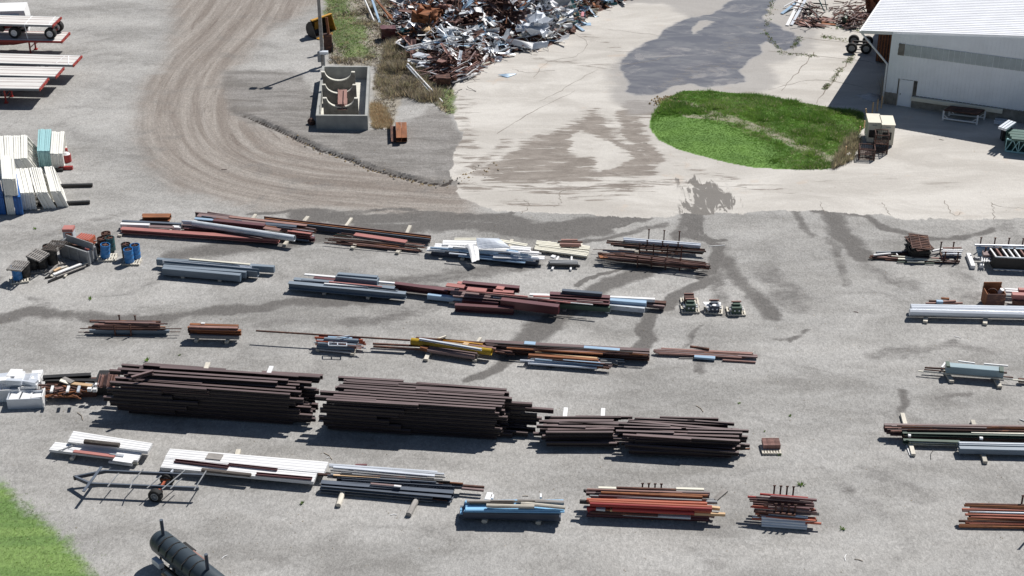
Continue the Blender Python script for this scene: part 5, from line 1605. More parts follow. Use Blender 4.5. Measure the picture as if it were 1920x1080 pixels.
m=MB(); c_=(p+q)/2-nn*1.3; m.box(c_+Vector((0,0,.8)),(.7,.4,.9),rz=math.atan2(ax.y,ax.x)); m.build('hinge_bracket','loader',T)
T=thing('grapple_arm',G(616,97),'dark rusty grapple arm standing up right of the lamp pole','grapple arm')
m=MB(); b_=G(616,97); m.bar(b_,b_+Vector((.0,0,1.6)),.7,.35,up=(0,1,0)); m.build('body','rustdark',T)
m=MB(); m.bar(b_+Vector((.1,0,1.5)),b_+Vector((-.05,.3,3.)),.2,.2,up=(0,1,0)); m.build('boom','rust',T)
for s in(-.3,.35): m=MB(); m.bar(b_+Vector((s,-.2,.0)),b_+Vector((s,0,.8)),.15,.2,up=(0,1,0)); m.build('claw','black',T)
# ---------------------------------------------------------------- flatbed trailers
def wheel(c,ax,r,parent,root,rimm='white',wd_=.5):
    m=MB(); m.ring(c,ax,r,r*.56,wd_,26); o=m.build('wheel','tyre',parent,True)
    q=MB(); q.tube(c-ax*wd_*.30,c-ax*wd_*.2,r*.57,18); q.ring(c-ax*wd_*.42,ax,r*.57,r*.46,.06,18); q.tube(c-ax*wd_*.5,c-ax*wd_*.2,r*.2,10)
    rm=q.build('rim',rimm); rm.parent=o; rm.location=rm.location-root.location-o.location; return o
def flatbed(fr_,nr_,l0,z,label,length=14.6,railm='grey',endm='red',legs=True,rear_right=False,rails=True,wheels=None,wz=0):
    FR,NR=G(*fr_,z),G(*nr_,z); dr_=(G(fr_[0],fr_[1],z)-G(*l0,z)).normalized(); wv=(NR-FR); wv=wv-dr_*wv.dot(dr_); wdt=wv.length; wv.normalize()
    c=FR.copy(); c.z=wz; T=thing('flatbed_trailer',Vector((c.x,c.y,0)),label,'trailer','flatbed trailers parked at the left')
    Q=lambda s,t_,zz: FR-dr_*s+wv*t_+Vector((0,0,zz-z))
    m=MB(); n=8
    for i in range(n):
        t0,t1=wdt*i/n,wdt*(i+1)/n-.02; m.mi(1 if i in(1,3,6) else 0)
        if i in(1,3,6): t1=t0+.12; 
        m.add([Q(0.05,t0,z),Q(length,t0,z),Q(length,t1,z),Q(.05,t1,z)],[(0,3,2,1)])
        if i in(1,3,6): m.mi(0); m.add([Q(0.05,t1+.01,z-.004),Q(length,t1+.01,z-.004),Q(length,wdt*(i+1)/n-.02,z-.004),Q(.05,wdt*(i+1)/n-.02,z-.004)],[(0,3,2,1)])
    m.mi(0); m.add([Q(0,0,z-.1),Q(length,0,z-.1),Q(length,wdt,z-.1),Q(0,wdt,z-.1)],[(0,1,2,3)])
    m.build('deck',['deck','deckstripe'],T)
    for t_ in(0,wdt): m=MB(); m.bar(Q(0,t_,z-.08),Q(length,t_,z-.08),.07,.17); m.build('side_rail',railm,T)
    m=MB(); m.bar(Q(-.04,-.03,z-.1),Q(-.04,wdt+.03,z-.1),.08,.2); e_=m.build('bumper',endm,T)
    for t_ in(.2,wdt/2,wdt-.2): 
        m=MB(); m.box(Q(-.11,t_,z-.1),(.05,.12,.1)); o=m.build('marker_light','orange'); o.parent=e_; o.location=o.location-T.location-e_.location
    for t_ in(.75,wdt-.75):
        m=MB()
        if endm=='red': m.add([Q(.3,t_,z-.12),Q(2.2,t_,z-.12),Q(4.5,t_,z-.12),Q(length,t_,z-.12),Q(length,t_,z-.7),Q(4.5,t_,z-.7),Q(2.6,t_,z-.35),Q(.3,t_,z-.3)],[tuple(range(8))])
        m.bar(Q(.2,t_,z-.16),Q(length,t_,z-.16),.12,.12); m.build('frame_rail','red' if railm!='white' or endm=='red' else 'grey',T)
    if legs:
        for t_ in(.5,wdt-.5):
            m=MB(); m.bar(Q(3.,t_,z-.15),Q(3.,t_,.08),.12,.12,up=(0,1,0)); m.box(Q(3.,t_,.05),(.3,.3,.06)); m.build('landing_leg','red',T)
        m=MB(); m.bar(Q(3.,.5,.6),Q(3.,wdt-.5,.6),.06,.06); m.bar(Q(3.,.5,.5),Q(1.8,.5,z-.3),.05,.05,up=(0,1,0)); m.build('brace','red',T)
        for s in(12,13.3):
            for t_ in(.25,wdt-.25): wheel(Q(s,t_,.5),wv*(-1 if t_<1 else -1),.5,T,T)
    if wheels:
        for px in wheels:
            for t_ in(wdt-.22,.22):
                s=(FR-G(px,64,wz+.5)).dot(dr_); wheel(Q(s,t_,wz+.5),-wv,.5,T,T)
            m=MB(); m.tube(Q(s,.3,wz+.5),Q(s,wdt-.3,wz+.5),.08,8); m.build('axle','black',T)
        m=MB(); m.box(Q(5.0,wdt-.5,z-.5),(1.0,.6,.6)); m.build('tool_box','black',T)
        m=MB(); m.bar(Q(.05,.25,z-.2),Q(.3,.25,wz+.35),.1,.1); m.bar(Q(.05,wdt-.25,z-.2),Q(.3,wdt-.25,wz+.35),.1,.1); m.bar(Q(.3,.2,wz+.35),Q(.3,wdt-.2,wz+.35),.1,.12); m.build('rear_guard','red',T)
    return T,Q,wdt
flatbed((130,60.5),(123,77.5),(0,58),1.45,'red flatbed trailer carrying a second trailer on its deck',railm='red')
tr,Q,wdt=flatbed((114,31.5),(103,47.5),(0,28.5),2.75,'pale flatbed trailer riding on top of the red one',railm='grey',legs=False,wheels=(93,24),wz=1.46)
for s in(2.4,.35):
    z=2.76; m=MB(); m.bar(Q(s+.15,-.02,z),Q(s,wdt+.02,z),.09,.02)
    if s>1: m.bar(Q(s,wdt+.06,z),Q(s-.15,wdt+.12,1.5),.07,.02,up=(0,1,0))
    m.build('cargo_strap','white',label='pale strap tying the upper flatbed trailer to the red one' if s>1 else 'pale strap across the tail of the upper flatbed trailer',cat='strap')
flatbed((152.5,104),(146,122),(0,100),1.45,'pale flatbed trailer with red nose reaching furthest right of the parked row')
flatbed((119,126),(111.5,143.5),(0,123.5),1.45,'pale flatbed trailer in the middle of the three parked side by side')
flatbed((90,146),(83.5,166.5),(0,145),1.45,'pale flatbed trailer nearest the white rack frames')
for k,(x0,y0,x1,y1) in enumerate(((128.5,104,128.5,120.5),(121,105,104,119))):
    bar3('cargo_strap',G(x0,y0,1.47),G(x1,y1,1.47),'B',.08,.015,'white',label=('straight' if k==0 else 'slanting')+' pale strap lying over the deck of the furthest reaching trailer',cat='strap')
# white enclosed trailer
a,b=G(51,4,2.6),G(45,20,2.6); dr_=(G(51,4,2.6)-G(0,5.5,2.6)).normalized(); T=thing('box_trailer',Vector((b.x,b.y,0)),'white box trailer in the top left corner behind the flatbeds','trailer')
m=MB(); L0=8.; w_=(b-a); pts=[a,b,b-dr_*L0,a-dr_*L0]; dn=Vector((0,0,-1.0)); nose=dr_*.12
m.add(pts+[a+dn+nose,b+dn+nose,b-dr_*L0+dn,a-dr_*L0+dn]+[a+dn*2+nose,b+dn*2+nose,b-dr_*L0+dn*2,a-dr_*L0+dn*2],[(0,3,2,1),(0,1,5,4),(1,2,6,5),(2,3,7,6),(3,0,4,7),(4,5,9,8),(5,6,10,9),(6,7,11,10),(7,4,8,11),(8,9,10,11)])
m.build('body','white',T)
m=MB(); q_=b-dr_*.5; m.add([q_+dn*.25-w_*-.0+Vector((0,-.03,0)),q_-dr_*6+dn*.25+Vector((0,-.03,0)),q_-dr_*6+dn*.9+Vector((0,-.03,0)),q_+dn*.9+dr_*.2+Vector((0,-.03,0))],[(0,1,2,3)]); m.build('side_window','ltblue',T)
for s in(3.,4.2):
    for t_ in(0.1,.9): wheel(a+w_*t_-dr_*s+Vector((0,0,-2.2)),(w_*-1).normalized(),.4,T,T,wd_=.3)
# ---------------------------------------------------------------- rack uprights
def frames(qd,z,n,mt,label,group,zb=0.,sh=(0,0),nb=7,seed=0,fan=None):
    A_,B_,C_,D_=[G(*p,z) for p in qd]; r=random.Random(seed)    # back left, back right, front right, front left
    for i in range(n):
        t0=(i+.06)/n; t1=(i+.94)/n; bk0,bk1=A_.lerp(B_,t0),A_.lerp(B_,t1); f0,f1=D_.lerp(C_,t0),D_.lerp(C_,t1)
        jb=Vector((0,r.uniform(-.08,.08),0)); bc,fc=(bk0+bk1)/2+jb,(f0+f1)/2+jb*.5; wv=(f1-f0); w_=wv.length
        hh=z-zb; s=sh[0]+(fan*i/n if fan else 0); lo=Vector((s,sh[1],-hh)); m=MB()
        up=(Vector((0,0,1))*hh-Vector((s,0,0))).normalized()
        m.bar(bc-Vector((0,0,.04)),fc-Vector((0,0,.04)),w_,.07); m.bar(bc+lo*.97,fc+lo*.97,w_,.07)
        for k in range(nb):
            t_=k/(nb-1); a_=bc.lerp(fc,t_); yv=(fc-bc).normalized()
            wk=w_*(1 if k in(0,nb-1) else .5)
            m.bar(a_-Vector((0,0,.08)),a_+lo*.95,.09,wk,up=wv.normalized())
            if k<nb-1:
                b_=bc.lerp(fc,(k+1)/(nb-1)); (m.bar(a_-Vector((0,0,.08)),b_+lo*.95,.05,wk*.35,up=wv.normalized()) if k%2 else m.bar(b_-Vector((0,0,.08)),a_+lo*.95,.05,wk*.35,up=wv.normalized()))
        m.build('upright_rack',mt,label=label,cat='rack frame',group=group)
gp='rack frames stood on edge at the left'
frames([(71.8,242),(95.9,242),(92.7,282.8),(69.5,282.8)],1.3,7,['aqua'],'pale aqua rack frame standing on edge in the aqua stack','aqua rack frames',seed=1)
frames([(96.4,246.7),(120.8,246.2),(117.3,288),(93.6,288)],1.25,6,'framewhite','cream rack frame on edge in the stack right of the aqua one','cream rack frames right of the aqua stack',seed=2)
frames([(0,325),(15,325),(23.7,369),(8.8,369)],1.35,5,'framewhite','cream rack frame on edge beside the blue frames','cream rack frames by the blue ones',seed=3)
frames([(15.5,325),(32,325),(39,369),(24.6,369)],1.35,5,'deepblue','bright blue rack frame standing on edge','blue rack frames',seed=4)
frames([(-22,325),(-3,325),(6,369),(-12,369)],1.35,6,'deepblue','blue rack frame on edge at the left edge of the photo','blue rack frames at the left edge',seed=5)
frames([(0,291.5),(24.6,290.7),(29,335.2),(3.5,335.2)],2.65,6,'framewhite','white rack frame on edge in the upper tier at the left','white rack frames of the upper tier',zb=1.38,seed=6)
frames([(28,315.5),(53,315),(64.2,360.5),(38,361.5)],1.3,6,'framewhite','white rack frame on edge in the upright front stack','white rack frames of the upright front stack',seed=7)
frames([(54.5,314),(77.4,313.6),(89.7,360),(66.5,360.5)],1.25,6,'framewhite','white rack frame leaning in the middle front stack','white rack frames of the middle front stack',sh=(.42,0),seed=8)
frames([(82.7,312),(101,311.8),(115.2,358),(94,358.5)],1.2,5,'framewhite','white rack frame leaning in the right-hand front stack','white rack frames of the right-hand front stack',sh=(.36,0),seed=9)
frames([(-12,255),(52,253),(52,296),(-8,300)],1.3,14,'framewhite','white rack frame in the loosely leaning rear stack','white rack frames leaning at the rear',sh=(.1,0),fan=.7,seed=10)
for k,(x0,y0,x1,y1) in enumerate(((70,347,173,344.5),(70,381,168,376.5))):
    bar3('timber_beam',G(x0,y0,.22),G(x1,y1,.22),'B',.26,.22,'black',label='black timber sticking out right of the rack frames, the '+('upper' if k==0 else 'lower')+' one',cat='timber')
bar3('steel_beam',G(110,312,.25),G(136,311.5,.25),'B',.26,.25,'red',label='short red beam sticking out behind the cream rack frames',cat='steel beam')
bar3('timber_beam',G(92,317,.2),G(118,316,.2),'B',.3,.2,'black',label='black timber under the cream rack frames beside the short red beam',cat='timber')
T=thing('gas_cylinder',G(126,303),'round red tank right of the cream rack frames','tank')
m=MB(); c_=G(126,303); m.tube(c_+Vector((0,0,.02)),c_+Vector((0,0,.6)),.33,14); m.build('body','red',T,True); m=MB(); m.tube(c_+Vector((0,0,.6)),c_+Vector((0,0,.75)),.3,14,.12); m.build('cap','white',T,True)
m=MB(); m.box(G(124,283,.2),(.2,.2,.4)); m.build('red_post','red',label='small red block behind the round red tank',cat='block')
# ---------------------------------------------------------------- drums, pallets, scrap bin
def drum(c,mt,r=.3,h=.9,tilt=(0,0),fill='rustdark',label='',group=''):
    T=thing('steel_drum',c,label,'drum',group); m=MB(); n=20; vs=[]
    rings=[(r,0),(r,.3*h),(r+.014,.33*h),(r,.36*h),(r,.63*h),(r+.014,.66*h),(r,.69*h),(r+.01,h-.02),(r+.012,h),(r-.02,h),(r-.02,h-.14)]
    for rr,z in rings:
        for i in range(n):
            a=2*math.pi*i/n; vs.append(c+Vector((rr*math.cos(a),rr*math.sin(a),z)))
    m.add(vs,[(k*n+i,k*n+(i+1)%n,(k+1)*n+(i+1)%n,(k+1)*n+i) for k in range(len(rings)-1) for i in range(n)]); m.build('body',mt,T,True)
    m=MB(); zz=h-.12; ct_=c+Vector((0,0,zz+.04)); vs=[ct_]; 
    for i in range(n):
        a=2*math.pi*i/n; vs.append(c+Vector(((r-.02)*math.cos(a),(r-.02)*math.sin(a),zz+random.uniform(-.02,.03))))
    m.add(vs,[(0,1+i,1+(i+1)%n) for i in range(n)])
    for k in range(7):
        a=random.uniform(0,6.28); u=Vector((math.cos(a),math.sin(a),.15))*.2; o_=ct_+Vector((random.uniform(-.06,.06),random.uniform(-.06,.06),.03)); m.bar(o_-u,o_+u,.04,.04)
    m.build('contents',fill,T)
    T.rotation_euler=(tilt[0],tilt[1],0); return T
def pallet(c,yaw,label,group='wooden pallets',mt='wood',w_=1.1,d_=1.0,pose=None,name='wooden_pallet'):
    T=thing(name,c,label,'pallet',group)
    top=MB(); [top.box(Vector((-w_/2+.05+k*(w_-.1)/6,0,.125)),(.1,d_,.02)) for k in range(7)]
    st_=MB(); [st_.box(Vector((0,-d_/2+.05+k*(d_-.1)/2,.065)),(w_,.07,.09)) for k in range(3)]
    bo=MB(); [bo.box(Vector((-w_/2+.05+k*(w_-.1)/3,0,.01)),(.1,d_,.02)) for k in range(4)]
    for nm,mm in(('deck_boards',top),('stringers',st_),('bottom_boards',bo)):
        o=bpy.data.objects.new(nm,mm.mesh(nm,mt)); col.objects.link(o); o.parent=T
    T.rotation_euler=pose if pose else (0,0,yaw); return T
up=Vector((0,0,.14)); gd='steel drums at the left'
pallet(G(37,526),.3,'weathered pallet under the leftmost blue drum')
drum(G(34,526)+up,'blue',label='bright blue drum at the far left under a tilted pallet',group=gd)
drum(G(49,521)+up,'black',label='dark drum just right of the leftmost blue drum',group=gd)
pallet(G(34,500,1.0),0,'grey pallet tilted on top of the leftmost blue drum',mt='greywood',pose=(.18,-.1,-.35))
pallet(G(71,507),.3,'pallet under the two black drums in the left cluster',mt='greywood')
drum(G(64,507)+up,'black',label='black drum under a pallet, left one of the close pair',group=gd)
drum(G(80,505)+up,'black',label='black drum under a pallet, right one of the close pair',group=gd)
drum(G(73,499)+up,'black',label='black drum hidden behind the close pair of black drums',group=gd)
pallet(G(71,480,1.05),0,'grey pallet lying crooked on the close pair of black drums',mt='greywood',pose=(.1,.12,-.45))
pallet(G(104,494),.5,'grey pallet under the black drum beside the scrap bin',mt='greywood')
drum(G(100,497)+up,'black',r=.34,h=1.05,label='big black drum against the grey scrap bin',group=gd)
drum(G(93,490)+up,'black',r=.3,h=1.0,label='black drum behind the big one by the scrap bin',group=gd)
pallet(G(103,463,1.25),0,'dark pallet on the big black drum by the scrap bin',mt='darkwood',pose=(.1,-.12,-.4),w_=1.2,d_=1.2)
pallet(G(202,485),.05,'pallet under the teal and blue drums')
drum(G(209,472)+up,'teal',label='dark teal drum on the pallet behind the faded blue one',group=gd)
drum(G(194,473)+up,'rustdark',label='rust-black drum left of the dark teal drum',group=gd)
drum(G(202,463)+up,'rustdark',label='rusty drum at the rear of the teal drum pallet',group=gd)
drum(G(198,485)+up,'blue',tilt=(0,.12),label='faded blue drum tilting at the front of the teal drum',group=gd)
pallet(G(248,492),0,'pallet under the right-hand trio of drums')
drum(G(239,484)+up,'black',label='dark drum at the rear left of the right-hand trio',group=gd)
drum(G(256,486)+up,'blue',label='blue drum at the rear right of the right-hand trio',group=gd)
drum(G(243.5,494)+up,'blue',label='blue drum at the front of the right-hand trio',group=gd)
# scrap bin
cs=[G(111.5,456.5,.95),G(164,473,.95),G(177,462.5,.95),G(124,447,.95)]; T=thing('scrap_bin',Vector((cs[0].x+cs[2].x,cs[0].y+cs[2].y,0))/2,'grey open steel bin with red and tan scrap inside','scrap bin')
for i in range(4):
    a,b=cs[i],cs[(i+1)%4]; m=MB(); lo=Vector((0,0,-.43)); zc=Vector((0,0,-.45)); m.bar(a+zc,b+zc,.05,.88)
    n_=Vector(((b-a).y,-(b-a).x,0)).normalized()*.05
    for k in range(4 if i%2==0 else 3): t_=k/(3 if i%2==0 else 2); c_=a.lerp(b,t_)+n_; m.bar(c_,c_+Vector((0,0,-.9)),.08,.08,up=(0,1,0))
    m.bar(a+n_*.4,b+n_*.4,.1,.08); m.build('side_panel','grey',T)
m=MB(); m.add([c_+Vector((0,0,-.5)) for c_ in cs],[(0,1,2,3)]); m.build('bin_floor','black',T)
cc_=sum(cs,Vector())/4; e1=(cs[1]-cs[0]).normalized(); e2=(cs[3]-cs[0]).normalized()
for k,(u,v,z,l,mt,an,nm,lb_) in enumerate([(-.7,-.1,-.05,1.0,'tanwood',.4,'wood_plank','tan board lying in the grey scrap bin'),(-.2,.1,-.1,1.2,'rustdark',-.5,'steel_bar','dark bar lying in the grey scrap bin'),(.9,-.1,-.15,.5,'pinkscrap',.2,'metal_piece','pink painted piece heaped at the right end of the scrap bin'),(.75,.15,-.1,.45,'pinkscrap',1.1,'metal_piece','pink painted piece heaped at the right end of the scrap bin'),(1.05,.1,-.12,.4,'orange',-.6,'metal_piece','small orange piece at the right end of the scrap bin'),(-.5,.3,-.02,.5,'white',.1,'metal_piece','small white piece in the left of the scrap bin')]):
    c_=cc_+e1*u+e2*v+Vector((0,0,z)); m=MB(); d_=Vector((math.cos(an),math.sin(an),.12))*l/2; m.bar(c_-d_,c_+d_,.18,.1); m.build(nm,mt,label=lb_,cat='scrap piece',group='pieces in the grey scrap bin')
m=MB(); m.bar(G(125,446,1.25),G(175,463,1.15),.05,.5); m.build('steel_plate','grey',label='grey panel leaning along the rear of the scrap bin',cat='steel panel')
T=thing('red_machine',G(131.5,449),'red and white square machine behind the grey scrap bin','machine'); c_=G(131.5,449)
m=MB(); m.box(c_+Vector((0,0,.36)),(.66,.6,.7)); m.build('body','mottled',T); m=MB(); m.box(c_+Vector((0,0,.8)),(.7,.64,.2)); m.build('top_cover','dustpink',T)
m=MB(); m.box(c_+Vector((.05,-.31,.5)),(.4,.04,.25)); m.build('panel','orange',T)
T=thing('red_crate',G(161,458),'low orange-red ribbed crate behind the grey scrap bin','crate'); c_=G(161,458)
m=MB(); m.box(c_+Vector((0,0,.3)),(1.1,.8,.5),rz=-.3); m.build('body','orange',T); m=MB(); [m.box(c_+Matrix.Rotation(-.3,3,'Z')@Vector((-.45+k*.18,0,.58)),(.06,.8,.06),rz=-.3) for k in range(6)]; m.build('top_slats','dustpink',T)
wc_=G(182,466,.35); m=MB(); m.ring(wc_,Vector((1,.3,0)).normalized(),.35,.18,.2,20); m.build('spare_tyre','tyre',label='black tyre leaning on the right end of the scrap bin',cat='tyre',smooth=True)
bar3('steel_bar',G(170,450.5,.3),G(188,450.5,.3),'B',.08,.08,'grey',label='grey bar lying between the red crate and the drums',cat='steel bar')
PILE('loose grey planks in front of the scrap bin','''
wood_plank|long grey plank in the loose fan before the scrap bin|wood plank
B wood .24 .08 .3 96 517 130 501
B white .2 .07 .36 100 514 152 494
B wood .22 .07 .24 110 512 166 490.5
B greywood .2 .07 .2 105 518 160 497
B wood .16 .1 .3 112 503 126 498
B greywood .14 .1 .3 92 511 106 497
B wood .12 .06 .14 121 518 128 508
B tanwood .2 .12 .34 101 507 113 501
B rustpink .1 .06 .28 118 510 152 492
steel_bar|black bar at the front of the loose grey planks|steel bar
B black .1 .08 .1 84 520 100 517
B black .1 .08 .1 90 528 128 513
''')
# ---------------------------------------------------------------- three small machine pallets, brick block, red bin, dark crate
def machine(x,y,mt,yaw,lab,plab,two=False):
    pallet(G(x,y),yaw,plab,group='small machine pallets')
    c=G(x,y)+Vector((0,-.05,.14)); T=thing('gearbox',c,lab,'machine part','gearbox parts on small pallets')
    m=MB(); m.box(c+Vector((0,-.1,.2)),(.6,.5,.4)); m.box(c+Vector((0,.05,.45)),(.42,.32,.14)); m.build('housing',mt,T)
    m=MB(); m.bar(c+Vector((-.3,.15,.56)),c+Vector((.3,.15,.56)),.08,.08); m.build('top_bar','rustpink',T)
    for s in(-1,1):
        for t_ in(-.12,.12):
            m=MB(); m.tube(c+Vector((s*.3,t_-.1,.22)),c+Vector((s*.44,t_-.1,.22)),.06,8); m.build('shaft_stub','white',T)
        m=MB(); m.tube(c+Vector((s*.13,-.36,.22)),c+Vector((s*.13,-.42,.22)),.05,8); m.build('bolt','white',T)
    if two:
        c=c+Vector((0,.75,0)); T=thing('gearbox',c,'rusty brown gearbox at the rear of the left-hand small pallet','machine part','gearbox parts on small pallets'); m=MB(); m.box(c+Vector((0,0,.22)),(.6,.4,.42)); m.build('housing','rustdark',T)
        m=MB(); m.bar(c+Vector((-.3,.2,.48)),c+Vector((.3,.2,.48)),.08,.08); m.build('top_bar','rustpink',T)
machine(1293.5,581,'green',0,'dark green gearbox on the leftmost of three small pallets','leftmost of the three small machine pallets',True)
pallet(G(1293,569),0,'pallet behind the leftmost small machine pallet',group='small machine pallets')
machine(1338,583,'navy',-.15,'dark blue-grey gearbox on the middle small pallet','middle one of the three small machine pallets')
machine(1379.5,586,'green',0,'dark green gearbox on the rightmost small pallet','rightmost of the three small machine pallets')
sheet('metal_sheet',[(1318,566,.5),(1332,566,.35),(1340,578,.3),(1328,582,.3)],'white',0,bend=.1,label='crumpled white sheet draped left of the middle small pallet',cat='metal sheet')
sheet('metal_sheet',[(1334,565,.5),(1352,567,.4),(1350,574,.45),(1336,573,.6)],'white',0,bend=.12,label='crumpled white sheet behind the middle gearbox',cat='metal sheet')
pallet(G(1445,846),0,'lone pallet right of the dark girder row',group='small machine pallets',w_=1.0,d_=.75)
for k in range(9):
    c_=G(1430.5+k*3.6,839,0)+Vector((0,.0,.35)); m=MB(); m.box(c_+Vector((0,0,-.1)),(.09,.7,.22)); [m.box(c_+Vector((0,-.3+j*.12,.02)),(.1,.05,.03)) for j in range(6)]; m.build('steel_bracket','rustpink',label='brown notched bracket packed on the lone pallet',cat='bracket',group='brackets packed on the lone pallet')
c_=G(1860,572); T=thing('rust_bin',c_,'rusty brown open bin standing behind the silver-blue tubes','rust bin'); w_,d_,h_=1.1,1.0,.95
for sx,sy,a_,b_ in((0,-1,w_,.05),(0,1,w_,.05),(-1,0,.05,d_),(1,0,.05,d_)):
    m=MB(); m.box(c_+Vector((sx*w_/2,sy*d_/2,h_/2+.08+(.0 if sy<1 else .15))),(a_,b_,h_+(.3 if sy>0 else 0))); m.build('side_panel','rustdark' if sy<=0 and sx==0 else 'rust',T)
m=MB(); m.box(c_+Vector((0,0,.35)),(w_,d_,.05)); m.build('bin_floor','black',T)
m=MB(); m.ring(c_+Vector((-.1,0,.9)),Vector((.3,1,.2)).normalized(),.3,.24,.08,14); m.build('steel_hoop','rustdark',label='dark hoop sitting in the rusty brown bin',cat='hoop')
m=MB(); m.tube(c_+Vector((.3,0,.8)),c_+Vector((.42,-.1,1.15)),.13,10); m.build('plastic_bottle','white',label='white container poking out of the rusty brown bin',cat='container',smooth=True)
# dark crate at the right edge
a,b=G(1862,506),G(2010,513); T=thing('steel_crate',(a+b)/2,'long black steel crate at the right edge of the yard','steel crate'); up_=Vector((0,0,.5)); n_=Vector((0,1.3,0))
m=MB(); m.bar(a+up_,b+up_,.05,.85); m.bar(a+up_+n_,b+up_+n_,.05,.85); m.bar(a+up_,a+up_+n_,.05,.85); m.bar(b+up_,b+up_+n_,.05,.85); m.build('side_panel','black',T)
m=MB(); m.bar(a+Vector((0,-.04,.95)),b+Vector((0,-.04,.95)),.08,.07); m.bar(a+Vector((0,-.04,.08)),b+Vector((0,-.04,.08)),.08,.07); m.build('rail','mottled',T)
for k in range(13):
    p0=a.lerp(b,(k+.3)/13.)+Vector((0,.1,.9)); bar3('steel_bracket',p0,p0+Vector((-.1,1.1,.05)),'B',.1,.12,'rustpink' if k%4==1 else 'white',label='pale bar laid crosswise in the long black steel crate',cat='bar',group='pale bars in the black crate')
T=thing('ladder_rack',G(1850,496),'white ladder-like frame lying left of the black crate','ladder frame')
for s in(487,492.5): m=MB(); m.bar(G(1840,s-4,.5),G(1858,s-3.3,.5),.07,.07); m.build('stile','white',T)
for k in range(4): m=MB(); m.bar(G(1842+k*4.5,480.5,.5),G(1841+k*4.5,491,.5),.06,.06); m.build('rung','white',T)
# heaps at the left edge of the dark row
def hulk(x,y,yaw,l,w_,h,mt,lab,g,n=3,seed=0):
    """broken appliance cabinet: open shell with folded flaps"""
    r=random.Random(seed); c=G(x,y); T=thing('appliance_cabinet',c,lab,'cabinet',g); Mr=Matrix.Rotation(yaw,3,'Z')
    L=lambda a,b,z:c+Mr@Vector((a,b,z))
    m=MB(); m.box(L(0,-w_/2,h/2),(l,.04,h),rz=yaw); m.box(L(0,w_/2,h/2),(l,.04,h),rz=yaw); m.box(L(-l/2,0,h/2),(.04,w_,h),rz=yaw); m.box(L(0,0,.05),(l,w_,.05),rz=yaw); m.build('body',mt,T)
    m=MB(); m.box(L(l/2+.03,0,h/2+.04),(.06,w_+.1,h+.12),rz=yaw); m.build('end_panel','white',T)
    for k in range(n):
        m=MB(); a=-l/2+l*(k+.5)/n; m.bar(L(a,-w_*.4,h-.05+r.uniform(-.1,.05)),L(a+r.uniform(-.1,.1),w_*.45,h-.1+r.uniform(-.1,.1)),l/n*.85,.06); m.build('flap',r.choice([mt,'white','silver']),T)
hulk(51,758,.08,1.85,.85,.62,'silver','pale grey sheet metal box lying open at the left edge','white scrap cabinets at the left edge',3,1)
hulk(60,735,.05,1.0,1.4,.8,'white','white battered cabinet standing behind the pale grey box','white scrap cabinets at the left edge',2,2)
hulk(18,741,.1,1.4,1.3,.75,'white','white battered cabinet cut by the left edge of the photo','white scrap cabinets at the left edge',3,3)
r=random.Random(8)
for k in range(16):
    x=r.uniform(-2,72); y=r.uniform(700,728); z=r.uniform(.6,1.15) if y<720 else .6; c_=G(x,y,z); m=MB(); a=r.uniform(-.3,.3); m.box(c_,(r.uniform(.4,.9),r.uniform(.3,.8),r.uniform(.08,.3)),M=(Matrix.Rotation(a,3,'Z')@Matrix.Rotation(r.uniform(-.25,.25),3,'X')))
    m.build('folded_sheet',r.choice(['white','white','silver']),label='white folded metal panel heaped on the battered cabinets',cat='metal panel',group='white panels heaped at the left edge')
PILE('dark beams left of the left great stack','''
steel_beam|black beam slanting behind the rusty rod rack|steel beam
I black .3 .22 .9 80 706 170 701
I black .26 .2 .8 84 712 180 712
I rustdark .2 .2 .7 88 717 165 717
wood_plank|bent pale board lying across the rusty rod rack|wood plank
B cream .22 .06 1. 112 712 132 719 .8
B tanwood .25 .06 .82 130 717.5 172 722
B greywood .3 .06 .9 118 708 136 716
B grey .35 .1 .75 158 720 180 722
''')
g='rusty rods in racks left of the left great stack'
for k in range(60):
    x=r.uniform(84,150); y=r.uniform(722,744); z=.75-(y-722)*.018; l=r.uniform(.4,1.3); a=r.gauss(0,.25); c_=G(x,y,z); m=MB(); d_=Vector((math.cos(a),math.sin(a),r.uniform(-.1,.1)))*l/2; t_=r.uniform(.04,.09)
    m.bar(c_-d_,c_+d_,t_,t_); m.build('steel_rod',r.choice(['rustdark','rustdark','brown','rustpink','rust']),label='short rusty rod heaped in the racks left of the left great stack',cat='steel rod',group=g)
for x in(96,126,146): m=MB(); m.bar(G(x,735,.95),G(x+3,724,1.0),.14,.08); m.build('timber_board','white' if x<140 else 'silver',label='pale board strapped over the rusty rods',cat='board',group='boards over the rusty rods')
for x0,x1,y,mt in((84,122,744,'black'),(120,152,744,'rustdark'),(152,182,742,'rustdark'),(152,180,737,'rustpink'),(155,184,732,'rustdark')):
    c_=G((x0+x1)/2,y); m=MB(); m.box(c_+Vector((0,.3,.22)),((x1-x0)/34,.8,.42)); m.box(c_+Vector((0,-.14,.2)),((x1-x0)/34,.05,.34)); m.build('steel_tray',mt,label='dark steel tray in the rust heap left of the left great stack',cat='steel tray',group='steel trays in the rust heap')
for x,y in((168,730),(178,731),(182,722)): m=MB(); m.box(G(x,y,.8),(.22,.2,.18)); m.build('white_block','white',label='small white block in the rust heap left of the left great stack',cat='block',group='small white blocks')
g='brown angle pieces stacked beside the left great stack'
for k in range(14):
    x=186+k*2.2; bar3('steel_angle',G(x+4+r.uniform(-1,1),702-k*.3+r.uniform(-2,2),1.0),G(x-2,722+r.uniform(-1,2),.95),'L',.12,.12,r.choice(['rustdark','rustpink','brown']),label='short brown angle piece pointing back beside the left great stack',cat='steel angle',group=g)
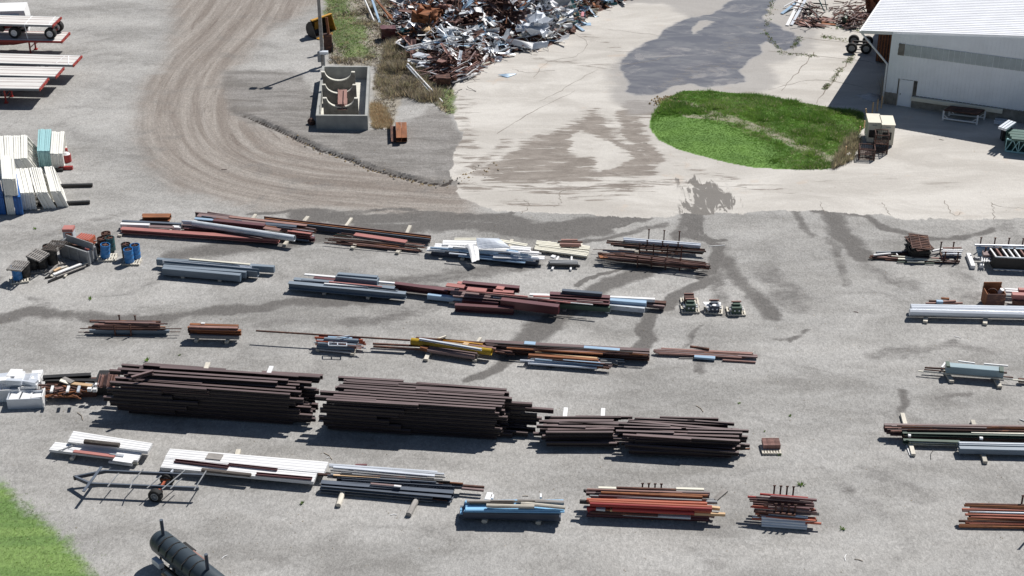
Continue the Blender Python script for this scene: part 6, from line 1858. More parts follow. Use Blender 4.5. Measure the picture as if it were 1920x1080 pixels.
m=MB(); c_=G(199,741); m.box(c_+Vector((0,.6,.45)),(1.1,1.3,.8)); m.build('steel_crate','black',label='black crate carrying the brown angle pieces',cat='crate')
# ---------------------------------------------------------------- boat trailer frame
z=.62; T=thing('boat_trailer',G(280,912),'long narrow dark trailer frame with two wheels and thin cross bars','trailer')
Pz=lambda x,y,zz=z: G(60+x/4.8,780+y/4.8,zz)
for seg in(((660,498),(1550,537)),((515,612),(1500,652))):
    m=MB(); m.bar(Pz(*seg[0]),Pz(*seg[1]),.09,.16); m.build('side_rail','navy',T)
for seg in(((388,553,.5),(662,498,z)),((388,553,.5),(520,610,z))):
    m=MB(); m.bar(Pz(*seg[0]),Pz(*seg[1]),.1,.18); m.build('drawbar','navy',T)
m=MB(); m.bar(Pz(395,560,.5),Pz(385,552,.45),.16,.2); m.build('hitch','black',T)
for k,(x0,y0,x1,y1) in enumerate(((462,680,625,458),(680,636,780,515),(880,655,905,590),(905,588,1000,480),(1035,650,1165,538),(1170,660,1385,483),(1245,655,1350,560),(1460,665,1568,493))):
    m=MB(); w_=.14 if k==0 else .05; m.bar(Pz(x0,y0,z+.1),Pz(x1,y1,z+.1),w_,.04); m.build('cross_bar','navy' if k==0 else 'grey',T)
w1=Pz(1112,715,.3); w2=Pz(1218,568,.3); ax=(w2-w1).normalized()
m=MB(); m.bar(w1+Vector((0,0,.05)),w2+Vector((0,0,.05)),.1,.1); m.build('axle','orange',T)
for c_ in(w1,w2): wheel(c_,ax,.36,T,T,'grey',.3)
for t_ in(.12,.88): m=MB(); m.bar(w1.lerp(w2,t_)-Vector((.3,0,-.1)),w1.lerp(w2,t_)+Vector((.3,0,.1)),.06,.08); m.build('spring','rust',T)
bar3('steel_bracket',G(320.5,885,.7),G(324,880,.7),'B',.08,.1,'silver',label='thin silver bracket behind the trailer frame wheels',cat='bracket')
# ---------------------------------------------------------------- smoker tank on its trailer
z=1.18; a=G(297,1012,z); b=G(418,1107,z); ax=(b-a).normalized(); rr=.56; a=a+ax*rr*.4
T=thing('tank_smoker',Vector(((a+b).x/2,(a+b).y/2,0)),'dark blue-grey tank smoker on a trailer with two chimneys at the bottom edge','tank smoker')
m=MB(); n=28; y_=Vector((0,0,1)).cross(ax).normalized(); zz=ax.cross(y_); rings=[(-.42,.05),(-.40,.2),(-.34,.36),(-.22,.49),(0,.56)]; vs=[]
full=rings+[( (b-a).length-u,r_) for u,r_ in rings[::-1]]
for u,r_ in full:
    for i in range(n):
        t_=2*math.pi*i/n; vs.append(a+ax*u+y_*math.cos(t_)*r_+zz*math.sin(t_)*r_)
m.add(vs,[(k*n+i,k*n+(i+1)%n,(k+1)*n+(i+1)%n,(k+1)*n+i) for k in range(len(full)-1) for i in range(n)]+[tuple(range(n))]); m.build('tank','tank',T,True)
for u in(.28,(b-a).length*.78):
    c_=a+ax*u; m=MB(); m.tube(c_+Vector((0,0,.45)),c_+Vector((0,0,1.42)),.085,12); m.build('chimney','navy',T,True)
for u in(.62,1.22,1.75,2.5,3.1):
    m=MB(); c_=a+ax*u; pr=None
    for k in range(11):
        t_=math.pi*(.05+.62*k/10); p=c_+y_*math.cos(t_)*-.575+Vector((0,0,1))*math.sin(t_)*.575
        if pr is not None: m.bar(pr,p,.05,.03)
        pr=p
    m.bar(c_+Vector((0,0,.57))+y_*.0,c_+ax*.12-y_*.62+Vector((0,0,.45)),.03,.03); m.build('hinge_strap','black',T)
rt=-y_ if (-y_).x>0 else y_
c_=a+ax*1.05+rt*.75+Vector((0,0,-.55)); wheel(c_,-rt if rt.x>0 else rt,.36,T,T,'grey',.24); wheel(c_+ax*.85,-rt,.36,T,T,'grey',.24)
m=MB(); m.bar(c_+Vector((0,0,.42))-ax*.4,c_+Vector((0,0,.42))+ax*.5,.26,.05); m.build('fender','black',T)
m=MB(); m.bar(a+ax*1.5+rt*.7+Vector((0,0,-.1)),a+ax*2.6+rt*.7+Vector((0,0,-.1)),.16,.06); m.build('shelf','rustpink',T)
lf=-rt
m=MB(); m.bar(a+ax*.35+lf*.45+Vector((0,0,-.72)),b+lf*.45+Vector((0,0,-.72)),.1,.12); m.bar(a+ax*.35+rt*.45+Vector((0,0,-.72)),b+rt*.45+Vector((0,0,-.72)),.1,.12); m.build('frame_rail','black',T)
m=MB(); m.box(a+ax*.75+lf*.72+Vector((0,0,-.4)),(.62,.26,.3),rz=math.atan2(ax.y,ax.x)); m.build('fire_box','silver',T)
for s in(.0,.16): m=MB(); m.bar(a+ax*1.3+lf*(.72+s)+Vector((0,0,-.62)),a+ax*2.+lf*(.72+s)+Vector((0,0,-.62)),.1,.06); m.build('step_board','tanwood' if s else 'cream',T)
for u in(.5,1.6): 
    for s in(lf,rt): m=MB(); m.bar(a+ax*u+s*.4+Vector((0,0,-.35)),a+ax*u+s*.42+Vector((0,0,-1.12)),.08,.08,up=(0,1,0)); m.build('leg','black',T)
# ---------------------------------------------------------------- grass, brush, weeds
def pts_in(P,n,seed):
    r=np.random.default_rng(seed); lo,hi=P.min(0),P.max(0); lo=np.maximum(lo,[-56,53]); hi=np.minimum(hi,[56,152]); out=[]
    while sum(map(len,out))<n:
        q=lo+(hi-lo)*r.random((n,2)); out.append(q[inside(q[:,0],q[:,1],P)])
    return np.concatenate(out)[:n]
def tufts(name,P,hts,spread,mats,mi,seed,blades=5,bw=.03,label=None,lean=1.3,edge_soft=0.):
    r=np.random.default_rng(seed); n=len(P); v=[];f=[];m=[]
    V_=np.zeros((n,blades,3,3))
    base=np.array([gz(*p) for p in P])
    a=r.random((n,blades))*2*np.pi; rad=r.random((n,blades))*spread[:,None]; h_=hts[:,None]*(.5+r.random((n,blades))*.8)
    cx=P[:,0,None]+np.cos(a)*rad; cy=P[:,1,None]+np.sin(a)*rad; b=r.random((n,blades))*2*np.pi; ww=bw*(1+h_)*(.6+r.random((n,blades)))
    V_[...,0,0]=cx-np.cos(b)*ww; V_[...,0,1]=cy-np.sin(b)*ww; V_[...,0,2]=base[:,None]-.02
    V_[...,1,0]=cx+np.cos(b)*ww; V_[...,1,1]=cy+np.sin(b)*ww; V_[...,1,2]=base[:,None]-.02
    V_[...,2,0]=cx+np.cos(a)*h_*lean*r.random((n,blades)); V_[...,2,1]=cy+np.sin(a)*h_*lean*r.random((n,blades)); V_[...,2,2]=base[:,None]+h_
    V_=V_.reshape(-1,3); k=len(V_)//3
    me=bpy.data.meshes.new(name); me.vertices.add(len(V_)); me.vertices.foreach_set('co',V_.ravel())
    me.loops.add(len(V_)); me.loops.foreach_set('vertex_index',np.arange(len(V_),dtype=np.int32)); me.polygons.add(k)
    me.polygons.foreach_set('loop_start',np.arange(0,3*k,3,dtype=np.int32)); me.polygons.foreach_set('loop_total',np.full(k,3,np.int32))
    for q in mats: me.materials.append(MATS[q])
    me.polygons.foreach_set('material_index',np.repeat(mi,blades).astype(np.int32)); me.update(calc_edges=True)
    o=bpy.data.objects.new(name,me); col.objects.link(o); return tag(o,label=label,cat=name.replace('_',' '),kind='stuff')
P=pts_in(P_isl,26000,3); sdi=sd(P[:,0],P[:,1],P_isl); P=P[sdi>.08]
bd=1e9
for pts in([(1250,188),(1300,200),(1335,214),(1400,238),(1470,268),(1560,300)],[(1290,222),(1340,226),(1400,236)]):
    d_,_,_=seg_dist(P[:,0],P[:,1],smooth_line(W(pts),5)); bd=np.minimum(bd,d_)
P=P[(bd>.55)|(np.random.default_rng(1).random(len(P))<.3)]
nn_=fbm(P[:,0],P[:,1],1.6,91,3); n2=fbm(P[:,0],P[:,1],.6,95,2)
mow=W([(1210,230),(1245,218),(1300,225),(1370,245),(1440,285),(1480,330),(1300,320),(1210,270)]); dm_=sd(P[:,0]+1.2*(nn_-.5),P[:,1],mow)
tall=1-ss(dm_,-1.2,.8)
h_=.03+tall*(.05+.2*ss(nn_,.45,.75)*(.5+n2)); 
weedy=tall*ss(fbm(P[:,0],P[:,1],3.2,99,3),.42,.58)
r_=np.random.default_rng(5).random(len(P))
mi=np.where(tall<.5,np.where(r_<.75,0,2),np.where(r_<.45,0,np.where(r_<.72,2,1))); mi=np.where((weedy>.5)&(r_>.78),3,mi); mi=np.where((tall>.5)&(r_>.975),4,mi)
mi=np.where((tall>.5)&(fbm(P[:,0],P[:,1],2.3,123,2)>.62)&(r_<.7),2,mi)
tufts('grass',P,h_,.05+.12*tall,['grassA','grassB','grassC','leafdry','straw'],mi,7,blades=7,bw=.016,label='green grass, mown at the front and tall and weedy behind, on the island in the pavement')
P=pts_in(P_lawn,14000,8); d_=sd(P[:,0],P[:,1],P_lawn); r_=np.random.default_rng(6).random(len(P)); 
P2=pts_in(P_lawn+np.array([1.0,.4]),900,9)
P=np.concatenate([P[(P[:,0]>-34)],P2[P2[:,0]>-34]]); r_=np.random.default_rng(6).random(len(P))
tufts('grass',P,np.full(len(P),.02)+.02*r_,np.full(len(P),.06),['grassA','grassC','leafdry'],np.where(r_<.5,0,np.where(r_<.9,1,2)),11,blades=6,bw=.012,label='short mown grass in the bottom left corner of the yard')
P=pts_in(P_brush,11000,12); P=P[P[:,1]<150]; d_=sd(P[:,0],P[:,1],P_brush); P=P[d_>.1]; nn_=fbm(P[:,0],P[:,1],2.2,171,3); r_=np.random.default_rng(7).random(len(P))
gm_=np.zeros(len(P))
for p_,s in P_green: gm_=np.maximum(gm_,ss(sd(P[:,0],P[:,1],p_),-1.2,.6)*s)
mi=np.where(r_<gm_*.55,np.where(r_<.3,0,1),np.where(r_<.75,2,np.where(r_<.9,3,4)))
h_=np.where(mi<=1,.07,.08+.22*ss(nn_,.4,.7))
tufts('dry_brush',P,h_,np.full(len(P),.18),['grassA','grassC','twig','straw','leafdry'],mi,13,bw=.022,lean=1.5,label='dry grey-brown brush and weeds on the bank between the concrete bin and the scrap heap')
P=pts_in(W([(735,60),(765,110),(800,150),(830,185),(800,195),(760,180),(720,190),(705,150),(715,120)]),6500,15); nn_=fbm(P[:,0],P[:,1],1.5,77,3)
tufts('dry_bushes',P,.15+.62*ss(nn_,.4,.75),np.full(len(P),.3),['twig','leafdry','straw'],np.random.default_rng(3).choice([0,0,0,0,1,2],len(P)),14,blades=4,bw=.011,lean=.8,label='leafless twiggy bushes in front of the scrap heap')
P=pts_in(W([(695,195),(715,200),(735,232),(728,243),(700,240)]),900,16)
tufts('dry_grass',P,np.full(len(P),.32),np.full(len(P),.2),['straw','tanwood'],np.random.default_rng(3).choice([0,0,1],len(P)),15,bw=.014,lean=1.2,label='tan dry grass against the right wall of the concrete bin')
P=pts_in(W([(1560,318),(1580,280),(1600,255),(1612,262),(1598,300)]),900,17)
tufts('dry_grass',P,np.full(len(P),.55),np.full(len(P),.15),['straw','twig','leafdry'],np.random.default_rng(3).choice([0,1,2],len(P)),16,bw=.012,lean=.8,label='tan dry weeds at the right tip of the grass island by the stakes')
P=pts_in(W([(1655,160),(1690,172),(1690,196),(1655,195)]),160,18)
tufts('dry_bushes',P,np.full(len(P),1.3),np.full(len(P),.5),['twig'],np.zeros(len(P)),17,bw=.006,lean=.5,label='bare twigs against the left corner of the shed')
# grass along the joints
J=[]
for a_,b_ in (((1432,55),(1465,100)),((1465,100),(1530,105)),((1500,70),(1485,90)),((1450,0),(1435,50)),((1560,50),(1620,58)),((1540,68),(1590,76)),((1600,105),(1585,118)),((1578,128),(1560,152)),((1552,158),(1545,166))):
    for k in range(70): t_=random.random(); p=G(a_[0]+(b_[0]-a_[0])*t_+random.gauss(0,3),a_[1]+(b_[1]-a_[1])*t_+random.gauss(0,1.6)); J.append((p.x,p.y))
J=np.array(J); tufts('joint_weeds',J,np.full(len(J),.08),np.full(len(J),.12),['grassB','leafdry','twig'],np.random.default_rng(3).choice([0,1,2],len(J)),18,label='weeds growing in the joints of the wet pavement')
W0m=MB(); r=random.Random(2)
for k in range(26): a=r.random()*6.28; h=.12+.1*r.random(); q=r.random()*.12; c_=Vector((math.cos(a)*q,math.sin(a)*q,0)); n_=Vector((-math.sin(a),math.cos(a),0))*.04; W0m.add([c_-n_,c_+n_,c_*2.4+Vector((0,0,h))],[(0,1,2)])
wm_=W0m.mesh('weed','grassC')
for x,y,s in((66,429,1),(169,561,1.2),(275,676,1.3),(337,666,.7),(567,944,1),(1502,910,1.4),(1580,992,1.1),(1461,853,1),(1386,756,.7),(1481,780,.8),(798,96,2.4),(1434,809,.5),(615,655,.5),(1830,835,.6)):
    o=bpy.data.objects.new('weed',wm_); col.objects.link(o); o.location=G(x,y); o.scale=(s*.7,s*.7,s*.6); o.rotation_euler=(0,0,x); tag(o,'small green weed growing alone out of the grey gravel','weed','lone weeds in the gravel','thing')
# stones of the gully and litter
sm=MB(); r=random.Random(4)
def stone(m,c,s):
    v=[Vector((r.uniform(.6,1)*a,r.uniform(.6,1)*b,r.uniform(.5,.9)*e))*s for a,b,e in((1,0,0),(-1,0,0),(0,1,0),(0,-1,0),(0,0,1),(0,0,-1))]
    m.add([c+q for q in v],[(0,2,4),(2,1,4),(1,3,4),(3,0,4),(2,0,5),(1,2,5),(3,1,5),(0,3,5)])
Lg=L_gully
for k in range(110):
    i=r.randrange(int(len(Lg)*.25),int(len(Lg)*.95)); p=Lg[i]; q=p+np.array([r.gauss(0,.25),-.28+r.gauss(0,.16)]); 
    if i>len(Lg)*.75: q=q+np.array([r.uniform(-.3,1.2),r.gauss(0,.5)])
    sm.mi(r.choice([0,0,0,1])); stone(sm,Vector((q[0],q[1],gz(*q)+.03)),r.uniform(.04,.14))
for k in range(160):
    p=G(1246+r.gauss(0,9),190+r.gauss(0,4)); stone(sm,Vector((p.x,p.y,gz(p.x,p.y)+.04)),r.uniform(.05,.16))
for k in range(1500):
    p=G(r.uniform(0,1920),r.uniform(0,1080)); stone(sm,Vector((p.x,p.y,gz(p.x,p.y)+.01)),r.uniform(.015,.04))
sm.build('gravel_stones',['straw','stone'],kind='stuff',label='loose stones along the gully and scattered over the yard',cat='stones')
# ---------------------------------------------------------------- the scrap heap
SP=W([(742,78),(736,40),(742,-10),(760,-60),(1230,-60),(1190,-5),(1140,14),(1100,34),(1075,62),(1040,82),(1010,92),(960,98),(935,112),(905,128),(885,142),(850,156),(815,160),(790,140),(765,118),(752,96)])
def sh_(x,y):
    d=sd(np.array([x]),np.array([y]),SP)[0]
    return 0 if d<0 else min(d*.62,3.0)*(.75+.5*float(fbm(np.array([x]),np.array([y]),2.5,201,2)[0]))
gx=np.arange(SP[:,0].min()-1,SP[:,0].max()+1,.45); gy=np.arange(SP[:,1].min()-1,min(SP[:,1].max(),158)+1,.45); XX,YY=np.meshgrid(gx,gy); dd=sd(XX,YY,SP)
HH=np.where(dd<0,-.05,np.minimum(dd*.62,3.0)*(.75+.5*fbm(XX,YY,2.5,201,2)))*.8+.25*(fbm(XX,YY,.5,205,2)-.5)*(dd>0.4)
m=MB(); ny_,nx_=XX.shape; idx_={}
for j in range(ny_-1):
    for i in range(nx_-1):
        if dd[j:j+2,i:i+2].max()<0: continue
        ids=[]
        for a,b in((j,i),(j,i+1),(j+1,i+1),(j+1,i)):
            if (a,b) not in idx_: idx_[(a,b)]=len(m.v); m.v.append((XX[a,b],YY[a,b],HH[a,b]))
            ids.append(idx_[(a,b)])
        m.f.append(tuple(ids)); m.m.append(0)
mound=m
SM=['rustdark','brown','rustpink','white','silver','ltblue','mottled','cream','black','rust','tanwood','pinkscrap','teal','grey']
def pal(px,py,r):
    u=r.random()
    if px>1065: return r.choice(['rustdark','rustdark','black','brown','cream','ltblue','rust','white','teal'])
    if py<58 and px<985: return r.choice(['rustdark']*7+['brown']*4+['rust','white','silver','ltblue','black','mottled','rustpink']) if px>815 else r.choice(['rust','rustdark','rustdark','brown','rustpink','silver','white','grey','mottled'])
    if px<800 and py<82: return r.choice(['rustdark','brown','rust','black','rustpink','teal'])
    if px<905 and py>98: return r.choice(['rustpink']*6+['rustdark']*4+['brown','white','silver','taupe','taupe'])
    return r.choice(['white']*6+['silver']*5+['ltblue','mottled','mottled','cream','rustdark','brown','grey','black','rustpink'])
def crumple(m,c,sx,sy,r,k=3):
    Mr=Matrix.Rotation(r.uniform(0,6.28),3,'Z')@Matrix.Rotation(r.gauss(0,.5),3,'X')@Matrix.Rotation(r.gauss(0,.35),3,'Y'); b=len(m.v); am=.16*min(sx,sy)
    for i in range(k+1):
        for j in range(3): 
            v=Vector(((i/k-.5)*sx,(j/2-.5)*sy,r.uniform(-am,am)+ (.18*sy if j!=1 else 0)*1)); v=Mr@v+c; m.v.append((v.x,v.y,max(v.z,.02)))
    for i in range(k):
        for j in range(2): m.f.append((b+i*3+j,b+(i+1)*3+j,b+(i+1)*3+j+1,b+i*3+j+1)); m.m.append(m.k)
def bent(m,c,l,t,r,seg=3):
    a=r.uniform(0,6.28); el=r.gauss(0,.28); p=c-Vector((math.cos(a),math.sin(a),el))*l/2
    for k in range(seg):
        d=Vector((math.cos(a),math.sin(a),el)); q=p+d*l/seg; q.z=max(q.z,.04); m.bar(p,q,t,t); p=q; a+=r.gauss(0,.4); el+=r.gauss(0,.3)
hp=MB(); r=random.Random(77); cnt=0; PT=pts_in(SP,3600,31); indiv=[]
for p in PT:
    z=sh_(*p); px,py=proj((p[0],p[1],z))
    if py<-25: continue
    mt=pal(px,py,r); c_=Vector((p[0],p[1],z+r.uniform(-.1,.3))); u=r.random(); hp.k=SM.index(mt) if mt in SM else 0
    dark_=mt in('rustdark','brown','rustpink','taupe','rust','black')
    big=cnt%11==0 and py>-4 and len(indiv)<285; cnt+=1
    m_=MB() if big else hp; s_=1.35 if big else 1.
    if u<(.25 if dark_ else .62): crumple(m_,c_,(r.uniform(.5,1.3) if r.random()<.6 else r.uniform(1.2,3.))*s_,r.uniform(.15,.6)*s_,r,4); kd=('scrap_sheet','crumpled {} sheet','scrap sheet')
    elif u<.9: bent(m_,c_,r.uniform(.7,2.4)*s_,r.uniform(.025,.07)*s_,r,r.choice([1,2,3,4])); kd=('scrap_rod','bent {} rod','scrap rod')
    else: m_.box(c_,(r.uniform(.3,.9)*s_,r.uniform(.2,.5),r.uniform(.1,.35)),M=Matrix.Rotation(r.uniform(0,3),3,'Z')@Matrix.Rotation(r.gauss(0,.4),3,'X')); kd=('scrap_block','boxy {} piece','scrap piece')
    if big:
        cn={'white':'white','silver':'silver','ltblue':'pale blue','mottled':'mottled grey','cream':'cream','grey':'grey','black':'black','teal':'teal','rust':'orange-rust','rustpink':'pinkish rust','taupe':'taupe'}.get(mt,'dark rust')
        zone='far right tail' if px>1065 else ('right half' if px>940 else ('middle' if px>850 else 'left part')); zy='upper' if py<50 else 'lower'
        indiv.append(1); m_.build(kd[0],mt,label=f"{kd[1].format(cn)} in the {zy} {zone} of the great scrap heap",cat=kd[2],group='pieces of the great scrap heap',kind='thing')
mb=hp; nv=len(mb.v); mb.v+=mound.v; mb.f+=[tuple(i+nv for i in f) for f in mound.f]; mb.m+=[0]*len(mound.f)
mb.build('scrap_metal',SM,kind='stuff',label='great tangled heap of rusty and white scrap metal on the pavement',cat='scrap metal')
gs='large pieces of the great scrap heap'
def lump(name,mt,x,y,z,sx,sy,sz,yaw,lab,cat='scrap box',tx=0,amp=.06):
    m=MB(); bmq=bmesh.new(); bmesh.ops.create_cube(bmq,size=1); bmesh.ops.subdivide_edges(bmq,edges=bmq.edges[:],cuts=3,use_grid_fill=True); Mr=Matrix.Rotation(yaw,3,'Z')@Matrix.Rotation(tx,3,'X'); c=G(x,y,z)
    vs=[]
    for v in bmq.verts:
        q=Vector((v.co.x*sx,v.co.y*sy,v.co.z*sz)); q+=mnoise.noise_vector(q*2.3+Vector((x,y,0)))*amp*2; vs.append(Mr@q+c)
    m.add(vs,[[v.index for v in f.verts] for f in bmq.faces]); bmq.free(); m.build(name,mt,label=lab,cat=cat,group=gs)
lump('scrap_hood','rust',800,27,2.7,2.0,1.5,.9,-.3,'big crumpled orange-rust sheet on top of the left of the scrap heap','scrap sheet',.2,.3)
lump('scrap_box','maroon',728,60,.7,1.3,1.0,.95,.1,'dark red open box at the left foot of the scrap heap')
lump('scrap_cube','rustdark',846,100,.95,.9,.8,.8,.4,'dark rusty cube sitting in the white part of the scrap heap')
lump('scrap_cube','rustdark',831,151,.5,1.1,.9,.8,.1,'dark brown block at the near foot of the scrap heap')
lump('scrap_pieces','tanwood',805,58,1.7,.9,.8,.5,.5,'tan splintered piece in the left of the scrap heap','scrap piece',.3,.2)
lump('scrap_tank','white',868,72,1.6,1.8,.6,.5,-.6,'dented white duct slanting in the middle of the scrap heap','scrap duct',.2,.12)
lump('scrap_duct','mottled',845,78,1.6,.35,.35,1.9,.1,'grey upright duct in the middle of the scrap heap','scrap duct',-.35,.05)
lump('bent_sheet','silver',1010,35,2.2,1.9,1.4,.25,.6,'large crumpled silver panel in the right of the scrap heap','scrap panel',.4,.25)
lump('bent_sheet','silver',1000,52,1.5,2.4,1.2,.25,-.3,'crumpled bluish panel below the silver one in the right of the scrap heap','scrap panel',.3,.3)
lump('bent_sheet','white',904,32,2.2,.7,2.2,.2,.35,'white strip panel hanging in the upper middle of the scrap heap','scrap panel',.5,.1)
lump('bent_sheet','mottled',890,65,1.6,1.4,1.1,.2,.2,'grey-green bent panel in the middle of the scrap heap','scrap panel',.3,.2)
sheet('scrap_sheet',[(938,72,.9),(1000,80,.7),(998,92,.35),(935,78,.6)],'white',0,bend=.3,label='long folded white sheet along the right front foot of the scrap heap',cat='scrap sheet',group=gs)
sheet('scrap_sheet',[(990,82,.6),(1030,76,.8),(1026,88,.3),(995,93,.2)],'silver',0,bend=.25,label='silver folded sheet ending the right front foot of the scrap heap',cat='scrap sheet',group=gs)
sheet('metal_sheet',[(934,140,.12),(948,138,.2),(969,138,.06),(952,145,.04)],'ltblue',0,bend=.06,label='blue-grey bent sheet lying alone on the concrete before the scrap heap',cat='metal sheet')
for x0,y0,z0,x1,y1,z1,w_,mt,lb_ in [(764,118,.9,832,192,.1,.16,'white','longest white pipe slanting down into the green weeds'),(762,122,.8,812,178,.15,.12,'silver','silver pipe slanting down beside the longest white pipe'),(768,128,.7,806,172,.2,.1,'white','thin white pipe slanting down on the bank'),
  (846,153,.2,894,136,.3,.3,'white','white plank at the near foot of the scrap heap'),(760,88,1.3,838,70,1.9,.16,'white','white pipe rising to the right across the left of the scrap heap'),(764,92,1.2,830,75,1.7,.12,'white','second thinner white pipe rising across the left of the scrap heap'),
  (780,71,1.4,835,67,1.5,.2,'rust','orange-rust beam over the left of the scrap heap'),(762,94,1.1,812,84,1.5,.1,'silver','silver pipe low in the left of the scrap heap'),(1075,42,.3,1094,57,.1,.28,'ltblue','light blue plank at the right foot of the scrap heap'),(1070,44,.4,1082,38,.5,.3,'teal','dark teal piece at the right foot of the scrap heap'),
  (812,112,.9,838,86,1.6,.08,'silver','thin silver rod leaning in the left of the scrap heap'),(1036,70,.4,1052,48,1.4,.12,'white','white rod bowed at the right side of the scrap heap'),
  (683,-4,.9,704,44,.2,.16,'white','white pole at the left of the three leaning poles'),(697,-4,1.,712,42,.25,.2,'ltblue','pale blue pole among the leaning poles'),(703,-4,1.1,743,44,.2,.2,'rust','long rusty pole slanting to the dark red box'),(706,-2,1.,735,46,.15,.12,'greywood','grey pole beside the long rusty pole'),
  (778,100,1.3,800,105,1.3,.9,'silver','silver slatted panel in the left of the scrap heap'),(784,118,1.,806,122,.9,.9,'silver','lower silver slatted panel in the left of the scrap heap'),(775,106,1.35,804,102,1.5,.1,'white','white rail edging the slatted panels'),(766,110,1.3,808,116,1.2,.1,'white','lower white rail edging the slatted panels'),
  (1092,30,.9,1093,22,.9,.25,'pinkscrap','bright pink-red piece in the right tail of the scrap heap')]:
    bar3('scrap_bar',G(x0,y0,z0),G(x1,y1,z1),'P' if w_<.17 else 'B',w_,.1,mt,label=lb_,cat='scrap bar',group=gs)
for k in range(70):
    x=r.uniform(795,890); y=r.uniform(104,146); z=.15+max(0,(150-y))*.022; a=r.gauss(.55,.35); l=r.uniform(.8,2.2); c_=G(x,y,z+.15); d_=Vector((math.cos(a),math.sin(a),r.gauss(.05,.15)))*l/2; m=MB(); t_=r.uniform(.035,.08); q=c_+d_*.3+Vector((0,0,r.uniform(0,.1)))
    m.bar(c_-d_,q,t_,t_); m.bar(q,c_+d_,t_,t_); m.build('scrap_rod',r.choice(['rustpink','rustpink','rustdark','taupe','white']),label='pinkish rust rod in the bundle at the near foot of the scrap heap',cat='scrap rod',group='rust rods at the near foot of the scrap heap',kind='thing')
for x,y in((880,168),(862,172),(836,175),(800,185),(1057,42),(995,97),(1030,92),(925,117)):
    m=MB(); c_=G(x,y,.08); bent(m,c_,r.uniform(.5,1.6),.04,r,4); m.build('bent_wire','greywood',label='thin bent wire lying loose on the ground near the scrap heap',cat='wire',group='loose bent wires')
# ---------------------------------------------------------------- second scrap pile, top right
g='planks and frames of the second scrap pile'
for x0,y0,z0,x1,y1,z1,w_,mt,lb_ in [(1476,47,.1,1502,-4,.9,.3,'white','long white plank at the left of the second scrap pile'),(1484,46,.12,1512,-4,.9,.25,'silver','silver plank beside the long white plank'),(1466,25,.1,1492,5,.5,.3,'ltblue','pale blue board at the left tip of the second scrap pile'),(1470,12,.2,1492,0,.6,.14,'white','thin white rod over the pale blue board'),
  (1496,40,.2,1520,2,.8,.16,'taupe','taupe plank in the second scrap pile'),(1482,8,.9,1545,24,.4,.1,'rustdark','dark rod across the second scrap pile'),(1490,3,1.,1538,15,.5,.08,'black','black rod across the second scrap pile'),(1535,-2,1.2,1545,20,.2,.08,'teal','thin teal leg in the second scrap pile'),(1546,-2,1.2,1550,18,.2,.08,'teal','second thin teal leg in the second scrap pile')]:
    bar3('scrap_plank',G(x0,y0,z0),G(x1,y1,z1),'B',w_,.07,mt,label=lb_,cat='scrap plank',group=g)
for k in range(34):
    x=r.uniform(1494,1540); y=r.uniform(4,42); m=MB(); bent(m,G(x,y,r.uniform(.1,.8)),r.uniform(.8,2.2),r.uniform(.05,.1),r,2); m.build('scrap_rod',r.choice(['rustdark','black','rustpink','brown']),label='dark rod tangled behind the pale planks of the second scrap pile',cat='scrap rod',group='dark rods of the second scrap pile',kind='thing')
for k in range(26):
    t_=k/25; x=1497+t_*62+r.uniform(-3,3); y=33+r.uniform(0,15); c_=G(x,y,.08+.12*r.random()); a=r.gauss(-.5,.4); d_=Vector((math.cos(a),math.sin(a),0))*r.uniform(.4,.9); bar3('rust_plank',c_-d_,c_+d_,'B',r.uniform(.12,.4),.05,r.choice(['rust','rustpink','rustpink','rustdark']),label='flat rusty plate spread at the foot of the second scrap pile',cat='rusty plate',group='rusty plates of the second scrap pile')
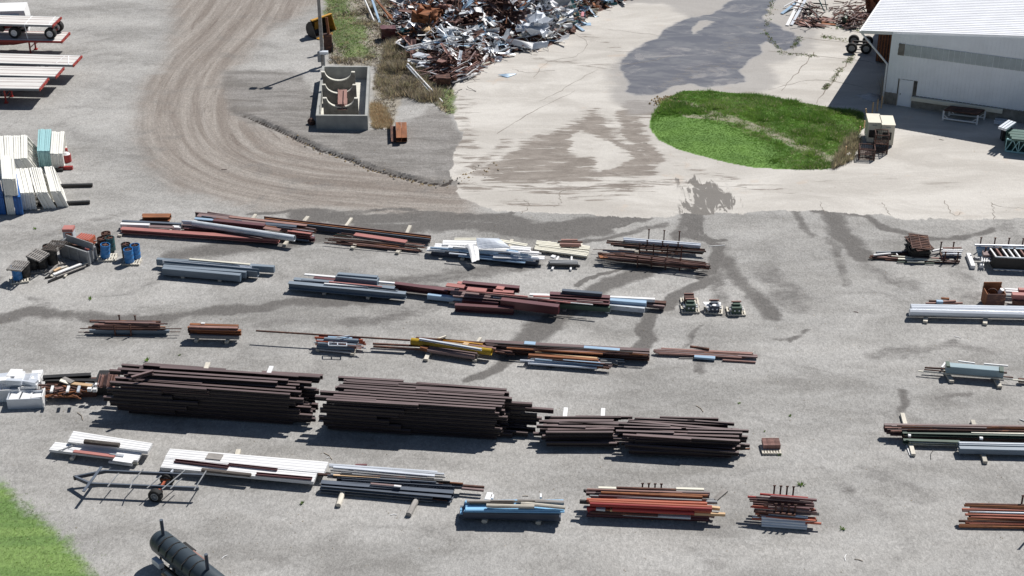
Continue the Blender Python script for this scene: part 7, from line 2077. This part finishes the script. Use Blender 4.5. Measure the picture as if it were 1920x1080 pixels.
for k in range(150):
    x=1600+r.gauss(0,22); y=25+r.gauss(0,11); 
    if x>1642 or x<1548: continue
    z=max(.1,1.1-abs(x-1600)*.02-abs(y-24)*.03); m=MB(); a=r.gauss(.5,.6); l=r.uniform(.6,1.6); c_=G(x,y+z*6,z*.8+.05); d_=Vector((math.cos(a),math.sin(a),r.gauss(0,.15)))*l/2; t_=r.uniform(.04,.1); m.bar(c_-d_,c_+d_,t_,t_); m.build('scrap_rod',r.choice(['rustdark','rustpink','brown','rustdark','taupe']),label='brown rod of the loose heap by the shed eave',cat='scrap rod',group='brown rods heaped by the shed eave',kind='thing')
m=MB(); m.tube(G(1583,38,.5),G(1592,34,.6),.35,14,.3); m.build('round_tank','green',label='dark round tank lying on the brown rods by the shed eave',cat='tank',smooth=True)
m=MB(); m.ring(G(1515,22,.5),Vector((.3,1,.3)).normalized(),.42,.22,.2,18); m.build('black_tyre','tyre',label='black tyre in the second scrap pile',cat='tyre',smooth=True)
lump('rusty_machine','rust',1645,4,1.0,1.6,1.4,1.6,.3,'rusty orange machine body behind the shed eave','machine',0,.2)
m=MB(); m.bar(G(1652,0,2.),G(1640,-8,2.6),.2,.2); m.build('machine_boom','red',label='red arm over the rusty orange machine',cat='machine arm')
# sticks and scraps lying loose about the yard
for x,y,a,l,mt in((150,780,-1.,.9,'twig'),(615,855,-.9,.8,'twig'),(1312,766,-1.1,.7,'twig'),(1748,852,1.2,.9,'black'),(1605,585,-.4,.3,'rustdark'),(1795,632,-.5,.4,'white'),(1210,158+110,-.3,.3,'twig'),(1765,262,-.5,.35,'rustdark'),(1586,1045,1.3,.5,'white'),(421,1044,.9,.35,'white'),(617,858,.1,.25,'white'),(738,965,.1,.3,'white'),(110,320,-.4,.4,'twig'),(985,930,0,.3,'twig'),(1610,1050,-.4,.4,'twig'),(420,318,.0,.4,'rustdark')):
    c_=G(x,y,.03); d_=Vector((math.cos(a),math.sin(a),0))*l/2; m=MB(); n_=Vector((-d_.y,d_.x,0))*.2; m.bar(c_-d_,c_+n_,.03,.02); m.bar(c_+n_,c_+d_,.03,.02); m.build('loose_stick',mt,label='thin bent stick or strip lying alone on the open ground',cat='stick',group='loose sticks on the ground',kind='thing')
